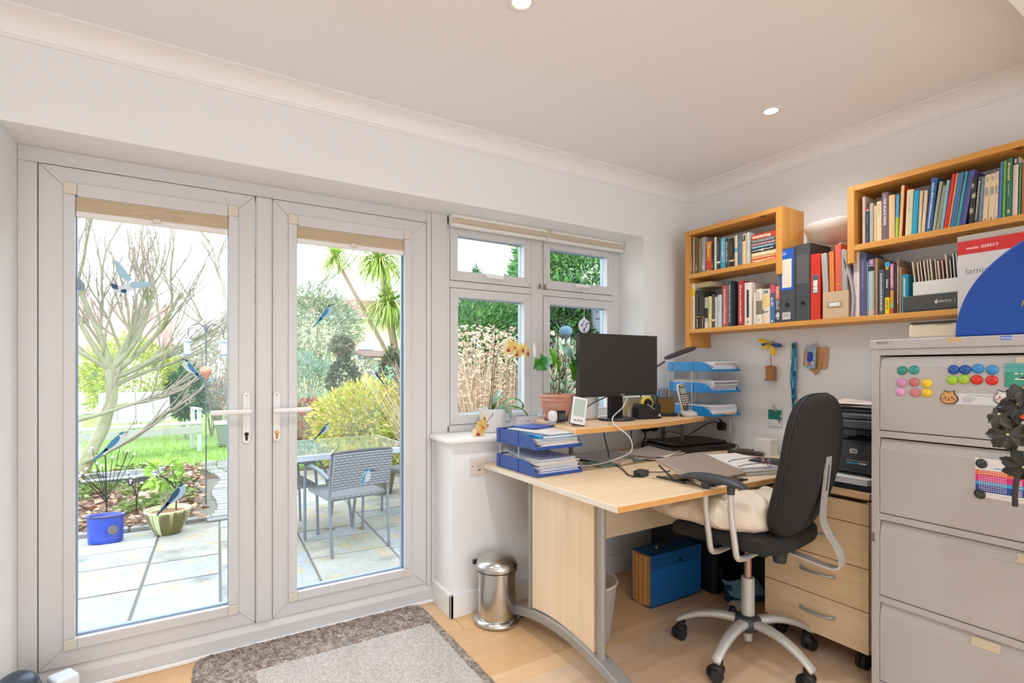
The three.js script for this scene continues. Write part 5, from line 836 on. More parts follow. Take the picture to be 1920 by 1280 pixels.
{ // terracotta pot plant
  const t = thing('potted_anthurium', 'green leafed plant in a ribbed terracotta pot by the monitor', 'plant', [1.612, RISER, -2.175]); t.scale.set(0.92, 1, 0.92);
  part('pot', lathe([[0.001, 0.0006], [0.06, 0.0006], [0.066, 0.006], [0.088, 0.06], [0.094, 0.092], [0.097, 0.098], [0.1, 0.102], [0.1, 0.11], [0.096, 0.114], [0.102, 0.118], [0.104, 0.128], [0.1, 0.135], [0.092, 0.135], [0.088, 0.12], [0.001, 0.118]], 44), M.terracotta, t);
  part('saucer', lathe([[0.001, 0.0004], [0.074, 0.0004], [0.08, 0.008], [0.077, 0.009], [0.066, 0.006]], 36), mat(0x8e5242, 0.8), t); part('compost', sphere(0.088, 0, 0.119, 0, 1, 0.06, 1), M.soil, t);
  part('cane', rod([0.006, 0.12, 0.01], [-0.028, 0.47, 0.03], 0.0026, 0.002, 8), mat(0x574536, 0.7), t);
  part('stem', [tube([[0.0, 0.12, 0], [0.004, 0.2, 0.004], [-0.004, 0.3, 0.01], [-0.06, 0.285, 0.02], [-0.10, 0.265, 0.02]], 0.0026, 40), tube([[0.004, 0.22, 0.004], [0.035, 0.27, 0.0], [0.035, 0.32, 0], [0.02, 0.345, 0]], 0.0026, 30), tube([[0.003, 0.25, 0], [0.04, 0.262, 0.01], [0.08, 0.275, 0.015]], 0.0018, 20), tube([[-0.03, 0.13, 0.0], [-0.02, 0.16, 0.0], [-0.012, 0.155, 0]], 0.0014, 12)], mat(0x6b5a3c, 0.7), t);
  const g1 = leafMat(0x5aa512, 0.4, 0.35), g2 = leafMat(0x2f7d2a, 0.35, 0.2), g3 = leafMat(0x8fc0b0, 0.3, 0.15), dn = (x, y, z, l, w, m, tilt = 0) => part('leaf', leafGeo([[x, y, z], [x + tilt * 0.3, y - l * 0.4, z + 0.02], [x + tilt, y - l, z + 0.01]], w, 0.25, 12, 0.75, V(0.1, 0, 1), 0.3), m, t);
  dn(-0.065, 0.37, 0.02, 0.10, 0.025, g1, 0.015); dn(-0.125, 0.335, 0.03, 0.08, 0.03, g2, -0.05); dn(-0.165, 0.32, 0.02, 0.06, 0.022, g1, -0.02); dn(0.082, 0.335, 0.02, 0.10, 0.023, g2, 0.01); dn(0.07, 0.295, 0.03, 0.10, 0.034, g1, 0.015); dn(-0.02, 0.315, 0.02, 0.07, 0.016, g1, -0.01); dn(0.03, 0.375, 0.015, 0.055, 0.028, g3, 0.05); dn(-0.09, 0.33, 0.015, 0.07, 0.02, g3, -0.01); dn(0.045, 0.385, 0.0, 0.05, 0.016, g1, 0.03); dn(-0.135, 0.30, 0.04, 0.03, 0.04, g2, -0.06);
  part('spathe', leafGeo([[-0.175, 0.31, 0.02], [-0.178, 0.36, 0.02], [-0.185, 0.40, 0.03]], 0.012, 0.4, 8, 0.8, V(0, 0, 1)), leafMat(0xe6e6df, 0.5, 0.3), t);
}
{ // white letter box on the sill
  const t = thing('letter_rack', 'white printed box with a pale blue inside on the window sill', 'box', [1.53, 0.862, -2.335], -0.12);
  const k = 0.003, w = 0.17, d = 0.10, h = 0.086, m = mat(0xe4e1e4, 0.5), bl = mat(0x9fc0d0, 0.6);
  part('case', [bb(-w / 2, w / 2, 0.0006, h, d / 2 - k, d / 2, 0.0006), bb(-w / 2, w / 2, 0.0006, h, -d / 2, -d / 2 + k, 0.0006), bb(-w / 2, -w / 2 + k, 0.0006, h, -d / 2 + k, d / 2 - k, 0), bb(w / 2 - k, w / 2, 0.0006, h, -d / 2 + k, d / 2 - k, 0)], m, t);
  part('lining', [bb(-w / 2 + k, w / 2 - k, 0.0006, 0.006, -d / 2 + k, d / 2 - k, 0), bb(-w / 2 + k, w / 2 - k, 0.006, h - 0.004, -d / 2 + k, -d / 2 + k + 0.001, 0)], bl, t);
  const pl = new THREE.PlaneGeometry(0.165, 0.08); part('printed_front', pl.translate(0, 0.044, d / 2 + 0.0006), sticker(0.165, 0.08, (g, W, H) => { g.fillStyle = '#e6e3e6'; g.fillRect(0, 0, W, H); g.fillStyle = '#b99c5a'; g.fillRect(W * 0.30, H * 0.26, 30, 9); g.fillStyle = '#7f7b9c'; const R = rng(3); for (let i = 0; i < 9; i++) g.fillRect(W * 0.12 + i * 13, H * (0.55 + R() * 0.05), 9, 6); for (let i = 0; i < 9; i++) g.fillRect(W * 0.1 + i * 12, H * 0.78, 8, 7); }), t);
}
{ // suncatcher
  const t = thing('hanging_ornament', 'round white ceramic ornament with blue flowers hanging from the window handle', 'ornament', [2.003, 1.455, -2.44]);
  part('cord', tube([[0.0, 0.045, 0], [0.0, 0.15, 0], [0.004, 0.245, -0.004], [0.02, 0.252, -0.008]], 0.0018, 20), mat(0xdedcd2, 0.8), t);
  part('disc', [rod([0, 0, -0.004], [0, 0, 0.004], 0.039, 0.039, 36), new THREE.TorusGeometry(0.039, 0.004, 8, 36), tf(new THREE.ConeGeometry(0.012, 0.024, 12), [0, 0.047, 0])], mat(0xe9e7ee, 0.2), t);
  const R = rng(4); for (let i = 0; i < 12; i++) { const a = R() * 6.28, r = 0.006 + R() * 0.026; part('painted_flower', rod([Math.cos(a) * r, Math.sin(a) * r, 0.004], [Math.cos(a) * r, Math.sin(a) * r, 0.0048], 0.0045 + R() * 0.003, 0.004, 9), mat([0x2d3f9e, 0x4a55b0, 0xc58a9e, 0x9aa3d0, 0x39306e][i % 5], 0.4), t); }
}
// desk surface ------------------------------------------------------
{
  const t = thing('flatbed_scanner', 'black flatbed scanner lying at the back of the desk', 'scanner', [2.47, TOP, -2.07], -0.12);
  part('body', bb(-0.235, 0.235, 0.0006, 0.034, -0.13, 0.15, 0.01, 3), M.black, t); part('lid', bb(-0.19, 0.205, 0.034, 0.05, -0.13, 0.11, 0.006, 2), mat(0x2a2724, 0.35), t); part('button', [0, 1, 2, 3].map((i) => bx(0.016, 0.003, 0.007, 0.05 + i * 0.026, 0.030, 0.1485, 0.001)), M.midGrey, t);
}
{
  const a = thing('notebook', 'thin notebook with a grey blue cover and purple edge on the desk', 'notebook', [1.83, TOP, -2.07], 0.12); part('cover', sheetGeo(0.31, 0.22, 0.004, 2, 6, 0.001).translate(0, 0.011, 0), mat(0xaaa9b0, 0.6), a); part('pages', bb(-0.15, 0.15, 0.0006, 0.009, -0.105, 0.105, 0.001), mat(0x4a2f4f, 0.7), a);
  const b = thing('notepad', 'spiral notepad with a green cover under the grey notebook', 'notebook', [1.80, TOP, -1.985], 0.10); part('cover', bb(-0.17, 0.17, 0.0006, 0.007, -0.03, 0.10, 0.001), mat(0x7f9d8a, 0.6), b); part('spiral', Array.from({ length: 22 }, (_, i) => new THREE.TorusGeometry(0.0045, 0.001, 6, 10).rotateY(Math.PI / 2).translate(-0.16 + i * 0.015, 0.006, 0.1)), M.silver, b);
  const c = thing('paper_sheets', 'fan of white paper sheets beside the grey notebook', 'papers', [2.10, TOP, -2.02], 0.2); for (let i = 0; i < 4; i++) part('sheet', tf(sheetGeo(0.30, 0.21, 0.0014, 20 + i, 10, 0.006), [i * 0.02 - 0.02, 0.003 + i * 0.004, (i % 2) * 0.03], [0, i * 0.14 - 0.2, 0]), i === 1 ? mat(0xe3cfc0, 0.8) : M.paper, c);
}
{ // laptop on a folding stand
  const t = thing('laptop_stand', 'grey folding stand holding up the closed laptop', 'stand', [1.845, TOP, -1.47]); part('strut', [rod([-0.14, 0.004, -0.02], [-0.135, 0.052, -0.11], 0.004, 0.004, 8), rod([0.14, 0.004, -0.02], [0.135, 0.056, -0.11], 0.004, 0.004, 8), bx(0.30, 0.006, 0.02, 0, 0.0036, -0.012, 0.002), bx(0.014, 0.006, 0.15, -0.14, 0.0036, -0.04, 0.002), bx(0.014, 0.006, 0.15, 0.14, 0.0036, -0.04, 0.002)], M.darkGrey, t); part('rest', [bx(0.016, 0.014, 0.012, -0.08, 0.008, 0.128, 0.003), bx(0.016, 0.014, 0.012, 0.09, 0.008, 0.128, 0.003), bx(0.28, 0.005, 0.012, 0, 0.003, 0.12, 0.001)], M.darkGrey, t);
  const l = thing('laptop', 'closed silver laptop tilted on a stand at the desk front', 'laptop', [1.845, TOP + 0.010, -1.357], 0.0); l.rotation.order = 'YXZ'; l.rotation.y = 0.03; l.rotation.x = 0.245; l.rotation.z = 0.012;
  const shell = mat(0xb5a596, 0.38, { metalness: 0.45 }); part('base', bb(-0.152, 0.152, 0.002, 0.011, -0.235, 0, 0.003, 2), shell, l); part('lid', bb(-0.152, 0.152, 0.0118, 0.018, -0.235, 0, 0.0028, 2), shell, l); part('hinge_gap', bb(-0.13, 0.13, 0.0108, 0.012, -0.233, -0.002, 0), M.black, l); part('port', bb(-0.1528, -0.152, 0.004, 0.009, -0.07, -0.03, 0), M.black, l);
}
{ // charger, adaptor
  const a = thing('laptop_charger', 'dark grey charger block with cable on the desk', 'charger', [1.665, TOP, -1.64], 0.35); part('brick', bb(-0.03, 0.03, 0.0006, 0.026, -0.024, 0.024, 0.005, 2), M.darkGrey, a);
  const q = (pts) => pts.map(([x, y, z]) => { const v = V(x - 1.665, y - TOP, z + 1.64).applyAxisAngle(V(0, 1, 0), -0.35); return [v.x, v.y, v.z]; });
  part('strain_relief', [rod([-0.03, 0.012, 0], [-0.06, 0.008, -0.004], 0.006, 0.003), rod([0.03, 0.012, 0], [0.055, 0.009, 0], 0.005, 0.003)], M.black, a);
  part('cable', [tube(q([[1.606, 0.738, -1.618], [1.615, 0.735, -1.66], [1.70, 0.7345, -1.80], [1.79, 0.7345, -2.0], [1.83, 0.7345, -2.13], [1.78, 0.7345, -2.19], [1.70, 0.736, -2.17], [1.60, 0.74, -2.2]]), 0.003, 70), tube(q([[1.718, 0.738, -1.66], [1.745, 0.735, -1.665], [1.77, 0.74, -1.62], [1.775, 0.752, -1.575]]), 0.0022, 30)], M.cable, a);
  const b = thing('power_bank', 'white slim power adaptor behind the charger block', 'adaptor', [1.80, TOP, -1.90], 0.25); part('case', bb(-0.052, 0.052, 0.0006, 0.02, -0.03, 0.03, 0.005, 2), mat(0xe0d3bd, 0.4), b); part('socket', bb(0.052, 0.0526, 0.005, 0.015, -0.008, 0.008, 0), M.black, b); part('cable', tube([[0.052, 0.01, 0], [0.08, 0.006, 0.02], [0.13, 0.004, 0.02], [0.16, 0.004, 0.05]], 0.0022, 30), M.cable, b);
  const c = thing('usb_hub', 'white adaptor plug beside the laptop hinge', 'adaptor', [1.70, TOP, -1.72], 0.9); part('plug', rod([-0.02, 0.006, 0], [0.02, 0.008, 0], 0.0055), M.white, c); part('lead', tube([[-0.02, 0.006, 0], [-0.08, 0.003, 0.01], [-0.13, 0.003, -0.03]], 0.002, 20), M.cableWhite, c);
}
{ // paper pile, glasses, calculator, note block
  const t = thing('paper_stack', 'low pile of printed white papers under the spectacles', 'papers', [2.20, TOP, -1.545], -0.28); paperPile(t, 0.27, 0.36, 0.034, 6, 53, [M.paper, M.bluePaper, M.paper]);
  const s = thing('spectacles', 'thin brown wire spectacles lying open on the white papers', 'spectacles', [2.175, TOP + 0.0372, -1.385], 0.95); s.rotation.order = 'YXZ'; const wm = mat(0x6b4433, 0.4, { metalness: 0.4 });
  for (const k of [-1, 1]) { part('rim', new THREE.TorusGeometry(0.021, 0.0018, 6, 28).scale(1.15, 0.85, 1).translate(k * 0.031, 0.02, 0.0), wm, s); part('temple', tube([[k * 0.058, 0.026, -0.002], [k * 0.063, 0.024, -0.03], [k * 0.064, 0.016, -0.09], [k * 0.064, 0.010, -0.125], [k * 0.062, 0.002, -0.145]], 0.0018, 30), wm, s); part('lens', new THREE.CircleGeometry(0.0205, 24).scale(1.15, 0.85, 1).translate(k * 0.031, 0.02, 0), mat(0xffffff, 0, { transmission: 1, thickness: 0 }), s); }
  part('bridge', tube([[-0.009, 0.024, 0], [0, 0.029, 0.002], [0.009, 0.024, 0]], 0.0011, 10), wm, s);
  const c = thing('desk_calculator', 'dark grey desk calculator in front of the note block', 'calculator', [2.60, TOP, -1.765], 0.35); part('case', bb(-0.055, 0.055, 0.0006, 0.018, -0.09, 0.09, 0.004, 2), mat(0x37332f, 0.45), c); part('display', bb(-0.045, 0.045, 0.018, 0.0206, -0.08, -0.05, 0), mat(0x5d625a, 0.3), c); for (let r = 0; r < 5; r++) for (let k = 0; k < 4; k++) part('key', bx(0.016, 0.004, 0.014, (k - 1.5) * 0.023, 0.0195, -0.03 + r * 0.023, 0.0015), mat(0x6a5f55, 0.5), c);
  const n = thing('note_block', 'white cube of note paper beside the calculator', 'note block', [2.655, TOP, -1.69], 0.1); for (let i = 0; i < 12; i++) part('leaf_layer', bx(0.088 + (i % 3) * 0.0007, 0.0069, 0.088 + (i % 2) * 0.0008, 0, 0.004 + i * 0.0071, 0, 0.0004), [M.paper, M.white][i % 2], n);
}
{ // loose cables
  const cab = (label, pts, r, m, plug) => { const t = thing('cable', label, 'cable'); part('lead', tube(pts, r, pts.length * 14, 8), m, t); if (plug) part('plug', plug, M.black, t); };
  cab('white cable looping down over the front of the riser', [[1.93, RISER + 0.11, -2.0], [1.86, RISER + 0.07, -1.96], [1.70, RISER + 0.03, -1.86], [1.66, RISER + 0.006, -1.80], [1.70, RISER - 0.05, -1.745], [1.715, RISER - 0.11, -1.75], [1.69, RISER - 0.16, -1.83], [1.62, TOP + 0.012, -1.90], [1.55, TOP + 0.004, -1.95]], 0.0028, M.cableWhite);
  cab('black cable rising behind the weather display to the monitor', [[1.56, RISER + 0.004, -2.0], [1.60, RISER + 0.03, -1.99], [1.68, RISER + 0.075, -2.02], [1.78, RISER + 0.10, -2.06], [1.86, RISER + 0.12, -2.07]], 0.0028, M.cable);
  cab('black cable hanging below the riser, nearest the blue trays', [[1.72, RISER - 0.025, -1.95], [1.76, RISER - 0.09, -1.98], [1.80, TOP + 0.04, -2.0], [1.80, TOP + 0.004, -2.0]], 0.0028, M.cable);
  cab('black cable hanging straight below the riser behind the notebook', [[2.02, RISER - 0.025, -2.06], [2.015, RISER - 0.12, -2.06], [2.03, TOP + 0.004, -2.07]], 0.0026, M.cable);
  cab('black cable arching over the scanner', [[2.30, TOP + 0.055, -2.1], [2.33, TOP + 0.10, -2.1], [2.42, TOP + 0.09, -2.1], [2.5, TOP + 0.07, -2.12], [2.55, TOP + 0.055, -2.13]], 0.0022, M.cable);
  cab('thick black mains cable dropping to the scanner', [[2.31, RISER - 0.10, -2.25], [2.30, RISER - 0.14, -2.23], [2.26, TOP + 0.04, -2.21], [2.24, TOP + 0.004, -2.2]], 0.004, M.cable);
  cab('black cable from the wall plug to the riser post', [[2.742, 0.855, -2.035], [2.72, 0.872, -2.05], [2.66, 0.86, -2.08], [2.58, 0.82, -2.1], [2.53, 0.79, -2.12]], 0.0026, M.cable);
  cab('thin black cable curling from the scanner towards the calculator', [[2.70, TOP + 0.012, -1.97], [2.72, TOP + 0.02, -1.93], [2.70, TOP + 0.016, -1.89], [2.67, TOP + 0.004, -1.87]], 0.002, M.cable);
}
// plugs and sockets --------------------------------------------------
{
  const t = thing('wall_socket', 'white double socket with a black plug low on the right wall', 'socket', [XR - 0.0005, 0.854, -2.05]); part('face_plate', bb(-0.009, 0, -0.043, 0.043, -0.073, 0.073, 0.003, 2), M.white, t); part('switch', [bb(-0.0115, -0.009, 0.015, 0.03, -0.03, -0.012, 0.001), bb(-0.0115, -0.009, 0.015, 0.03, 0.012, 0.03, 0.001)], M.whiteGloss, t); part('plug', [superEll(0.045, 0.05, 0.046, 0.5, 0.5).translate(-0.03, -0.004, 0.035), rod([-0.03, 0.02, 0.035], [-0.028, 0.036, 0.02], 0.005)], M.black, t);
  const b = thing('wall_socket', 'white socket with two black plugs on the window wall below the riser', 'socket', [2.36, 0.845, WALL + 0.0005]); part('face_plate', bb(-0.073, 0.073, -0.043, 0.043, 0, 0.009, 0.003, 2), M.white, b); for (const x of [-0.035, 0.035]) part('plug', superEll(0.046, 0.05, 0.045, 0.5, 0.5).translate(x, -0.004, 0.03), M.black, b);
  const c = thing('aerial_socket', 'white television and data outlet on the pier below the sill', 'socket', [1.206, 0.716, WALL + 0.0005]); part('face_plate', bb(-0.049, 0.049, -0.043, 0.043, 0, 0.009, 0.003, 2), mat(0xe0d6cb, 0.4), c); part('outlet', [bb(-0.012, 0.012, -0.008, 0.012, 0.009, 0.0106, 0.001)], mat(0xcfc3b6, 0.4), c); part('screw', [rod([-0.037, 0, 0.009], [-0.037, 0, 0.0106], 0.0032), rod([0.037, 0, 0.009], [0.037, 0, 0.0106], 0.0032)], M.brass, c);
  part('slot', bb(-0.008, 0.008, -0.022, -0.015, 0.009, 0.0096, 0), mat(0x6e645b, 0.6), c);
  const k = thing('wall_clip', 'small black cable clip on the wall above the skirting', 'clip', [1.50, 0.30, WALL + 0.001]); part('clip', [tube([[0, -0.02, 0.0025], [0.012, 0.0, 0.004], [0.02, 0.012, 0.0025]], 0.002, 12)], M.black, k);
}
// pinned on the right wall -------------------------------------------
function hook(label, y, z) { const t = thing('wall_hook', label, 'hook', [XR - 0.0005, y, z]); part('back', bb(-0.004, 0, -0.012, 0.014, -0.006, 0.006, 0.0015), M.white, t); part('prong', tube([[-0.004, 0.002, 0], [-0.016, -0.004, 0], [-0.022, 0.004, 0]], 0.002, 14), M.silver, t); return t; }
hook('small clear hook holding the propeller toy', 1.345, -1.70); hook('small clear hook holding the blue lanyard', 1.335, -1.583); hook('small clear hook holding the wooden plaque', 1.322, -1.478);
{
  const t = thing('propeller_toy', 'wooden bobbin toy with yellow and blue propeller on the wall', 'toy', [XR - 0.028, 1.33, -1.705]);
  const bl = (a, l, m, tw) => part('blade', tf(superEll(0.004, 0.022, l, 0.8, 0.7, 16, 8).translate(0, 0, l / 2 + 0.006), [0, 0, 0], [a, 0, tw]), m, t);
  const y = mat(0xf6d21e, 0.4), b = mat(0x1b4fa0, 0.4); bl(Math.PI + 0.42, 0.075, y, 0.3); bl(Math.PI + 0.02, 0.05, b, -0.4); bl(0.12, 0.06, b, 0.2); bl(1.05, 0.06, y, 0.5); bl(1.35, 0.055, y, -0.3); bl(Math.PI - 0.35, 0.05, y, 0.2);
  part('boss', sphere(0.008, -0.004, 0, 0), mat(0xc79a2a, 0.5), t); part('stick', rod([0, -0.01, 0], [0, -0.13, 0.003], 0.0025, 0.0025), mat(0xb98a55, 0.7), t);
  part('bobbin', lathe([[0.001, -0.199], [0.032, -0.198], [0.034, -0.194], [0.032, -0.19], [0.022, -0.184], [0.027, -0.165], [0.027, -0.148], [0.022, -0.134], [0.03, -0.128], [0.031, -0.122], [0.016, -0.117], [0.001, -0.112]], 24).scale(0.8, 1, 1), mat(0xb57a48, 0.5), t);
  part('string', [tube([[0.0, -0.198, -0.012], [0.012, -0.26, -0.014], [0.018, -0.33, -0.008]], 0.0006, 14, 4), tube([[0.0, -0.198, 0.014], [0.012, -0.26, 0.016], [0.018, -0.335, 0.0]], 0.0006, 14, 4)], M.cableWhite, t);
}
{
  const t = thing('identity_badge', 'green and white identity badge hanging below the bobbin toy', 'badge', [XR - 0.006, 0.93, -1.693]);
  part('holder', bb(-0.0015, 0.0, -0.052, 0.052, -0.04, 0.04, 0.0006), mat(0xd7dde0, 0.25), t);
  part('card_face', faceMinusX(0.076, 0.10, -0.0021, 0.0, 0.0), sticker(0.076, 0.10, (g, w, h) => { g.fillStyle = '#dfe3e6'; g.fillRect(0, 0, w, h); g.fillStyle = '#167c6c'; g.fillRect(0, h * 0.1, w, h * 0.54); g.fillStyle = '#dfe3e6'; g.beginPath(); g.arc(w, h * 0.42, 26, 0, 7); g.fill(); g.fillStyle = '#c9a58f'; g.fillRect(w * 0.74, h * 0.68, 48, 60); g.fillStyle = '#3a2620'; g.fillRect(w * 0.74, h * 0.66, 48, 20); g.fillStyle = '#8a9bb0'; for (let i = 0; i < 4; i++) g.fillRect(16 + i * 36, h * 0.9, 28, 8); }), t);
  part('clip', [bx(0.006, 0.022, 0.009, -0.004, 0.058, -0.004, 0.001), bx(0.005, 0.016, 0.018, -0.004, 0.04, 0.004, 0.001)], M.chrome, t);
}
{
  const t = thing('lanyard', 'turquoise printed lanyard hanging on the right wall', 'lanyard', [XR - 0.016, 1.335, -1.583]);
  const strap = (z0, sag, x) => { const pos = [], uv = [], idx = []; for (let i = 0; i <= 20; i++) { const k = i / 20, z = z0 * Math.sin(k * Math.PI * 0.95) + 0.004 * Math.sin(k * 7), w = 0.0115; for (const s of [-1, 1]) { pos.push(x - 0.004 * Math.sin(k * Math.PI), -k * sag, z + s * w); uv.push((s + 1) / 2, 1 - k); } if (i) { const a = i * 2 - 2; idx.push(a, a + 1, a + 2, a + 1, a + 3, a + 2); } } const g = new THREE.BufferGeometry(); g.setAttribute('position', new THREE.Float32BufferAttribute(pos, 3)); g.setAttribute('uv', new THREE.Float32BufferAttribute(uv, 2)); g.setIndex(idx); g.computeVertexNormals(); return g; };
  const m = mat(0xffffff, 0.6, { side: THREE.DoubleSide, map: canvasTex(64, 1024, (g, w, h) => { g.fillStyle = '#1f86b0'; g.fillRect(0, 0, w, h); g.fillStyle = '#0f4f74'; for (const y of [40, 430, 700, 830]) g.fillRect(8, y, 40, 50 + y / 20); g.fillStyle = '#cfe6ee'; const R = rng(9); for (let y = 230; y < 420; y += 18) g.fillRect(34, y, 16, 8 + R() * 6); for (let y = 560; y < 680; y += 18) g.fillRect(12, y, 14, 8); g.beginPath(); g.moveTo(40, 900); g.lineTo(64, 860); g.lineTo(64, 930); g.fill(); }) });
  part('strap', strap(0.006, 0.36, 0.0), m, t); part('strap', strap(-0.005, 0.30, 0.006), m, t); part('safety_cord', tube([[0, 0, -0.002], [-0.002, -0.05, -0.012], [-0.001, -0.09, -0.011]], 0.001, 12, 4), M.cable, t);
}
{
  const t = thing('wooden_plaque', 'heart pointed wooden plaque with pink print on the right wall', 'plaque', [XR - 0.012, 1.255, -1.472]);
  const face = (g, m) => { g.applyMatrix4(new THREE.Matrix4().makeBasis(V(0, 0, 1), V(0, 1, 0), V(-1, 0, 0))); return g; };
  const wood = mat(0xf0cfa4, 0.6, { map: T.beech });
  const r = new THREE.Shape(); r.moveTo(-0.066, -0.045); r.lineTo(-0.06, 0.05); r.lineTo(0.052, 0.052); r.quadraticCurveTo(0.064, 0.05, 0.064, 0.03); r.lineTo(0.057, -0.05); r.lineTo(0.045, -0.062); r.closePath();
  part('board', face(extr(r, 0.004, 0.0008)).translate(0.009, 0, 0), wood, t);
  const hs = new THREE.Shape(); hs.moveTo(0, -0.092); hs.bezierCurveTo(-0.025, -0.06, -0.045, -0.045, -0.04, -0.02); hs.lineTo(0.03, -0.02); hs.bezierCurveTo(0.045, -0.04, 0.03, -0.055, 0, -0.092); const hp = part('heart', face(extr(hs, 0.004, 0.0008)).translate(0.004, 0, 0), mat(0xc79c63, 0.6), t);
  part('lettering', faceMinusX(0.05, 0.04, -0.0006, -0.045, -0.003), mat(0xffffff, 0.6, { map: canvasTex(128, 104, (g, w, h) => { g.fillStyle = '#c79c63'; g.fillRect(0, 0, w, h); g.fillStyle = '#5b3c22'; g.font = '15px serif'; const R = rng(2); for (let r2 = 0; r2 < 4; r2++) for (let x = 8 + r2 * 8; x < w - 10 - r2 * 8; x += 9 + R() * 6) g.fillRect(x, 14 + r2 * 24, 5 + R() * 5, 9); }) }), hp);
  part('printed_flower', [rod([0.0045, 0.012, -0.032], [0.0035, 0.012, -0.032], 0.010, 0.010, 12), rod([0.0045, 0.015, 0.042], [0.0035, 0.015, 0.042], 0.012, 0.012, 12), rod([0.0045, -0.004, 0.038], [0.0035, -0.004, 0.038], 0.009, 0.009, 12)], mat(0xdc8a86, 0.6), t);
  const c = thing('blister_card', 'pale blue packet card with a blue flip flop shape over the plaque', 'card', [XR - 0.024, 1.258, -1.487]); c.rotation.x = 0.06;
  part('card', bb(-0.0012, 0, -0.06, 0.062, -0.026, 0.026, 0.0005), mat(0x9fb6c9, 0.5), c); part('blister', tf(superEll(0.014, 0.05, 0.027, 0.7, 0.8, 20, 14), [-0.004, 0.0, -0.004], [0.05, 0, 0]), mat(0x2238b8, 0.25), c); part('strap', tube([[-0.011, 0.012, -0.01], [-0.0125, -0.002, -0.008], [-0.011, -0.012, -0.011]], 0.002, 12), mat(0xc05bb0, 0.4), c);
  part('sweet', [sphere(0.0085, -0.003, -0.036, -0.007, 0.5, 1, 1), ], mat(0xe07a72, 0.4), c); part('sweet', sphere(0.008, -0.003, -0.032, 0.012, 0.5, 1, 1), mat(0xd7e4e6, 0.4), c); part('hang_ring', new THREE.TorusGeometry(0.008, 0.0016, 6, 18).rotateY(Math.PI / 2).translate(-0.002, 0.05, 0.002), M.silver, c);
}
{ // printer on the pedestal
  const t = thing('printer', 'black multifunction printer on the drawer pedestal', 'printer', [2.305, 0.713, -1.16]); const z0 = -0.13, z1 = 0.19, D = 0.40;
  part('paper_tray', [bb(-0.05, D, 0.0006, 0.022, z0, z1, 0.004, 2)], mat(0x253344, 0.35), t); part('body', [bb(0.0, D, 0.060, 0.195, z0, z1, 0.008, 2), bb(0.12, D, 0.022, 0.06, z0, z1, 0), bb(0.02, D, 0.2, 0.235, z0 + 0.01, z1 - 0.01, 0.003)], mat(0x3c4146, 0.3), t);
  part('output_bar', [bb(-0.01, 0.1, 0.198, 0.212, z0, z1, 0.004, 2), bb(-0.018, 0.02, 0.205, 0.222, z1 - 0.10, z1 - 0.05, 0.004, 2)], M.blackGloss, t); part('scanner_lid', [bb(-0.005, D, 0.24, 0.275, z0, z1, 0.006, 2), bb(0.0, D, 0.277, 0.30, z0, z1, 0.008, 2)], mat(0x4a4f52, 0.35), t); part('feeder', bb(0.08, D - 0.02, 0.30, 0.315, z0 + 0.03, z1 - 0.03, 0.006, 2), mat(0x565b5e, 0.4), t);
  part('slot_shadow', bb(0.03, D, 0.19, 0.242, z0 + 0.02, z1 - 0.02, 0), M.blackMatte, t);
  part('front_print', faceMinusX(0.14, 0.10, -0.0008, 0.128, 0.115), sticker(0.14, 0.10, (g, w, h) => { g.fillStyle = '#3f4449'; g.fillRect(0, 0, w, h); g.fillStyle = '#c9cbcd'; g.beginPath(); g.roundRect(26, 36, 54, 36, 12); g.fill(); g.fillStyle = '#4a4f54'; g.font = 'italic bold 30px sans-serif'; g.fillText('hp', 36, 64); g.fillStyle = '#aab4bb'; for (let i = 0; i < 11; i++) g.fillRect(4 + i * 14, 122, 10, 7); g.fillStyle = '#3f9fc4'; g.fillRect(2, 138, 90, 11); g.fillStyle = '#d5dde0'; g.fillRect(92, 138, 50, 11); }), t);
  const p = thing('paper_stack', 'white printer paper loaded in the dark printer tray', 'papers', [2.34, 0.7362, -1.128], 0); part('sheets', sheetGeo(0.19, 0.24, 0.02, 3, 6, 0.001).translate(0.0, 0.0105, 0), mat(0xdde0ea, 0.8), p); part('top_sheet', sheetGeo(0.19, 0.238, 0.0012, 5, 6, 0.001).translate(0, 0.0222, 0), M.paper, p);
  const q = thing('paper_sheets', 'loose curled papers lying on top of the printer', 'papers', [2.49, 1.0292, -1.12], 0.1); for (let i = 0; i < 3; i++) part('sheet', tf(sheetGeo(0.26, 0.29, 0.0016, 60 + i, 12, 0.016), [0, 0.002 + i * 0.006, i * 0.01], [0, i * 0.2 - 0.2, 0]), i === 1 ? mat(0xdccabd, 0.8) : M.paper, q);
}
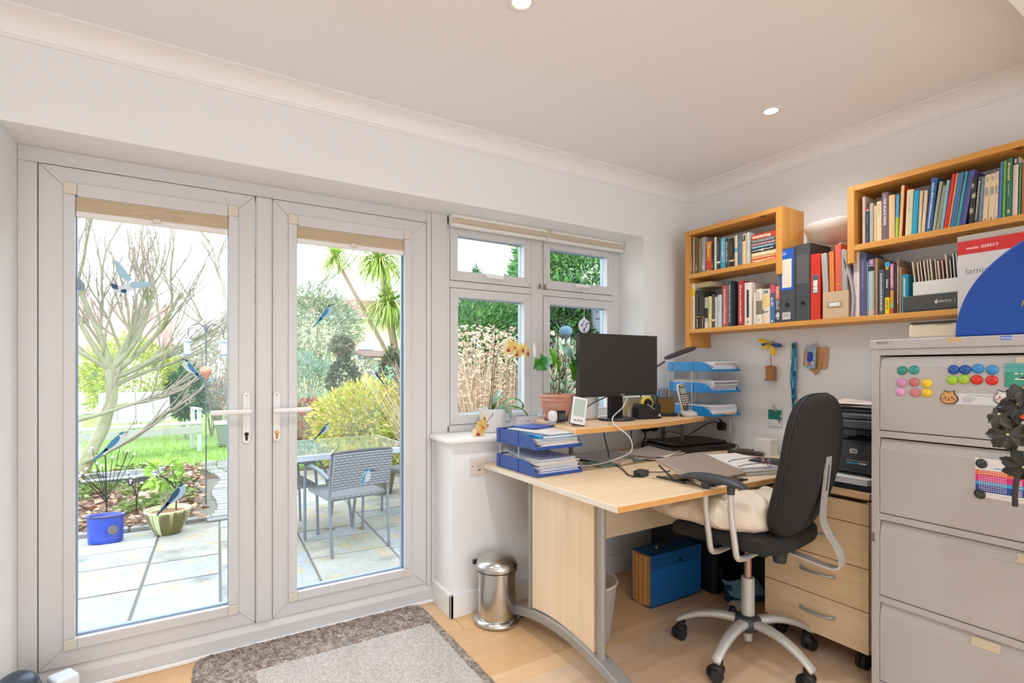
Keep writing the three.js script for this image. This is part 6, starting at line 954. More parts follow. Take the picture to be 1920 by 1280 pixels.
// ================================================================ FILING CABINET AND WHAT IS ON IT
const CX = 2.128, CZ0 = -0.942, CZ1 = -0.472, CTOP = 1.302;
{
  const t = thing('filing_cabinet', 'tall grey metal four drawer filing cabinet against the right wall', 'filing cabinet');
  const m = M.cabinet;
  part('side_panel', bb(CX, XR - 0.02, 0.0, CTOP - 0.03, CZ0, CZ0 + 0.026, 0.002), m, t); part('side_panel', bb(CX, XR - 0.02, 0.0, CTOP - 0.03, CZ1 - 0.026, CZ1, 0.002), m, t);
  part('back_panel', bb(XR - 0.03, XR - 0.02, 0, CTOP - 0.03, CZ0 + 0.026, CZ1 - 0.026, 0), m, t);
  part('cabinet_top', bb(CX - 0.006, XR - 0.018, CTOP - 0.034, CTOP, CZ0 - 0.004, CZ1 + 0.004, 0.004, 2), m, t);
  part('plinth', bb(CX, XR - 0.05, 0.0, 0.062, CZ0 + 0.026, CZ1 - 0.026, 0.002), m, t);
  for (const y of [[1.246, 1.268], [0.950, 0.973], [0.650, 0.673], [0.351, 0.374]]) part('rail', bb(CX + 0.001, CX + 0.03, y[0], y[1], CZ0 + 0.026, CZ1 - 0.026, 0.0015), m, t);
  const draw = [[0.976, 1.244], [0.676, 0.948], [0.377, 0.648], [0.066, 0.349]], lab = [-0.513, -0.51, -0.51, -0.62];
  draw.forEach(([a, b], i) => {
    const s = shapeOf([[0.003, a], [0.001, a + 0.004], [0.001, b - 0.043], [0.004, b - 0.04], [0.017, b - 0.004], [0.022, b - 0.004], [0.022, a]]);
    const g = new THREE.ExtrudeGeometry(s, { depth: CZ1 - CZ0 - 0.056, bevelEnabled: false }); g.translate(CX, 0, CZ0 + 0.028);
    const d = part('drawer', g, m, t);
    part('drawer_box', bb(CX + 0.024, XR - 0.08, a + 0.02, b - 0.07, CZ0 + 0.04, CZ1 - 0.04, 0), mat(0x55534f, 0.6), d);
    part('label_holder', [tf(bx(0.0025, 0.03, 0.072, 0, 0, 0, 0.0008), [CX + 0.0075, b - 0.023, lab[i]], [0, 0, -0.34])], mat(0xcfc3a6, 0.4), d, 'cream label holder in the finger pull');
  });
  part('scuff', [bb(CX - 0.0006, CX + 0.0004, 0.565, 0.598, CZ0 + 0.001, CZ0 + 0.012, 0)], mat(0x7c7873, 0.8), t);
  part('name_plate', faceMinusX(0.054, 0.015, CX - 0.0066, 1.292, -0.896), sticker(0.054, 0.015, (g, w, h) => { g.fillStyle = '#b4aea6'; g.fillRect(0, 0, w, h); g.fillStyle = '#4d4b49'; g.font = 'bold 52px sans-serif'; g.textBaseline = 'middle'; g.fillText('BISLEY', 8, h * 0.55); }), t);
  part('tape_piece', bb(CX - 0.0068, CX - 0.006, 1.284, 1.3015, -0.714, -0.678, 0), mat(0xd0b488, 0.7), t);
  part('maker_sticker', faceMinusX(0.066, 0.013, CX - 0.0066, 1.299 - 0.006, -0.548), sticker(0.066, 0.013, (g, w, h) => { g.fillStyle = '#c6c4c6'; g.fillRect(0, 0, w, h); g.fillStyle = '#4a6fc4'; g.fillRect(0, 0, w * 0.4, h); g.fillStyle = '#dfe6f6'; g.font = 'bold 34px sans-serif'; g.textBaseline = 'middle'; g.fillText('Bisley', 4, h * 0.52); g.fillStyle = '#7d86a0'; for (let i = 0; i < 7; i++) { g.fillRect(w * 0.46 + i * 16, 10, 12, 7); g.fillRect(w * 0.46 + i * 16, 30, 9, 6); } }), t);
}
{ // magnets
  const R = 0.0155, pts = [[0.001, 0.0085], [0.008, 0.0078], [0.0125, 0.0055], [R, 0.0015], [R - 0.0005, 0], [0.001, 0]];
  const g0 = lathe(pts, 28); g0.rotateZ(Math.PI / 2);        // dome towards -x
  const mag = (y, z, c, label) => { const t = thing('fridge_magnet', label, 'magnet', [CX + 0.0004, y, z], 0, 'round magnets on the filing cabinet'); part('dome', g0, mat(c, 0.22, { clearcoat: 0.4 }), t); part('back_ring', new THREE.TorusGeometry(R - 0.001, 0.001, 6, 28).rotateY(Math.PI / 2), mat(c, 0.5), t); };
  mag(1.192, -0.844, 0x1f8f84, 'teal round magnet above the pale pink ones'); mag(1.194, -0.809, 0x20988c, 'teal round magnet above the dusty pink ones');
  mag(1.149, -0.846, 0xd78fbc, 'pale pink round magnet under the teal one'); mag(1.117, -0.849, 0xe3a0cd, 'pale pink round magnet, lowest of its column');
  mag(1.152, -0.809, 0xc96f78, 'dusty pink round magnet directly under a teal one'); mag(1.115, -0.806, 0xcf7d84, 'dusty pink round magnet, lowest of its column');
  mag(1.149, -0.772, 0xefcf2c, 'yellow round magnet, upper of the two yellows'); mag(1.117, -0.772, 0xf0cc22, 'yellow round magnet, lower of the two yellows');
  mag(1.195, -0.699, 0x1450a8, 'dark blue round magnet above the first lime one'); mag(1.195, -0.669, 0x1350a4, 'dark blue round magnet next to the light blue ones');
  mag(1.198, -0.637, 0x2a8fd0, 'light blue round magnet next to the dark blue ones'); mag(1.195, -0.602, 0x2f92cf, 'light blue round magnet nearest the green postcard');
  mag(1.161, -0.702, 0xa3cf35, 'lime green round magnet at the row end'); mag(1.164, -0.672, 0xa6d23a, 'lime green round magnet beside a red one');
  mag(1.163, -0.64, 0xd82a22, 'red round magnet beside a lime one'); mag(1.162, -0.603, 0xdd2420, 'red round magnet nearest the green postcard');
  mag(0.898, -0.628, 0x2c2d2c, 'black round magnet at the top of the coloured chart'); mag(0.801, -0.632, 0x2c2d2c, 'black round magnet at the foot of the coloured chart');
  const cat = (y, z, base, dark, label) => {
    const t = thing('cat_magnet', label, 'magnet', [CX, y, z]); const s = new THREE.Shape(); s.moveTo(-0.014, 0.017); s.lineTo(-0.0135, 0.027); s.quadraticCurveTo(-0.006, 0.023, 0, 0.0215); s.quadraticCurveTo(0.006, 0.023, 0.0135, 0.027); s.lineTo(0.014, 0.017); s.quadraticCurveTo(0.025, 0.008, 0.024, -0.003); s.quadraticCurveTo(0.018, -0.0185, 0, -0.0185); s.quadraticCurveTo(-0.018, -0.0185, -0.024, -0.003); s.quadraticCurveTo(-0.025, 0.008, -0.014, 0.017);
    const B = new THREE.Matrix4().makeBasis(V(0, 0, 1), V(0, 1, 0), V(-1, 0, 0)), e = extr(s, 0.005, 0.0008).applyMatrix4(B); part('head', e.translate(0, 0, 0), mat(dark, 0.6), t);
    const f = extr(s, 0.0012, 0.0003).scale(0.9, 0.88, 1).applyMatrix4(B).translate(-0.0048, 0.0005, 0); part('face', f, mat(base, 0.6), t);
    const at = (yy, zz, r, sx, c) => part('marking', rod([-0.006, yy, zz], [-0.0064, yy, zz], r, r, 14).scale(1, 1, sx), mat(c, 0.6), t);
    part('nose', rod([-0.006, -0.001, 0], [-0.0066, -0.001, 0], 0.0022, 0.0022, 8), mat(0x2a1d18, 0.5), t);
    for (const k of [-1, 1]) { part('eye', rod([-0.006, 0.004, k * 0.0085], [-0.0066, 0.004, k * 0.0085], 0.0024, 0.0024, 10), mat(0x2a1d18, 0.4), t); part('cheek', rod([-0.006, -0.002, k * 0.013], [-0.0064, -0.002, k * 0.013], 0.0042, 0.0042, 12), mat(base === 0xd9a066 ? 0xc27a4a : 0xd5a9a4, 0.6), t); part('whisker', [0, 1, 2].map((i) => rod([-0.0063, -0.004 + i * 0.003, k * 0.0165], [-0.0063, -0.006 + i * 0.0045, k * 0.0225], 0.0003, 0.0003, 4)), mat(0x2a1d18, 0.5), t); }
    part('mouth', tube([[-0.0064, -0.0045, -0.006], [-0.0064, -0.008, -0.003], [-0.0064, -0.004, 0], [-0.0064, -0.008, 0.003], [-0.0064, -0.0045, 0.006]], 0.0005, 20, 4), mat(0x2a1d18, 0.5), t);
  };
  cat(1.1, -0.710, 0xd9a066, 0x3d2a1c, 'ginger cat head magnet holding the white note'); cat(1.106, -0.574, 0xe4dbd4, 0x2c2a2a, 'white cat head magnet holding the white note');
  const n = solo('paper_note', faceMinusX(0.137, 0.036, CX - 0.0004, 1.1005, -0.6265), sticker(0.137, 0.036, (g, w, h) => { g.fillStyle = '#dedee2'; g.fillRect(0, 0, w, h); g.fillStyle = '#8a8a92'; const R2 = rng(12); for (let x = 60; x < 170; x += 9) g.fillRect(x, 10, 6, 4); for (let r = 0; r < 4; r++) { for (let x = 38; x < 100 - r * 7; x += 8) g.fillRect(x, 24 + r * 9, 5 + R2() * 2, 4); g.fillRect(196, 24 + r * 9, 26, 4); } g.fillStyle = '#c9503c'; g.fillRect(36, 33, 5, 5); }), 'white printed strip of paper held by two cat magnets', 'note'); n.rotation.x = 0;
  solo('postcard', bb(CX - 0.0010, CX - 0.0003, 1.142, 1.215, -0.573, -0.478, 0), mat(0x3f9a84, 0.5), 'green postcard with a black and white bird', 'card').add(...(() => { const k = new THREE.Group(); part('print', faceMinusX(0.094, 0.072, CX - 0.0013, 1.1785, -0.5255), sticker(0.094, 0.072, (g, w, h) => { g.fillStyle = '#3f9a84'; g.fillRect(0, 0, w, h); g.fillStyle = '#5db0a8'; g.fillRect(0, 0, w, h * 0.36); g.fillStyle = '#4d8f96'; for (let r = 0; r < 3; r++) for (let x = 12; x < 110; x += 16) g.fillRect(x, 10 + r * 18, 9, 10); g.fillStyle = '#e9e6da'; g.beginPath(); g.ellipse(130, 122, 70, 12, -0.12, 0, 7); g.fill(); g.fillStyle = '#20242a'; g.beginPath(); g.moveTo(75, 128); g.quadraticCurveTo(150, 84, 250, 78); g.quadraticCurveTo(190, 124, 75, 128); g.fill(); g.fillStyle = '#efe9c8'; g.fillRect(62, 78, 22, 12); g.fillRect(98, 80, 16, 10); }), k); return k.children.slice(); })());
  solo('price_chart', bb(CX - 0.0010, CX - 0.0003, 0.792, 0.916, -0.644, -0.482, 0), M.paper, 'white chart with orange, pink and blue bands under black magnets', 'chart').add(...(() => { const k = new THREE.Group(); part('print', faceMinusX(0.16, 0.122, CX - 0.0013, 0.854, -0.563), sticker(0.16, 0.122, (g, w, h) => { g.fillStyle = '#e9e6e4'; g.fillRect(0, 0, w, h); g.fillStyle = '#4aa7cf'; g.fillRect(70, 42, 120, 5); [['#e2703a', 0.30, 0.13], ['#d6297f', 0.43, 0.16], ['#2aa0d2', 0.59, 0.09], ['#23489c', 0.68, 0.18]].forEach(([c, y, hh]) => { g.fillStyle = c; g.fillRect(0, h * y, w, h * hh); g.fillStyle = '#f0dfe0'; for (let r = 0; r < hh / 0.07; r++) { for (let x = 14; x < 118; x += 9) g.fillRect(x, h * (y + 0.025 + r * 0.05), 6, 4); g.fillRect(w * 0.62, h * (y + 0.03 + r * 0.05), 18, 5); } }); g.fillStyle = '#e9e6e4'; g.fillRect(w * 0.74, h * 0.3, 5, h * 0.56); g.fillStyle = '#a8a4a6'; for (let x = 100; x < 190; x += 9) g.fillRect(x, h * 0.92, 6, 3); }), k); return k.children.slice(); })());
}
{ // on top
  const t = thing('laminating_pouch_box', 'white box with a red band stood behind the blue half disc', 'box', [2.455, CTOP, -0.795]);
  part('case', bb(0, 0.06, 0.0006, 0.382, 0, 0.31, 0.003), mat(0xd8d2d2, 0.45), t); part('sleeve_top', bb(-0.001, 0.061, 0.372, 0.392, -0.001, 0.311, 0.002), mat(0xb9b1a6, 0.3), t);
  part('printed_front', faceMinusX(0.308, 0.37, -0.0008, 0.186, 0.155), sticker(0.308, 0.37, (g, w, h) => { g.fillStyle = '#d9d3d3'; g.fillRect(0, 0, w, h); g.fillStyle = '#d3302f'; g.fillRect(0, 0, w, h * 0.135); g.fillStyle = '#f2dcd8'; g.font = 'bold 22px sans-serif'; g.fillText('made', 42, h * 0.09); g.font = 'bold 24px sans-serif'; g.fillText('DIRECT', 112, h * 0.09); g.fillStyle = '#6f6b70'; g.font = '46px sans-serif'; g.fillText('laminating pouches', 38, h * 0.335); g.fillStyle = '#c9c2c4'; g.fillRect(0, h * 0.96, w, h * 0.04); }, 512), t);
  const f = thing('half_disc_case', 'large royal blue half disc case with a thin yellow line', 'case', [2.15, CTOP, -0.375]);
  const s = new THREE.Shape(); s.moveTo(-0.328, 0.001); s.absarc(0, 0.001, 0.328, Math.PI, Math.PI * 0.42, true); s.lineTo(0.1, 0.001); s.closePath();
  const g = extr(s, 0.035, 0.004, 40).applyMatrix4(new THREE.Matrix4().makeBasis(V(0, 0, 1), V(0, 1, 0), V(-1, 0, 0))).translate(0.035, 0.0006, 0); part('shell', g, mat(0x0f4aa8, 0.5), f);
  part('printed_line', tube(Array.from({ length: 12 }, (_, i) => { const a = Math.PI * (0.95 - i * 0.045); return [-0.0012, 0.075 + 0.075 * Math.sin(a), -0.09 + 0.075 * Math.cos(a)]; }), 0.0018, 30, 5), mat(0xa9ab3a, 0.6), f);
  const c = thing('carton', 'flat cream carton with a dark lid edge on the filing cabinet', 'box', [2.27, CTOP + 0.009, -0.882]); part('case', bb(0, 0.2, 0, 0.052, 0, 0.2, 0.012, 3), mat(0xe4d6bb, 0.6), c); part('dark_sheet', bb(-0.004, 0.2, 0.0525, 0.058, 0.008, 0.2, 0.001), mat(0x3b3a38, 0.5), c); part('slot', bb(-0.0008, 0.001, 0.043, 0.047, 0.085, 0.13, 0), mat(0x9a8f7c, 0.7), c);
  const p = thing('paper_sheets', 'few thin papers under the cream carton on the filing cabinet', 'papers', [2.37, CTOP + 0.0008, -0.81], 0.05); for (let i = 0; i < 3; i++) part('sheet', tf(sheetGeo(0.30, 0.22, 0.0016, 70 + i, 8, 0.001), [0, 0.0014 + i * 0.0024, i * 0.004], [0, i * 0.05, 0]), [mat(0xcdd6b4, 0.8), M.paper, M.offPaper][i], p);
}
{ // begonia on a plant stand at the edge of the picture
  const t = thing('plant_stand', 'small brown wooden plant stand cut off by the picture edge', 'stand', [1.76, 0, -0.30]);
  part('stand_top', bb(-0.01, 0.25, 0.79, 0.812, -0.115, 0.16, 0.004, 2), mat(0x8a4a20, 0.5), t); for (const [x, z] of [[0.02, -0.08], [0.22, -0.08], [0.02, 0.13], [0.22, 0.13]]) part('leg', rod([x, 0, z], [x, 0.79, z], 0.012, 0.014), mat(0x7d421c, 0.5), t);
  const b = thing('potted_begonia', 'dark bronze leaved begonia with a red flower at the picture edge', 'plant', [1.88, 0.8125, -0.34]);
  part('pot', lathe([[0.001, 0.0006], [0.045, 0.0006], [0.06, 0.085], [0.063, 0.1], [0.058, 0.1], [0.001, 0.09]], 28), M.terracotta, b);
  const dk = [leafMat(0x3a3a33, 0.55, 0.1), leafMat(0x2c2d27, 0.6, 0.08), leafMat(0x4b4a40, 0.55, 0.12)];
  const starLeaf = (c, nrm, r, m, tw) => { const N = 60, pos = [0, 0, 0.008], idx = [], uv = [0.5, 0.5]; for (let i = 0; i < N; i++) { const a = (i / N) * 2 * Math.PI, rr = r * (0.86 + 0.085 * Math.cos(a * 7) + 0.045 * Math.cos(a * 21)); pos.push(Math.cos(a) * rr, Math.sin(a) * rr, -0.010 * Math.cos(a * 7) - 0.35 * rr * rr / r); uv.push(0.5 + 0.5 * Math.cos(a), 0.5 + 0.5 * Math.sin(a)); idx.push(0, i + 1, ((i + 1) % N) + 1); } const g = new THREE.BufferGeometry(); g.setAttribute('position', new THREE.Float32BufferAttribute(pos, 3)); g.setAttribute('uv', new THREE.Float32BufferAttribute(uv, 2)); g.setIndex(idx); g.computeVertexNormals(); g.rotateZ(tw); g.applyQuaternion(new THREE.Quaternion().setFromUnitVectors(V(0, 0, 1), V(...nrm).normalize())); g.translate(...c); const l = part('leaf', g, m, b); const n = V(...nrm).normalize().multiplyScalar(0.0095); part('leaf_eye', sphere(0.0035, c[0] + n.x, c[1] + n.y, c[2] + n.z, 1, 1, 1, 8, 6), mat(0xb5c06a, 0.5), l); part('petiole', tube([[0, 0.09, 0], [c[0] * 0.5 - n.x, 0.12 + c[1] * 0.35, c[2] * 0.5], [c[0] - n.x, c[1] - n.y, c[2] - n.z]], 0.0022, 16, 5), mat(0x6a4a3e, 0.6), l); };
  starLeaf([-0.06, 0.213, -0.144], [-0.95, 0.15, 0.25], 0.046, dk[0], 0.3); starLeaf([-0.06, 0.262, -0.158], [-0.8, 0.45, -0.1], 0.036, dk[2], 1.2); starLeaf([-0.055, 0.29, -0.125], [-0.8, 0.5, 0.2], 0.045, dk[1], 0.7); starLeaf([-0.05, 0.33, -0.115], [-0.6, 0.8, 0.2], 0.04, dk[0], 2.0); starLeaf([-0.06, 0.135, -0.115], [-0.9, -0.1, 0.4], 0.045, dk[1], 2.0); starLeaf([-0.02, 0.25, -0.06], [-0.8, 0.3, 0.6], 0.06, dk[0], 0.1); starLeaf([0.03, 0.31, -0.03], [-0.1, 0.9, 0.3], 0.06, dk[2], 0.4); starLeaf([0.0, 0.2, 0.06], [-0.5, 0.3, 0.9], 0.06, dk[0], 0.9); starLeaf([-0.05, 0.17, -0.05], [-0.9, 0.2, 0.5], 0.06, dk[1], 0.2);
  part('drooping_stem', tube([[-0.02, 0.16, -0.06], [-0.055, 0.12, -0.12], [-0.065, 0.07, -0.128], [-0.066, 0.03, -0.128]], 0.006, 20, 8), mat(0x2f2a26, 0.6), b);
  part('flower', [sphere(0.011, -0.065, 0.262, -0.105, 1, 0.7, 1.3), sphere(0.009, -0.06, 0.245, -0.10, 1, 0.8, 1)], mat(0xe2532c, 0.5), b);
}
// ================================================================ STICKERS AND BLINDS ON THE GLASS
{ // pleated blinds drawn up at the top of both doors
  const blind = (x0, x1, gx0, gx1, label) => {
    const t = thing('door_blind', label, 'blind', [0, 0, 0], 0, 'blinds fitted to the French doors'); const y0 = 0.158, y1 = 1.888, w = gx0 - x0, zf = -2.489, zb = -2.505;
    part('frame_rail', bb(x0, gx0, y0 + 0.04, y1 - 0.045, zb, zf, 0.004, 2), M.upvc, t); part('frame_rail', bb(gx1, x1, y0 + 0.04, y1 - 0.045, zb, zf, 0.004, 2), M.upvc, t);
    part('frame_rail', bb(x0 + 0.04, x1 - 0.04, y0, y0 + 0.04, zb, zf, 0.004, 2), M.upvc, t); part('frame_rail', bb(x0 + 0.04, x1 - 0.04, y1 - 0.05, y1, zb, zf, 0.004, 2), M.upvc, t);
    for (const [a, b] of [[x0, y0], [x1 - 0.04, y0], [x0, y1 - 0.045], [x1 - 0.04, y1 - 0.045]]) part('corner_piece', bb(a, a + 0.04, b, b + (b > 1 ? 0.045 : 0.04), zb, zf + 0.0006, 0.004, 2), M.upvcWarm, t, 'yellowed corner cap');
    const pl = []; for (let i = 0; i < 9; i++) pl.push(bb(gx0 + 0.001, gx1 - 0.001, 1.786 + i * 0.0058, 1.786 + i * 0.0058 + 0.0052, -2.514 - (i % 2) * 0.001, -2.5, 0.002)); part('pleated_fabric', pl, mat(0xd8c5aa, 0.85), t);
    part('bottom_bar', bb(gx0 + 0.001, gx1 - 0.001, 1.764, 1.786, -2.516, -2.497, 0.004, 2), M.white, t); part('finger_tab', bb((gx0 + gx1) / 2 - 0.014, (gx0 + gx1) / 2 + 0.014, 1.772, 1.790, -2.497, -2.486, 0.004, 2), M.upvcWarm, t);
  };
  blind(-0.408, 0.164, -0.374, 0.127, 'beige pleated blind drawn up behind the door nearest the side wall'); blind(0.36, 0.934, 0.397, 0.898, 'beige pleated blind drawn up behind the door nearest the window');
  const roller = (x0, x1, label) => { const t = thing('roller_blind', label, 'blind', [0, 0, 0], 0, 'roller blinds over the window'); part('head_rail', bb(x0, x1, 1.982, 1.9995, -2.494, -2.452, 0.004, 2), M.white, t); part('fabric_roll', rod([x0 + 0.002, 1.972, -2.470], [x1 - 0.002, 1.972, -2.470], 0.0185, 0.0185, 24), mat(0xcdbfa8, 0.85), t); part('bottom_bar', bb(x0 - 0.004, x1 + 0.003, 1.936, 1.956, -2.484, -2.456, 0.007, 3), M.white, t); part('end_bracket', [bb(x0 - 0.003, x0 + 0.001, 1.95, 1.999, -2.49, -2.452, 0.001), bb(x1 - 0.001, x1 + 0.003, 1.95, 1.999, -2.49, -2.452, 0.001)], M.white, t); };
  roller(1.140, 1.742, 'rolled up beige blind over the window half nearest the doors'); roller(1.752, 2.338, 'rolled up beige blind over the window half nearest the corner');
  [[1.738, 'first'], [1.756, 'second']].forEach(([x], i) => { const t = thing('blind_cord', i ? 'pull cord with wooden acorn on the corner side of the mullion' : 'pull cord with wooden acorn on the door side of the mullion', 'cord'); part('string', tube([[x + 0.012, 1.985, -2.462], [x - 0.004, 1.9, -2.468], [x - 0.03 + i * 0.018, 1.69, -2.478]], 0.0009, 16, 4), M.cableWhite, t); part('acorn', lathe([[0.001, -0.03], [0.006, -0.028], [0.0075, -0.018], [0.006, -0.006], [0.002, 0]], 12).translate(x - 0.03 + i * 0.018, 1.688, -2.478), mat(0x8a765c, 0.6), t); part('toggle', bx(0.008, 0.02, 0.006, x + 0.01, 1.99, -2.448, 0.002), mat(0xd9cba6, 0.5), t); });
}
{ // bird stickers on the panes
  const st = (c) => mat(c, 0.6, { transmission: 0.25, thickness: 0, side: THREE.DoubleSide });
  const pale = st(0xb9dcec), blue = st(0x4fa3cf), deep = st(0x2f5f86), grey = st(0x9fb6c4), white = st(0xe3eef4);
  const flat = (pts, curveIt = true) => { const s = new THREE.Shape(); if (curveIt) { const c = new THREE.SplineCurve([...pts, pts[0]].map(([x, y]) => new THREE.Vector2(x, y))); s.setFromPoints(c.getPoints(pts.length * 5)); } else return shapeOf(pts); return s; };
  const lay = (pts, o, sharp) => new THREE.ExtrudeGeometry(flat(pts, !sharp), { depth: 0.0004, bevelEnabled: false }).translate(0, 0, o * 0.0005);
  const perched = (label, x, y, len, ang, flip, cols) => { const t = thing('bird_sticker', label, 'sticker', [x, y, -2.5275]); t.rotation.z = ang; t.scale.set(flip ? -len : len, len, 1);
    part('belly', lay([[0.42, 0.10], [0.30, 0.17], [0.05, 0.12], [-0.2, 0.02], [-0.12, -0.08], [0.1, -0.13], [0.3, -0.08]], 0), cols[0], t); part('wing', lay([[0.26, 0.14], [0.05, 0.11], [-0.28, -0.02], [-0.2, -0.05], [0.08, -0.03], [0.24, 0.05]], 1), cols[1], t); part('tail', lay([[-0.18, 0.03], [-0.58, -0.05], [-0.6, -0.1], [-0.16, -0.06]], 1, true), cols[1], t); part('cap', lay([[0.44, 0.12], [0.36, 0.17], [0.27, 0.16], [0.33, 0.10]], 2), cols[2], t); part('beak', lay([[0.43, 0.12], [0.52, 0.09], [0.43, 0.08]], 2, true), cols[2], t); };
  const D = -2.5275, A = 0.62;
  { const t = thing('bird_sticker', 'pale blue flying bird sticker with open wings on the door glass', 'sticker', [-0.222, 1.539, D]);
    part('body', lay([[0.02, 0.0], [-0.03, -0.02], [-0.045, -0.04], [-0.02, -0.045], [0.02, -0.03]], 0), white, t); part('wing', lay([[0.0, 0.0], [-0.03, 0.03], [-0.038, 0.075], [-0.03, 0.078], [-0.008, 0.05], [0.015, 0.01]], 1), pale, t); part('wing', lay([[0.01, 0.0], [0.04, 0.004], [0.082, 0.004], [0.075, -0.01], [0.045, -0.022], [0.015, -0.022]], 1), pale, t); part('tail', lay([[-0.03, -0.015], [-0.05, -0.012], [-0.045, -0.028], [-0.028, -0.032]], 2), deep, t); part('cap', lay([[-0.02, -0.034], [-0.005, -0.03], [0.0, -0.04], [-0.015, -0.046]], 2), deep, t); }
  { const t = thing('bird_sticker', 'grey wing tip of a bird sticker cut by the door frame', 'sticker', [-0.362, 1.518, D]); part('wing', lay([[-0.012, 0.026], [0.004, 0.012], [0.012, -0.02], [-0.008, -0.024], [-0.014, 0.0]], 0), grey, t); }
  perched('blue capped perched bird sticker facing the side wall, near the copper ball', -0.004, 1.193, 0.115, -0.72, true, [white, blue, deep]);
  perched('bright blue perched bird sticker before the bench', -0.266, 0.904, 0.135, A, false, [white, blue, blue]);
  perched('grey blue perched bird sticker over the green bowl pot', -0.068, 0.673, 0.145, 0.72, false, [pale, deep, deep]);
  perched('black faced blue bird sticker high on the door nearest the window', 0.522, 1.449, 0.125, 0.75, false, [pale, blue, deep]);
  perched('small slate bird sticker facing the side wall on the yellow shrub', 0.772, 1.161, 0.083, -0.75, true, [white, deep, grey]);
  perched('slate blue bird sticker just above the patio table', 0.514, 0.907, 0.092, 0.66, false, [pale, deep, deep]);
  { const t = thing('bird_sticker', 'pale kingfisher sticker over the rattan chair back', 'sticker', [0.722, 0.674, D]); part('body', lay([[0.012, 0.03], [-0.012, 0.028], [-0.026, -0.01], [-0.03, -0.04], [-0.01, -0.03], [0.012, -0.02], [0.018, 0.008]], 0), pale, t); part('belly', lay([[0.012, 0.018], [-0.006, 0.0], [-0.006, -0.025], [0.01, -0.018], [0.017, 0.006]], 1), white, t); part('wing', lay([[-0.008, 0.022], [-0.024, -0.01], [-0.03, -0.042], [-0.016, -0.02]], 1), blue, t); part('beak', lay([[0.014, 0.03], [0.055, 0.026], [0.014, 0.022]], 2, true), deep, t); part('cap', lay([[0.014, 0.034], [-0.004, 0.038], [-0.016, 0.026], [0.006, 0.026]], 2), blue, t); }
}
// ================================================================ THE GARDEN
const G = -0.25;
const leafQuad = (() => { const g = new THREE.BufferGeometry(); g.setAttribute('position', new THREE.Float32BufferAttribute([-0.5, 0, 0, 0, 0.12, 0, 0.5, 0, 0, -0.32, 0.0, 0.7, 0, 0.1, 0.62, 0.32, 0.0, 0.7, 0, -0.06, 1.15].map((v, i) => (i % 3 === 2 ? v : i % 3 === 0 ? v : v)), 3)); g.setIndex([0, 1, 3, 1, 4, 3, 1, 2, 4, 2, 5, 4, 3, 4, 6, 4, 5, 6]); g.setAttribute('uv', new THREE.Float32BufferAttribute([0, 0, 0.5, 0, 1, 0, 0, 0.6, 0.5, 0.6, 1, 0.6, 0.5, 1], 2)); g.computeVertexNormals(); return g; })();
const bladeQuad = (() => { const g = new THREE.BufferGeometry(), p = [], ix = []; for (let i = 0; i <= 4; i++) { const k = i / 4, w = 0.5 * (1 - k * 0.9); p.push(-w, k, k * k * 0.35, w, k, k * k * 0.35); if (i) { const a = i * 2 - 2; ix.push(a, a + 1, a + 2, a + 1, a + 3, a + 2); } } g.setAttribute('position', new THREE.Float32BufferAttribute(p, 3)); g.setAttribute('uv', new THREE.Float32BufferAttribute(p.flatMap((_, i) => (i % 3 === 0 ? [p[i] + 0.5, p[i + 1]] : [])), 2)); g.setIndex(ix); g.computeVertexNormals(); return g; })();
const cv3 = (h) => new THREE.Color(h);
function bush(name, label, cat, [x, y, z], [rx, ry, rz], n, len, wid, cols, o = {}) {     // y: centre above the patio level
  const t = thing(name, label, cat, [x, G, z], 0, o.group), R = rng(o.seed ?? Math.round(x * 100 + z * 10)), mats = [], cs = [];
  const sd = (o.seed ?? 3) * 7;
  for (let i = 0; i < n; i++) {
    const a = R() * 6.2832, c = 2 * R() - 1, s = Math.sqrt(1 - c * c), d = V(Math.cos(a) * s, c, Math.sin(a) * s); const lump = 1 + 0.9 * n3(d.x * 2.2 + sd, d.y * 2.2, d.z * 2.2, 5) * (o.lump ?? 1);
    const r = (o.shell ? 0.72 + 0.28 * R() : Math.cbrt(0.12 + 0.88 * R())) * lump;
    let p = V(d.x * rx * r, y + d.y * ry * r, d.z * rz * r); if (o.taper) { const k = THREE.MathUtils.clamp((p.y - (y - ry)) / (2 * ry), 0, 1), q = Math.pow(1 - k, o.taper) + 0.03; p.x = d.x * rx * r * q * 1.4; p.z = d.z * rz * r * q * 1.4; }
    if (p.y < 0.02) p.y = 0.02 + R() * 0.08;
    const dirv = d.clone().add(V(R() - 0.5, R() - 0.5 + (o.droop ?? 0), R() - 0.5)).normalize(), q = new THREE.Quaternion().setFromUnitVectors(V(0, 0, 1), dirv).multiply(new THREE.Quaternion().setFromAxisAngle(V(0, 0, 1), R() * 6.28)), l = len * (0.6 + 0.8 * R());
    mats.push(new THREE.Matrix4().compose(p, q, V(wid * (0.7 + 0.6 * R()), l, l))); cs.push(cv3(cols[Math.floor(R() * cols.length)]).multiplyScalar(0.8 + 0.4 * R()));
  }
  inst('foliage', leafQuad, M.leaf, mats, t, cs);
  const st = []; for (let i = 0; i < (o.stems ?? 7); i++) { const a = R() * 6.28, q = 0.3 + 0.5 * R(); st.push(rod([Math.cos(a) * 0.06 * rx, 0, Math.sin(a) * 0.06 * rz], [Math.cos(a) * rx * q, y + ry * (0.3 * R()), Math.sin(a) * rz * q], 0.012 * (o.stemR ?? 1), 0.004 * (o.stemR ?? 1), 5)); }
  part('stem', st, M.twig, t).userData.kind = 'stuff';
  return t;
}
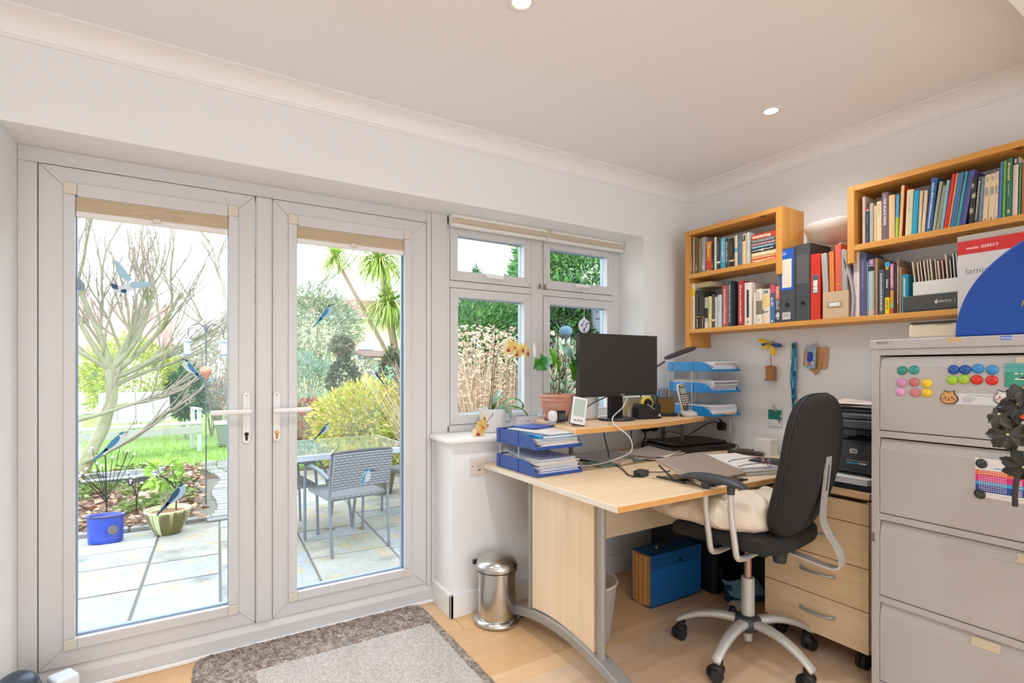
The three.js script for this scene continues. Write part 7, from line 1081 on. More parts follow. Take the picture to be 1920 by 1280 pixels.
function tuft(name, label, cat, [x, z], r, h, n, cols, o = {}) {
  const t = thing(name, label, cat, [x, G + (o.y ?? 0), z]), R = rng(Math.round(x * 77 + z * 31)), mats = [], cs = [];
  for (let i = 0; i < n; i++) { const a = R() * 6.28, q = Math.sqrt(R()), lean = (o.lean ?? 0.5) * q + 0.1 * R(); const e = new THREE.Euler(lean, Math.PI / 2 - a, 0, 'YXZ'), hh = h * (0.55 + 0.5 * R()); mats.push(M4(V(Math.cos(a) * r * 0.4 * q, 0, Math.sin(a) * r * 0.4 * q), e, V((o.w ?? 0.012) * (0.7 + R() * 0.6), hh, hh))); cs.push(cv3(cols[Math.floor(R() * cols.length)]).multiplyScalar(0.8 + 0.4 * R())); }
  inst('blades', bladeQuad, M.leaf, mats, t, cs); part('root_clump', sphere(r * 0.35, 0, 0.0, 0, 1, 0.3, 1), M.soil, t); return t;
}
{ // ground
  struct('garden_ground', bb(-40, 40, G - 0.3, G - 0.06, -60, -2.62, 0), M.soil);
  const l = struct('lawn', boxUV(bb(-14, 16, G - 0.06, G - 0.02, -26, -8.3, 0)), M.grass); const R = rng(21), ms = [], cs = [];
  for (let i = 0; i < 16000; i++) { const z = -8.3 - R() * R() * 12, x = -3 + R() * 8; ms.push(M4(V(x, G - 0.02, z), new THREE.Euler((R() - 0.5) * 0.8, R() * 6.28, 0), V(0.008, 0.05 + 0.04 * R(), 0.06))); cs.push(cv3([0x93b865, 0xa9cc78, 0x84aa58][i % 3])); }
  inst('grass_blades', bladeQuad, M.leaf, ms, l, cs);
}
{ // patio slabs, each laid by itself, a little askew to the house
  const p = struct('patio'); p.rotation.y = -0.034; p.position.set(0, 0, 0); const R = rng(33);
  part('mortar_bed', bb(-3.2, 5.2, G - 0.06, G - 0.008, -7.9, -2.65, 0), mat(0x77766f, 0.95), p);
  const cols = [[-2.6, -1.95], [-1.95, -1.36], [-1.36, -0.44], [-0.44, 0.02], [0.02, 0.62], [0.62, 1.22], [1.22, 2.1], [2.1, 2.7], [2.7, 3.6], [3.6, 4.2]]; const sizes = [0.44, 0.6, 0.9, 0.29];
  const tones = [0xffffff, 0xf2ede0, 0xe9ebe9, 0xf7f1de].map((c) => { const m = M.stone.clone(); m.color = new THREE.Color(c); return m; });
  cols.forEach(([a, b], ci) => { let z = -2.66 - R() * 0.1, k = ci; const end = a < 0 ? -5.62 : -7.8; while (z > end) { const d = sizes[(k++ * 7 + ci * 3) % 4] * (b - a > 0.7 ? 0.9 : 1), z1 = Math.max(z - d, end - 0.05); const g = bb(a + 0.006, b - 0.006, G - 0.04, G + (R() - 0.5) * 0.004, z1 + 0.006, z - 0.006, 0.006); const uv = g.attributes.uv, ou = R() * 4, ov = R() * 4; for (let i = 0; i < uv.count; i++) uv.setXY(i, uv.getX(i) * 0.8 + ou, uv.getY(i) * 0.8 + ov); part('slab', g, tones[Math.floor(R() * 4)], p); z = z1; } });
}
{ // edging setts and the little path beside the bed
  const p = struct('garden_path'); const R = rng(41); part('path_bed', bb(0.02, 0.75, G - 0.06, G - 0.012, -9.4, -5.6, 0), M.soil, p);
  const tone = [0xd9d7d2, 0xc4c3c0, 0xe4e2dc].map((c) => { const m = M.stone.clone(); m.color = new THREE.Color(c); return m; });
  for (let r = 0; r < 27; r++) { const z = -5.72 - r * 0.135, off = 0.10 + 0.14 * Math.sin(r * 0.12) + 0.05 * Math.sin(r * 0.5); for (let i = 0; i < 3; i++) { const x = off + i * 0.19 + R() * 0.01; part('sett', tf(bx(0.18, 0.05, 0.118, 0, 0, 0, 0.008), [x + 0.09, G - 0.012 + R() * 0.008, z], [0, (R() - 0.5) * 0.1, 0]), tone[Math.floor(R() * 3)], p); } }
  for (let i = 0; i < 13; i++) part('edging_brick', tf(bx(0.2, 0.06, 0.10, 0, 0, 0, 0.008), [-2.5 + i * 0.212, G - 0.008 + R() * 0.012, -5.70 - 0.006 * i + (i > 10 ? (i - 10) * -0.02 : 0)], [0, (R() - 0.5) * 0.06, 0]), tone[Math.floor(R() * 3)], p);
}
{ // flower bed with soil, leaf litter and low green plants
  const NX = 60, NZ = 50, pos = [], uv = [], idx = []; for (let j = 0; j <= NZ; j++) for (let i = 0; i <= NX; i++) { const x = -4 + (i / NX) * 4.12, z = -5.74 - (j / NZ) * 3.2, e = Math.min(1, Math.min(j, NX - i) / 6); pos.push(x, G - 0.03 + e * 0.07 + 0.06 * e * n3(x * 5, z * 5, 2, 3), z); uv.push(x, z); } for (let j = 0; j < NZ; j++) for (let i = 0; i < NX; i++) { const a = j * (NX + 1) + i; idx.push(a, a + 1, a + NX + 1, a + 1, a + NX + 2, a + NX + 1); }
  const g = new THREE.BufferGeometry(); g.setAttribute('position', new THREE.Float32BufferAttribute(pos, 3)); g.setAttribute('uv', new THREE.Float32BufferAttribute(uv, 2)); g.setIndex(idx); g.computeVertexNormals(); const b = struct('flower_bed', g, M.soil);
  const R = rng(51), ms = [], cs = []; for (let i = 0; i < 2600; i++) { const x = -2.4 + R() * 2.5, z = -5.75 - R() * 3.1; ms.push(M4(V(x, G + 0.045 + 0.03 * R(), z), new THREE.Euler((R() - 0.5) * 1.4, R() * 6.28, (R() - 0.5)), V(0.035 + 0.03 * R(), 0.05, 0.045 + 0.03 * R()))); cs.push(cv3([0xa0765a, 0x8a6a50, 0xc09a78, 0xd0b49a, 0x7a5a48, 0xb9a58a][Math.floor(R() * 6)])); }
  inst('leaf_litter', leafQuad, M.leaf, ms, b, cs);
  const m2 = [], c2 = []; for (let i = 0; i < 2600; i++) { const cl = Math.floor(R() * 14), cx = -1.9 + ((cl * 0.377) % 1) * 1.9, cz = -6.0 - ((cl * 0.713) % 1) * 2.7, x = cx + (R() - 0.5) * 0.4, z = cz + (R() - 0.5) * 0.35; m2.push(M4(V(x, G + 0.05 + 0.08 * R(), z), new THREE.Euler(-0.6 + (R() - 0.5) * 1.2, R() * 6.28, 0), V(0.035, 0.045, 0.05))); c2.push(cv3([0x8fb05a, 0xa9c27a, 0x7a9a4a, 0xb9cf92][Math.floor(R() * 4)])); }
  inst('ground_cover', leafQuad, M.leaf, m2, b, c2);
}
// bare tree
function limb(list, tw, p, d, len, r, depth, R, spread = 0.55) {
  let q = p.clone(), dir = d.clone(); const segs = depth > 2 ? 5 : 4, pts = [p.clone()];
  for (let i = 0; i < segs; i++) { dir.add(V((R() - 0.5) * 0.35, (R() - 0.4) * 0.22, (R() - 0.5) * 0.35)).normalize(); const n = q.clone().addScaledVector(dir, len / segs); const r0 = r * (1 - 0.5 * i / segs), r1 = r * (1 - 0.5 * (i + 1) / segs); (depth > 1 ? list : tw).push(rod(q, n, r0, r1, depth > 2 ? 8 : depth > 1 ? 6 : 4)); q = n; pts.push(q.clone()); }
  if (depth <= 0) return; const kids = depth > 1 ? 4 : 3;
  for (let k = 0; k < kids; k++) { const at = pts[Math.min(segs, 1 + Math.floor((k + 0.6 * R()) / kids * segs))], nd = dir.clone().add(V((R() - 0.5) * 2 * spread, 0.15 + (R() - 0.3) * spread, (R() - 0.5) * 2 * spread)).normalize(); limb(list, tw, at, nd, len * (0.55 + 0.25 * R()), r * 0.5, depth - 1, R, spread); }
}
function bareTree(name, label, [x, z], trunkPts, tr, limbs, seed, m, dep = 3) {
  const t = thing(name, label, 'tree', [x, G, z]), R = rng(seed); const tg = []; for (let i = 1; i < trunkPts.length; i++) tg.push(rod(trunkPts[i - 1], trunkPts[i], tr * (1 - 0.3 * (i - 1) / trunkPts.length), tr * (1 - 0.3 * i / trunkPts.length), 12), sphere(tr * (1 - 0.3 * i / trunkPts.length), ...trunkPts[i], 1, 1, 1, 12, 8)); part('trunk', tg, m, t);
  for (const [p, d, len, r, dp] of limbs) { const a = [], tw = []; limb(a, tw, V(...p), V(...d).normalize(), len, r, dp ?? dep, R); const b = part('branch', a.length ? a : tw, m, t); if (a.length && tw.length) part('twigs', tw, M.twig, b).userData.kind = 'stuff'; }
  return t;
}
bareTree('fruit_tree', 'bare lichen covered fruit tree with leaning trunk in the flower bed', [-1.22, -8.95], [[-0.05, 0, 0.2], [0.06, 0.35, 0.1], [0.18, 0.65, 0.02], [0.27, 1.08, 0], [0.26, 1.42, 0]], 0.082, [
  [[0.26, 1.4, 0], [-0.6, 1, 0.1], 1.1, 0.04], [[0.26, 1.42, 0], [-0.15, 1.2, 0.2], 1.25, 0.045], [[0.26, 1.42, 0], [0.7, 0.9, 0.1], 1.25, 0.045], [[0.27, 1.3, 0], [1.1, 0.7, 0.2], 1.3, 0.042], [[0.26, 1.38, 0], [0.3, 1, -0.6], 1.1, 0.035], [[0.26, 1.42, 0], [0.4, 1.3, 0.25], 1.35, 0.04], [[0.27, 1.35, 0], [1.0, 0.95, 0.3], 1.5, 0.036], [[0.26, 1.42, 0], [-0.9, 0.75, 0.3], 1.1, 0.034], [[0.27, 1.2, 0], [1.2, 0.45, -0.3], 1.35, 0.034],
  [[-0.05, 0.78, 0.3], [1.2, 0.28, 0.1], 0.95, 0.032, 2], [[-0.02, 0.2, 0.2], [1.25, 0.55, 0.3], 1.15, 0.035, 2], [[-0.1, 0.1, 0.2], [-0.5, 1, 0.2], 1.1, 0.05, 2], [[0.22, 0.9, 0], [1.2, 0.1, 0.35], 1.05, 0.03, 2]], 61, M.bark);
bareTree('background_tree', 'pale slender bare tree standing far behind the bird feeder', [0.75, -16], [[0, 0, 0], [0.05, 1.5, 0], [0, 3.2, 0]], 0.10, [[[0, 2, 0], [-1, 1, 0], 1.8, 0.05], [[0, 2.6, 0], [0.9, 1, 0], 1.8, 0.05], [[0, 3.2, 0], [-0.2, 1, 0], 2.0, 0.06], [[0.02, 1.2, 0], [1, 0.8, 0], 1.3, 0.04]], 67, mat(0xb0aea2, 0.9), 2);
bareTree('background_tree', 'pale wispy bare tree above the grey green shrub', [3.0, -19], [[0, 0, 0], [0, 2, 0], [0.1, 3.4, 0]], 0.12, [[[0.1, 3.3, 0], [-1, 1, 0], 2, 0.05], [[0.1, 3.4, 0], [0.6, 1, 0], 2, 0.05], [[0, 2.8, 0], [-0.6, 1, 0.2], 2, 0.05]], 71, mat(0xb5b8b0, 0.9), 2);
// houses beyond
function house(label, x0, x1, z, y1, roofTop, wallM, roofM, wins, depth = 5) {
  const t = thing('house', label, 'house', [x0, G, z]); const w = x1 - x0;
  part('wall', boxUV(bb(0, w, 0, y1 - G, -depth, 0, 0)), wallM, t);
  const s = shapeOf([[0.35, 0], [-depth / 2, roofTop - y1], [-depth - 0.35, 0]]), g = new THREE.ExtrudeGeometry(s, { depth: w + 0.5, bevelEnabled: false }); g.applyMatrix4(new THREE.Matrix4().makeBasis(V(0, 0, 1), V(0, 1, 0), V(-1, 0, 0))); g.translate(w + 0.25, y1 - G, 0); part('roof', g, roofM, t);
  for (const [a, b, c, d] of wins) { const f = part('window_frame', bb(a, b, c, d, 0, 0.05, 0.005), M.white, t); part('pane', bb(a + 0.06, b - 0.06, c + 0.06, d - 0.06, 0.05, 0.06, 0), mat(0x5b6670, 0.1), f); }
  part('gutter', bb(-0.2, w + 0.2, y1 - G - 0.06, y1 - G, 0.25, 0.36, 0.02), M.white, t); return t;
}
house('far white house with a red tiled roof behind the bare tree', -5.6, -0.95, -21, 1.75, 3.6, mat(0xe4e0de, 0.9), mat(0xcf8f86, 0.85), [[0.8, 1.6, 0.7, 1.7], [2.6, 3.5, 0.7, 1.7]]);
house('far cream rendered house beyond the shrubs', 3.6, 10.5, -22, 3.3, 4.4, mat(0xefe0bd, 0.9), mat(0x8d6a58, 0.85), [[2.2, 3.0, 1.3, 2.3], [5, 6, 1.3, 2.3]]);
{ const t = thing('garden_shed', 'low shed with a brown roof beyond the ivy column', 'shed', [5.0, G, -17.5]); part('wall', bb(0, 2.2, 0, 1.75, -1.6, 0, 0), mat(0xd8d3c6, 0.9), t); part('roof', tf(bx(2.5, 0.08, 2.1, 1.1, 0, -0.8, 0.01), [0, 1.85, 0], [0.12, 0, 0]), mat(0x6f5648, 0.8), t); part('door', bb(0.3, 1.0, 0, 1.6, 0, 0.04, 0.005), mat(0x9ad0b4, 0.7), t); }
// shrubs seen through the doors
bush('shrub', 'tall yellow green shrub behind the bench', 'shrub', [-1.05, 1.25, -13.2], [1.0, 0.85, 0.7], 4200, 0.075, 0.045, [0xc9cf6a, 0xb3c25a, 0xd9d98a, 0x9fb54e], { seed: 3 });
bush('shrub', 'dark green rounded shrub beyond the bench end', 'shrub', [-0.12, 0.95, -12.6], [0.36, 0.6, 0.36], 1800, 0.06, 0.045, [0x2f6a38, 0x3f7d44, 0x24552c], { seed: 5 });
bush('shrub', 'pale grey domed shrub behind the bird feeder pole', 'shrub', [0.33, 0.85, -12.8], [0.33, 0.42, 0.33], 1500, 0.05, 0.018, [0xa9b0b4, 0xc2c8ca, 0x959ea6], { seed: 7 });
bush('shrub', 'brown leafless shrub at the edge of the lawn', 'shrub', [0.75, 1.0, -12.4], [0.4, 0.75, 0.4], 700, 0.05, 0.03, [0xb58a72, 0x9d7a68, 0xc7a48c], { seed: 9, stems: 26, stemR: 0.9 });
bush('shrub', 'big yellow leaved spindle shrub behind the patio table', 'shrub', [2.1, 0.62, -7.5], [0.78, 0.68, 0.55], 5200, 0.06, 0.035, [0xd9d84e, 0xc6cf62, 0xe7e08a, 0xa8bd52, 0xd7c07a], { seed: 11, stems: 16 });
bush('shrub', 'yellow green leafy shrub beside the far table corner', 'shrub', [2.75, 0.5, -7.0], [0.6, 0.62, 0.5], 3000, 0.06, 0.035, [0xcfd668, 0xb8c45c, 0xe2dc92, 0x98ae4e], { seed: 13, stems: 14 });
tuft('ornamental_grass', 'pale straw coloured ornamental grass behind the yellow shrub', 'grass', [1.95, -8.7], 0.7, 1.35, 900, [0xcdc2a0, 0xd9d0b4, 0xb9ae88, 0xa9a97c], { lean: 0.42, w: 0.010 });
tuft('ornamental_grass', 'soft blue green grass clump by the lawn', 'grass', [1.78, -10.3], 0.8, 1.35, 1500, [0x6f9a78, 0x86ad88, 0x5c8a68], { lean: 0.6, w: 0.012 });
bush('shrub', 'low rust red shrub by the door handle', 'shrub', [1.62, 0.55, -8.9], [0.3, 0.42, 0.3], 700, 0.06, 0.035, [0xb5462f, 0xc9624a, 0x8f3a2a], { seed: 17, stems: 12 });
bush('shrub', 'large grey green shrub against the cream house', 'shrub', [2.75, 2.35, -14], [1.15, 1.35, 0.9], 5200, 0.085, 0.04, [0x93a68a, 0xa9b89c, 0x7f9478, 0xb7c2a6], { seed: 19 });
bush('shrub', 'pale blue green shrub low beside the grey green one', 'shrub', [2.3, 1.15, -13], [0.75, 0.7, 0.6], 2600, 0.06, 0.03, [0xa8bfb2, 0xbfcfc4, 0x8fab9c], { seed: 23 });
bush('ivy_column', 'two tiered clipped ivy column nearest the lawn', 'topiary', [2.3, 1.15, -9.6], [0.26, 0.55, 0.26], 2000, 0.05, 0.04, [0x4f6a44, 0x6d7f58, 0x8a8f70, 0x3d5a38], { seed: 27, shell: true }); 
bush('ivy_column', 'bushy ivy ball crowning the clipped column', 'topiary', [2.3, 1.86, -9.62], [0.19, 0.18, 0.19], 900, 0.05, 0.04, [0x8f8a70, 0x6d7f58, 0xa09a80], { seed: 28, shell: true, stems: 1 });
bush('ivy_column', 'clipped ivy column below the cordyline trunk', 'topiary', [3.22, 1.15, -9.7], [0.24, 0.72, 0.24], 1800, 0.05, 0.04, [0x6a7a5a, 0x86906e, 0x53684a], { seed: 29, shell: true });
bush('shrub', 'twiggy grey brown shrub between the ivy columns', 'shrub', [2.75, 0.95, -9.9], [0.4, 0.75, 0.3], 1300, 0.045, 0.03, [0xa5a58c, 0x8f9478, 0xb9b49c], { seed: 31, stems: 18 });
const droopBlade = (() => { const g = new THREE.BufferGeometry(), p = [], ix = [], uv = []; for (let i = 0; i <= 6; i++) { const k = i / 6, w = 0.5 * Math.min(1, 0.5 + k * 2) * (1 - Math.pow(k, 3) * 0.95), y = k * (1.15 - 0.75 * k), z = 0.75 * Math.pow(k, 1.5); p.push(-w, y, z, w, y, z); uv.push(0, k, 1, k); if (i) { const a = i * 2 - 2; ix.push(a, a + 1, a + 2, a + 1, a + 3, a + 2); } } g.setAttribute('position', new THREE.Float32BufferAttribute(p, 3)); g.setAttribute('uv', new THREE.Float32BufferAttribute(uv, 2)); g.setIndex(ix); g.computeVertexNormals(); return g; })();
{ // cordyline
  const t = thing('cordyline_palm', 'multi headed cordyline with sword leaves beside the cream house', 'palm', [3.7, G, -11.2]);
  part('trunk', [rod([0.3, 0, 0], [0.16, 1.6, 0], 0.1, 0.085, 12), rod([0.16, 1.6, 0], [-0.03, 2.75, 0], 0.085, 0.07, 12), rod([0.42, 0, 0], [0.5, 2.5, 0.1], 0.08, 0.07, 12), rod([0.1, 1.8, 0], [-0.2, 3.75, -0.1], 0.06, 0.05, 10), rod([0.1, 1.5, 0], [-1.1, 3.75, -0.2], 0.045, 0.035, 10)], mat(0xa8947c, 0.9), t);
  const R = rng(83), cols = [0xa9c552, 0xc3d676, 0x90b048, 0xd6de98, 0xb9cf62]; [[-0.03, 2.8, 0, 0.95, 460], [0.5, 2.55, 0.1, 0.85, 300], [-0.2, 3.8, -0.1, 0.95, 420], [-1.12, 3.8, -0.2, 0.65, 160], [0.55, 3.6, 0.1, 0.9, 300]].forEach(([x, y, z, l, n]) => { const ms = [], cs = []; for (let i = 0; i < n; i++) { const a = R() * 6.28, lean = -0.35 + 1.9 * R(); ms.push(M4(V(x, y - 0.12 * R(), z), new THREE.Euler(lean, a, 0, 'YXZ'), V(0.034, l * (0.7 + 0.4 * R()), l * (0.6 + 0.4 * R())))); cs.push(cv3(cols[Math.floor(R() * 5)])); } inst('leaf_head', droopBlade, M.leaf, ms, t, cs); });
}
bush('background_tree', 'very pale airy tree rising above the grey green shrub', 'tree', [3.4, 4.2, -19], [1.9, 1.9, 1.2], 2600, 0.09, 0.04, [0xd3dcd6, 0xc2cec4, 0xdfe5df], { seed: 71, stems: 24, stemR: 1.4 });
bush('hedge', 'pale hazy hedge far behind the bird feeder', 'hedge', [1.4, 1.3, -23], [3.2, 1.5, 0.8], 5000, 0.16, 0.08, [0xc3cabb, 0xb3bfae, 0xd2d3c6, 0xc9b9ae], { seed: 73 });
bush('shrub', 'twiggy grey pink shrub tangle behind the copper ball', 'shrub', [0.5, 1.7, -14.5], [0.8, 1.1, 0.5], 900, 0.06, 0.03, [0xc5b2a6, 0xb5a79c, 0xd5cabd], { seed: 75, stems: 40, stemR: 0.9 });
// seen through the window
{
  const t = thing('dried_shrub', 'dense shrub of dry straw coloured stems outside the window', 'shrub', [3.0, G, -5.4]), R = rng(91), st = [], ms = [], cs = [];
  const stemG = new THREE.CylinderGeometry(0.35, 0.6, 1, 4).translate(0, 0.5, 0), sm = [], sc = [];
  for (let i = 0; i < 1500; i++) { const a = R() * 6.28, q = Math.sqrt(R()), h = (0.7 + 1.25 * R()) * (1 - 0.15 * q); const e = new THREE.Euler(0.34 * q * (0.6 + R() * 0.8) + (R() - 0.5) * 0.5, Math.PI / 2 - a, (R() - 0.5) * 0.5, 'YXZ'); sm.push(M4(V(Math.cos(a) * q * 0.75, 0, Math.sin(a) * q * 0.55), e, V(0.003 + 0.004 * R(), h, 0.003 + 0.004 * R()))); sc.push(cv3([0xdcc2aa, 0xcfae94, 0xe6d2be, 0xbca288, 0xdfd2bc][Math.floor(R() * 5)])); }
  inst('dry_stems', stemG, mat(0xffffff, 0.9), sm, t, sc);
  for (let i = 0; i < 9000; i++) { const a = R() * 6.28, q = Math.sqrt(R()), y = 0.15 + 1.75 * Math.pow(R(), 1.35); ms.push(M4(V(Math.cos(a) * q * (0.75 + y * 0.18), y, Math.sin(a) * q * (0.55 + y * 0.15)), new THREE.Euler(R() * 6, R() * 6, R() * 6), V(0.022, 0.03, 0.045))); cs.push(cv3((y < 0.55 + 0.6 * R() ? [0xb9bd72, 0xcfcf8a, 0x9fac62, 0xd8c9a0, 0xc7c39a] : [0xe6cfb8, 0xd9bda4, 0xeeddca, 0xcdb99e, 0xe6c9b4])[Math.floor(R() * 4)])); }
  inst('dry_leaves', leafQuad, M.leaf, ms, t, cs);
}
tuft('tall_grass', 'tall dry grass plumes arching over the straw coloured shrub', 'grass', [3.2, -5.9], 0.9, 2.35, 420, [0xc99a6a, 0xd8b080, 0xb98a58], { lean: 0.5, w: 0.008 });
const CON = [0x5a9450, 0x7cb568, 0x457f4a, 0x97c87c, 0x68a35c];
bush('conifer', 'broad green conifer behind the straw coloured shrub', 'tree', [4.4, 1.25, -8.2], [1.5, 1.5, 1.0], 36000, 0.09, 0.026, CON, { seed: 37, droop: -0.25 });
bush('conifer', 'tall dense conifer filling the upper window nearest the corner', 'tree', [5.8, 2.3, -7.0], [1.35, 2.6, 1.2], 60000, 0.095, 0.028, [...CON, 0xb0d68c], { seed: 39, droop: -0.3, lump: 0.7 });
bush('conifer', 'spiky conifer tip showing above the transom', 'tree', [7.6, 2.2, -14.6], [0.8, 2.6, 0.8], 3000, 0.2, 0.05, [0x4f7f5c, 0x3f6e4c, 0x6a9670], { seed: 43, taper: 0.9 });
bush('conifer', 'feathery conifer beside the mullion in the first upper pane', 'tree', [6.4, 1.9, -10.0], [1.15, 2.35, 0.9], 5000, 0.18, 0.05, [0x6fa06a, 0x86b57a, 0x548a54], { seed: 47, taper: 0.7, droop: -0.2 });
bush('ivy', 'pale variegated ivy below the blue ball', 'ivy', [3.5, 0.82, -4.6], [0.66, 0.9, 0.4], 7000, 0.06, 0.05, [0x9dbd9c, 0xc3d3bd, 0x7fa888, 0xd8cdb4, 0xb79f84], { seed: 53, stems: 14 });
bush('ivy', 'dark green ivy above the blue ball', 'ivy', [3.75, 1.75, -4.95], [0.65, 0.8, 0.4], 6500, 0.07, 0.05, [0x2f5f30, 0x44783c, 0x5f9a4a, 0x264d2a], { seed: 59, stems: 10 });
{ const t = thing('glazed_ball', 'mottled blue glazed ball on a post outside the window', 'garden ornament', [3.27, G, -4.28]); part('ball', sphere(0.068, 0, 1.83, 0, 1.05, 0.85, 1, 24, 16), mat(0x3f6478, 0.35, { bumpMap: T.speck, bumpScale: 0.004 }), t); part('post', rod([0, 0, 0], [0, 1.8, 0], 0.008, 0.008), mat(0x3d4a36, 0.8), t); part('collar', cyl(0.04, 0.05, 0.04, 0, 1.755, 0), mat(0x2a2f38, 0.6), t); }
{ const t = thing('slate_panel', 'dark grey slatted screen outside the window corner', 'screen', [3.9, G, -4.55]); for (let i = 0; i < 14; i++) part('slat', bb(0, 0.5, i * 0.155, i * 0.155 + 0.148, -0.02, 0.0, 0.003), mat(0x5a636a, 0.7), t); part('post', [bb(-0.05, 0, 0, 2.18, -0.03, 0.01, 0.004)], mat(0x4f565c, 0.7), t); }
// patio furniture
const weave = (u, v) => { const r = Math.floor(v * 10), a = Math.abs(Math.sin(v * Math.PI * 10)), b = Math.abs(Math.sin((u * 5 + (r % 2) * 0.5) * Math.PI)); return a * (0.35 + 0.65 * Math.pow(b, 0.45)); };
const rattan = mat(0xffffff, 0.6, { map: makeTex(256, 256, (u, v) => { const k = 0.38 + 0.27 * weave(u, v); return [k * 0.95, k * 0.985, k * 1.03]; }), bumpMap: makeTex(256, 256, weave, false), bumpScale: 0.006 }), alu = mat(0x76828d, 0.5, { metalness: 0.2 });
for (const q of [rattan.map, rattan.bumpMap]) { q.repeat.set(4.5, 4.5); q.needsUpdate = true; }
const rchair = thing('rattan_chair', 'grey woven rattan armchair with its back to the doors', 'chair', [1.095, G, -4.42], 0.14, 'rattan chairs round the patio table');
{
  const t = rchair; const back = new THREE.BoxGeometry(0.48, 0.285, 0.022, 12, 8, 1); warp(back, (v) => { v.z += -0.22 * v.x * v.x * -1 + 0.03 * Math.sin((v.y + 0.2) * 4) ; }); back.rotateX(0.16); part('backrest', boxUV(back.translate(0, 0.655, 0.278)), rattan, t);
  part('top_rail', tube([[-0.24, 0.795, 0.315], [-0.12, 0.80, 0.306], [0, 0.802, 0.303], [0.12, 0.80, 0.306], [0.24, 0.795, 0.315]], 0.013, 24, 8), rattan, t);
  part('seat', boxUV(bb(-0.235, 0.235, 0.41, 0.45, -0.27, 0.23, 0.015, 3)), rattan, t);
  for (const s of [-1, 1]) { part('leg', tube([[s * 0.235, 0, 0.29], [s * 0.24, 0.4, 0.255], [s * 0.245, 0.62, 0.275], [s * 0.245, 0.79, 0.313]], 0.0125, 20, 8), alu, t); part('leg', tube([[s * 0.255, 0, -0.28], [s * 0.26, 0.45, -0.265], [s * 0.26, 0.63, -0.25]], 0.0125, 16, 8), alu, t); part('armrest', tube([[s * 0.26, 0.63, -0.25], [s * 0.265, 0.65, -0.1], [s * 0.26, 0.64, 0.1], [s * 0.25, 0.60, 0.275]], 0.015, 20, 8), alu, t); }
}
dup(rchair, 'grey rattan chair half hidden by the middle door stile', [0.62, G, -4.98], -1.45); dup(rchair, 'grey rattan chair at the far end of the patio table', [1.98, G, -5.05], 1.9);
{
  const t = thing('patio_table', 'glass topped grey rattan patio table on V shaped legs', 'table', [1.16, G, -5.02], 0.05); const h = 0.735, a = 0.55, b = 0.50;
  part('glass_top', bb(-a + 0.02, a - 0.02, h - 0.006, h + 0.0006, -b + 0.02, b - 0.02, 0.002), mat(0x9fb2c0, 0.04, { clearcoat: 1, clearcoatRoughness: 0.02, map: T.stone }), t);
  part('rim', [bb(-a, a, h - 0.05, h, b - 0.04, b, 0.006, 2), bb(-a, a, h - 0.05, h, -b, -b + 0.04, 0.006, 2), bb(-a, -a + 0.04, h - 0.05, h, -b + 0.04, b - 0.04, 0.006, 2), bb(a - 0.04, a, h - 0.05, h, -b + 0.04, b - 0.04, 0.006, 2)], mat(0xaab6c0, 0.5), t);
  for (const [x, z] of [[0.06, 0.22], [0.0, -0.25]]) part('leg', [rod([x - 0.05, 0.45, z], [x, 0.01, z + 0.01], 0.013, 0.013), rod([x + 0.05, 0.45, z], [x, 0.01, z + 0.01], 0.013, 0.013), tube([[x - 0.05, 0.45, z], [x - 0.2, 0.66, z + 0.05], [x - 0.4, 0.69, z + 0.1]], 0.012, 16), tube([[x + 0.05, 0.45, z], [x + 0.2, 0.66, z + 0.05], [x + 0.4, 0.69, z + 0.1]], 0.012, 16)], alu, t);
}
{ const R = rng(97); const t = thing('fallen_leaf', 'brown fallen leaf on the wet slabs under the rattan chair', 'leaf', [1.30, G + 0.004, -4.75]); part('blade', leafQuad.clone().scale(0.06, 0.05, 0.07), leafMat(0xa87a56, 0.8), t); part('stalk', rod([0, 0.003, 0], [0.01, 0.006, -0.03], 0.0012), M.twig, t); dup(t, 'smaller brown fallen leaf beneath the patio table', [1.02, G + 0.004, -4.85], 1.6); }
{ const t = thing('planter', 'brown stoneware planter under the far end of the table', 'planter', [1.86, G, -5.95]); part('pot', lathe([[0.001, 0.001], [0.12, 0.001], [0.165, 0.24], [0.175, 0.245], [0.175, 0.265], [0.15, 0.265], [0.14, 0.22], [0.001, 0.22]], 32), mat(0x8d8066, 0.7), t); part('compost', sphere(0.14, 0, 0.225, 0, 1, 0.06, 1), M.soil, t); }
{ const t = thing('planter', 'grey square planter on the lawn edge beyond the pole', 'planter', [0.52, G, -11.2]); part('pot', new THREE.CylinderGeometry(0.24, 0.17, 0.42, 4).rotateY(Math.PI / 4).translate(0, 0.211, 0), mat(0x9aa39f, 0.7), t); part('rim', bb(-0.19, 0.19, 0.40, 0.45, -0.19, 0.19, 0.01), mat(0xdfe2e2, 0.6), t); part('shoot', [rod([0, 0.4, 0], [-0.05, 0.75, 0], 0.008), rod([0.05, 0.4, 0], [0.1, 0.7, 0.02], 0.008)], M.twig, t); }
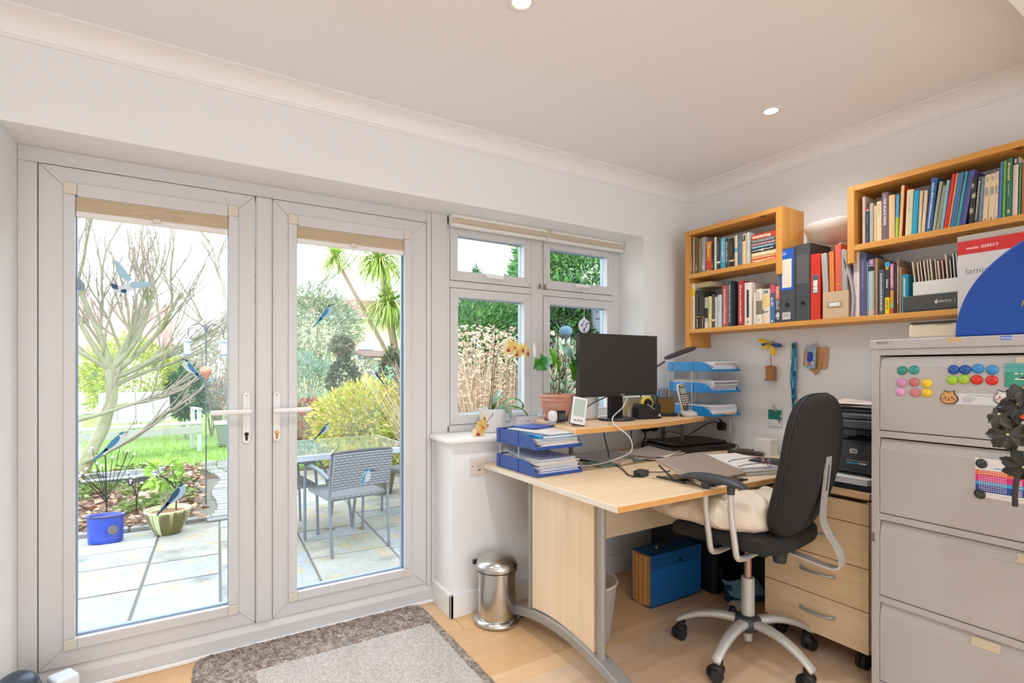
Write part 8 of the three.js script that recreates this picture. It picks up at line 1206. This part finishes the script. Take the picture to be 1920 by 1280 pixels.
{ // pots by the bed
  const t = thing('plant_pot', 'oval cobalt blue glazed pot with a round emblem on the patio', 'pot', [-0.625, G, -5.48], -0.25); t.scale.set(0.84, 0.95, 0.84); const oval = (g) => g.scale(1.0, 1, 0.62), bm = mat(0x0d3db0, 0.12, { clearcoat: 0.6 });
  part('pot', oval(lathe([[0.001, 0.001], [0.142, 0.001], [0.148, 0.008], [0.149, 0.03], [0.152, 0.033], [0.149, 0.037], [0.152, 0.20], [0.156, 0.212], [0.164, 0.222], [0.164, 0.236], [0.15, 0.238], [0.14, 0.225], [0.138, 0.19], [0.001, 0.19]], 48)), bm, t); part('rim', oval(new THREE.TorusGeometry(0.16, 0.009, 8, 48).rotateX(Math.PI / 2)).translate(0, 0.231, 0), mat(0x1c2b66, 0.3), t); part('compost', oval(sphere(0.137, 0, 0.2, 0, 1, 0.1, 1)), mat(0x9c7350, 0.95), t); part('emblem', tf(rod([0, 0, 0], [0, 0, 0.008], 0.042, 0.038, 24), [0.092, 0.118, 0.078], [0, 0.62, 0]), mat(0x6c675f, 0.6), t);
  const c = thing('plant_pot', 'pale green glazed bowl pot with streaked sides on the patio', 'pot', [-0.19, G, -5.50]); c.scale.set(0.82, 0.86, 0.82);
  part('pot', lathe([[0.001, 0.001], [0.115, 0.001], [0.125, 0.012], [0.165, 0.085], [0.198, 0.17], [0.205, 0.215], [0.216, 0.225], [0.218, 0.242], [0.205, 0.25], [0.192, 0.24], [0.185, 0.2], [0.001, 0.195]], 56), mat(0xffffff, 0.22, { clearcoat: 0.5, map: makeTex(512, 128, (u, v) => mix([0.83, 0.86, 0.66], [0.36, 0.34, 0.12], Math.min(1, Math.max(0, (fbm(u, v * 0.3, 40, 3, 3, 161) - 0.32) * 5) * Math.max(0, 1.25 - Math.abs(v - 0.22) * 2.4)))) }), c); part('compost', sphere(0.185, 0, 0.205, 0, 1, 0.08, 1), mat(0x8d6a4e, 0.95), c);
  bush('pot_plant', 'bright green leafy plant growing in the green bowl pot', 'plant', [-0.23, 0.46, -5.58], [0.12, 0.15, 0.10], 90, 0.065, 0.045, [0xa9cf52, 0x8fbf45, 0xc3dc78], { seed: 63, stems: 5, stemR: 0.5 }).position.y = G + 0.06;
}
function solarLight(label, x, z, y0, h, n, seed, spread) { const t = thing('solar_garden_light', label, 'light', [x, G + y0, z]), R = rng(seed), st = [], bl = []; st.push(rod([0, -0.05, 0], [0, h * 0.4, 0], 0.006, 0.006)); for (let i = 0; i < n; i++) { const a = R() * 6.28, q = spread * (0.5 + 0.6 * R()), e = [Math.cos(a) * q, h * (0.65 + 0.5 * R()), Math.sin(a) * q * 0.6]; st.push(tube([[0, h * (0.3 + 0.1 * R()), 0], [e[0] * 0.35, h * 0.55, e[2] * 0.3], e], 0.0028, 10, 5)); bl.push(sphere(0.011, ...e, 1, 1, 1, 10, 8)); } part('wire_stem', st, M.black, t).userData.kind = 'stuff'; part('light_bead', bl, mat(0xf4f6f8, 0.2), t).userData.kind = 'stuff'; }
solarLight('branching black solar light with white beads behind the blue pot', -0.66, -5.85, 0.05, 0.62, 16, 5, 0.28); solarLight('small black solar light between the two pots', -0.47, -6.2, 0.05, 0.42, 8, 9, 0.16); solarLight('black branching solar light rising from the green bowl pot', -0.13, -5.52, 0.23, 0.40, 7, 13, 0.20);
{ // shepherd's crook with feeders
  const t = thing('bird_feeder_pole', 'black double hook bird feeder pole with a copper ball', 'feeder pole', [0.115, G, -6.43]); const m = mat(0x4d5359, 0.5);
  part('pole', rod([0, 0, 0], [0, 1.86, 0], 0.007, 0.007, 10), m, t); for (const s of [-1, 1]) part('hook', tube([[0, 1.82, 0], [s * 0.03, 1.90, 0], [s * 0.10, 1.915, 0], [s * 0.155, 1.86, 0], [s * 0.165, 1.78, 0], [s * 0.185, 1.765, 0]], 0.0055, 30, 8), m, t);
  part('finial', cyl(0.010, 0.007, 0.06, 0, 1.84, 0), m, t); part('copper_ball', [sphere(0.055, 0, 1.42, 0), new THREE.ConeGeometry(0.05, 0.08, 18).rotateX(Math.PI).translate(0, 1.35, 0)], mat(0xc98a6c, 0.3, { metalness: 0.5 }), t);
  const fd = (x, y, label) => { const f = thing('bird_feeder', label, 'feeder', [0.115 + x, G + y, -6.43], 0, 'feeders on the double hook'); part('tube', cyl(0.03, 0.03, 0.13, 0, -0.17, 0), mat(0xdfe6ea, 0.2, { transmission: 0.5, thickness: 0 }), f); part('roof', new THREE.ConeGeometry(0.06, 0.04, 16).translate(0, -0.02, 0), mat(0x7f98aa, 0.4), f); part('seed_tray', cyl(0.05, 0.055, 0.014, 0, -0.185, 0), mat(0x7f98aa, 0.4), f); part('hanger', rod([0, -0.01, 0], [0, 0.0, 0], 0.002), m, f); };
  fd(-0.17, 1.77, 'clear bird feeder with blue roof on the hook nearest the tree'); fd(0.17, 1.77, 'clear bird feeder with blue roof on the hook nearest the door stile');
}
{ // bench
  const t = thing('garden_bench', 'weathered pale grey garden bench with covered back beyond the tree', 'bench', [-0.62, G, -10.5], 0.22); const w = mat(0xb9bab6, 0.8), w2 = mat(0xcfd6dc, 0.7);
  for (let i = 0; i < 5; i++) part('seat_slat', bb(-0.95, 0.75, 0.47, 0.495, -0.02 - i * 0.095, 0.07 - i * 0.095, 0.006), w, t); part('seat_apron', bb(-0.95, 0.75, 0.32, 0.45, 0.05, 0.075, 0.006), w, t);
  for (let i = 0; i < 4; i++) part('back_board', boxUV(tf(bx(0.24, 0.52, 0.05, 0, 0.27, 0, 0.02, 2), [-0.50 + i * 0.25, 0.52, -0.38], [-0.2, 0, 0])), w2, t);
  for (const x of [-0.9, 0.72]) { part('leg', [bb(x - 0.03, x + 0.03, 0, 0.72, 0.0, 0.05, 0.005), bb(x - 0.03, x + 0.03, 0, 0.75, -0.45, -0.40, 0.005)], w2, t); part('armrest', bb(x - 0.035, x + 0.035, 0.72, 0.75, -0.45, 0.08, 0.006), w2, t); }
  const b = thing('garden_trough', 'black water trough with a pale rim under the tree branches', 'trough', [-0.66, G, -7.95], 0.06); part('basin', bb(-0.45, 0.35, 0.03, 0.15, -0.25, 0.25, 0.03, 3), mat(0x44494d, 0.6), b); part('rim', [bb(-0.46, 0.36, 0.13, 0.155, 0.2, 0.26, 0.01), bb(-0.46, 0.36, 0.13, 0.155, -0.26, -0.2, 0.01)], mat(0xaab2b6, 0.6), b); part('water', bb(-0.42, 0.32, 0.1515, 0.1525, -0.2, 0.2, 0), mat(0x3a4247, 0.05), b);
  for (let i = 0; i < 3; i++) { const s = thing('bed_stone', ['flat pinkish stone beside the solar light', 'rounded tan stone behind the bowl pot plant', 'grey stone lying near the trough end'][i], 'stone', [[-0.42, -0.12, -0.2][i], G + 0.06, [-7.0, -7.9, -7.2][i]]); const g = superEll([0.22, 0.26, 0.16][i], 0.09, 0.16, 0.8, 0.8, 20, 12); warp(g, (v) => v.multiplyScalar(1 + n3(v.x * 20, v.y * 20, v.z * 20, i) * 0.5)); part('stone_body', g, mat([0xcbb2a2, 0xc9a68c, 0xb5b5b0][i], 0.85), s); part('moss', g.clone().scale(0.6, 0.5, 0.6).translate(0.01, 0.024, 0), mat(0x9aa37c, 0.95), s); }
}
renderer.render(scene, camera);
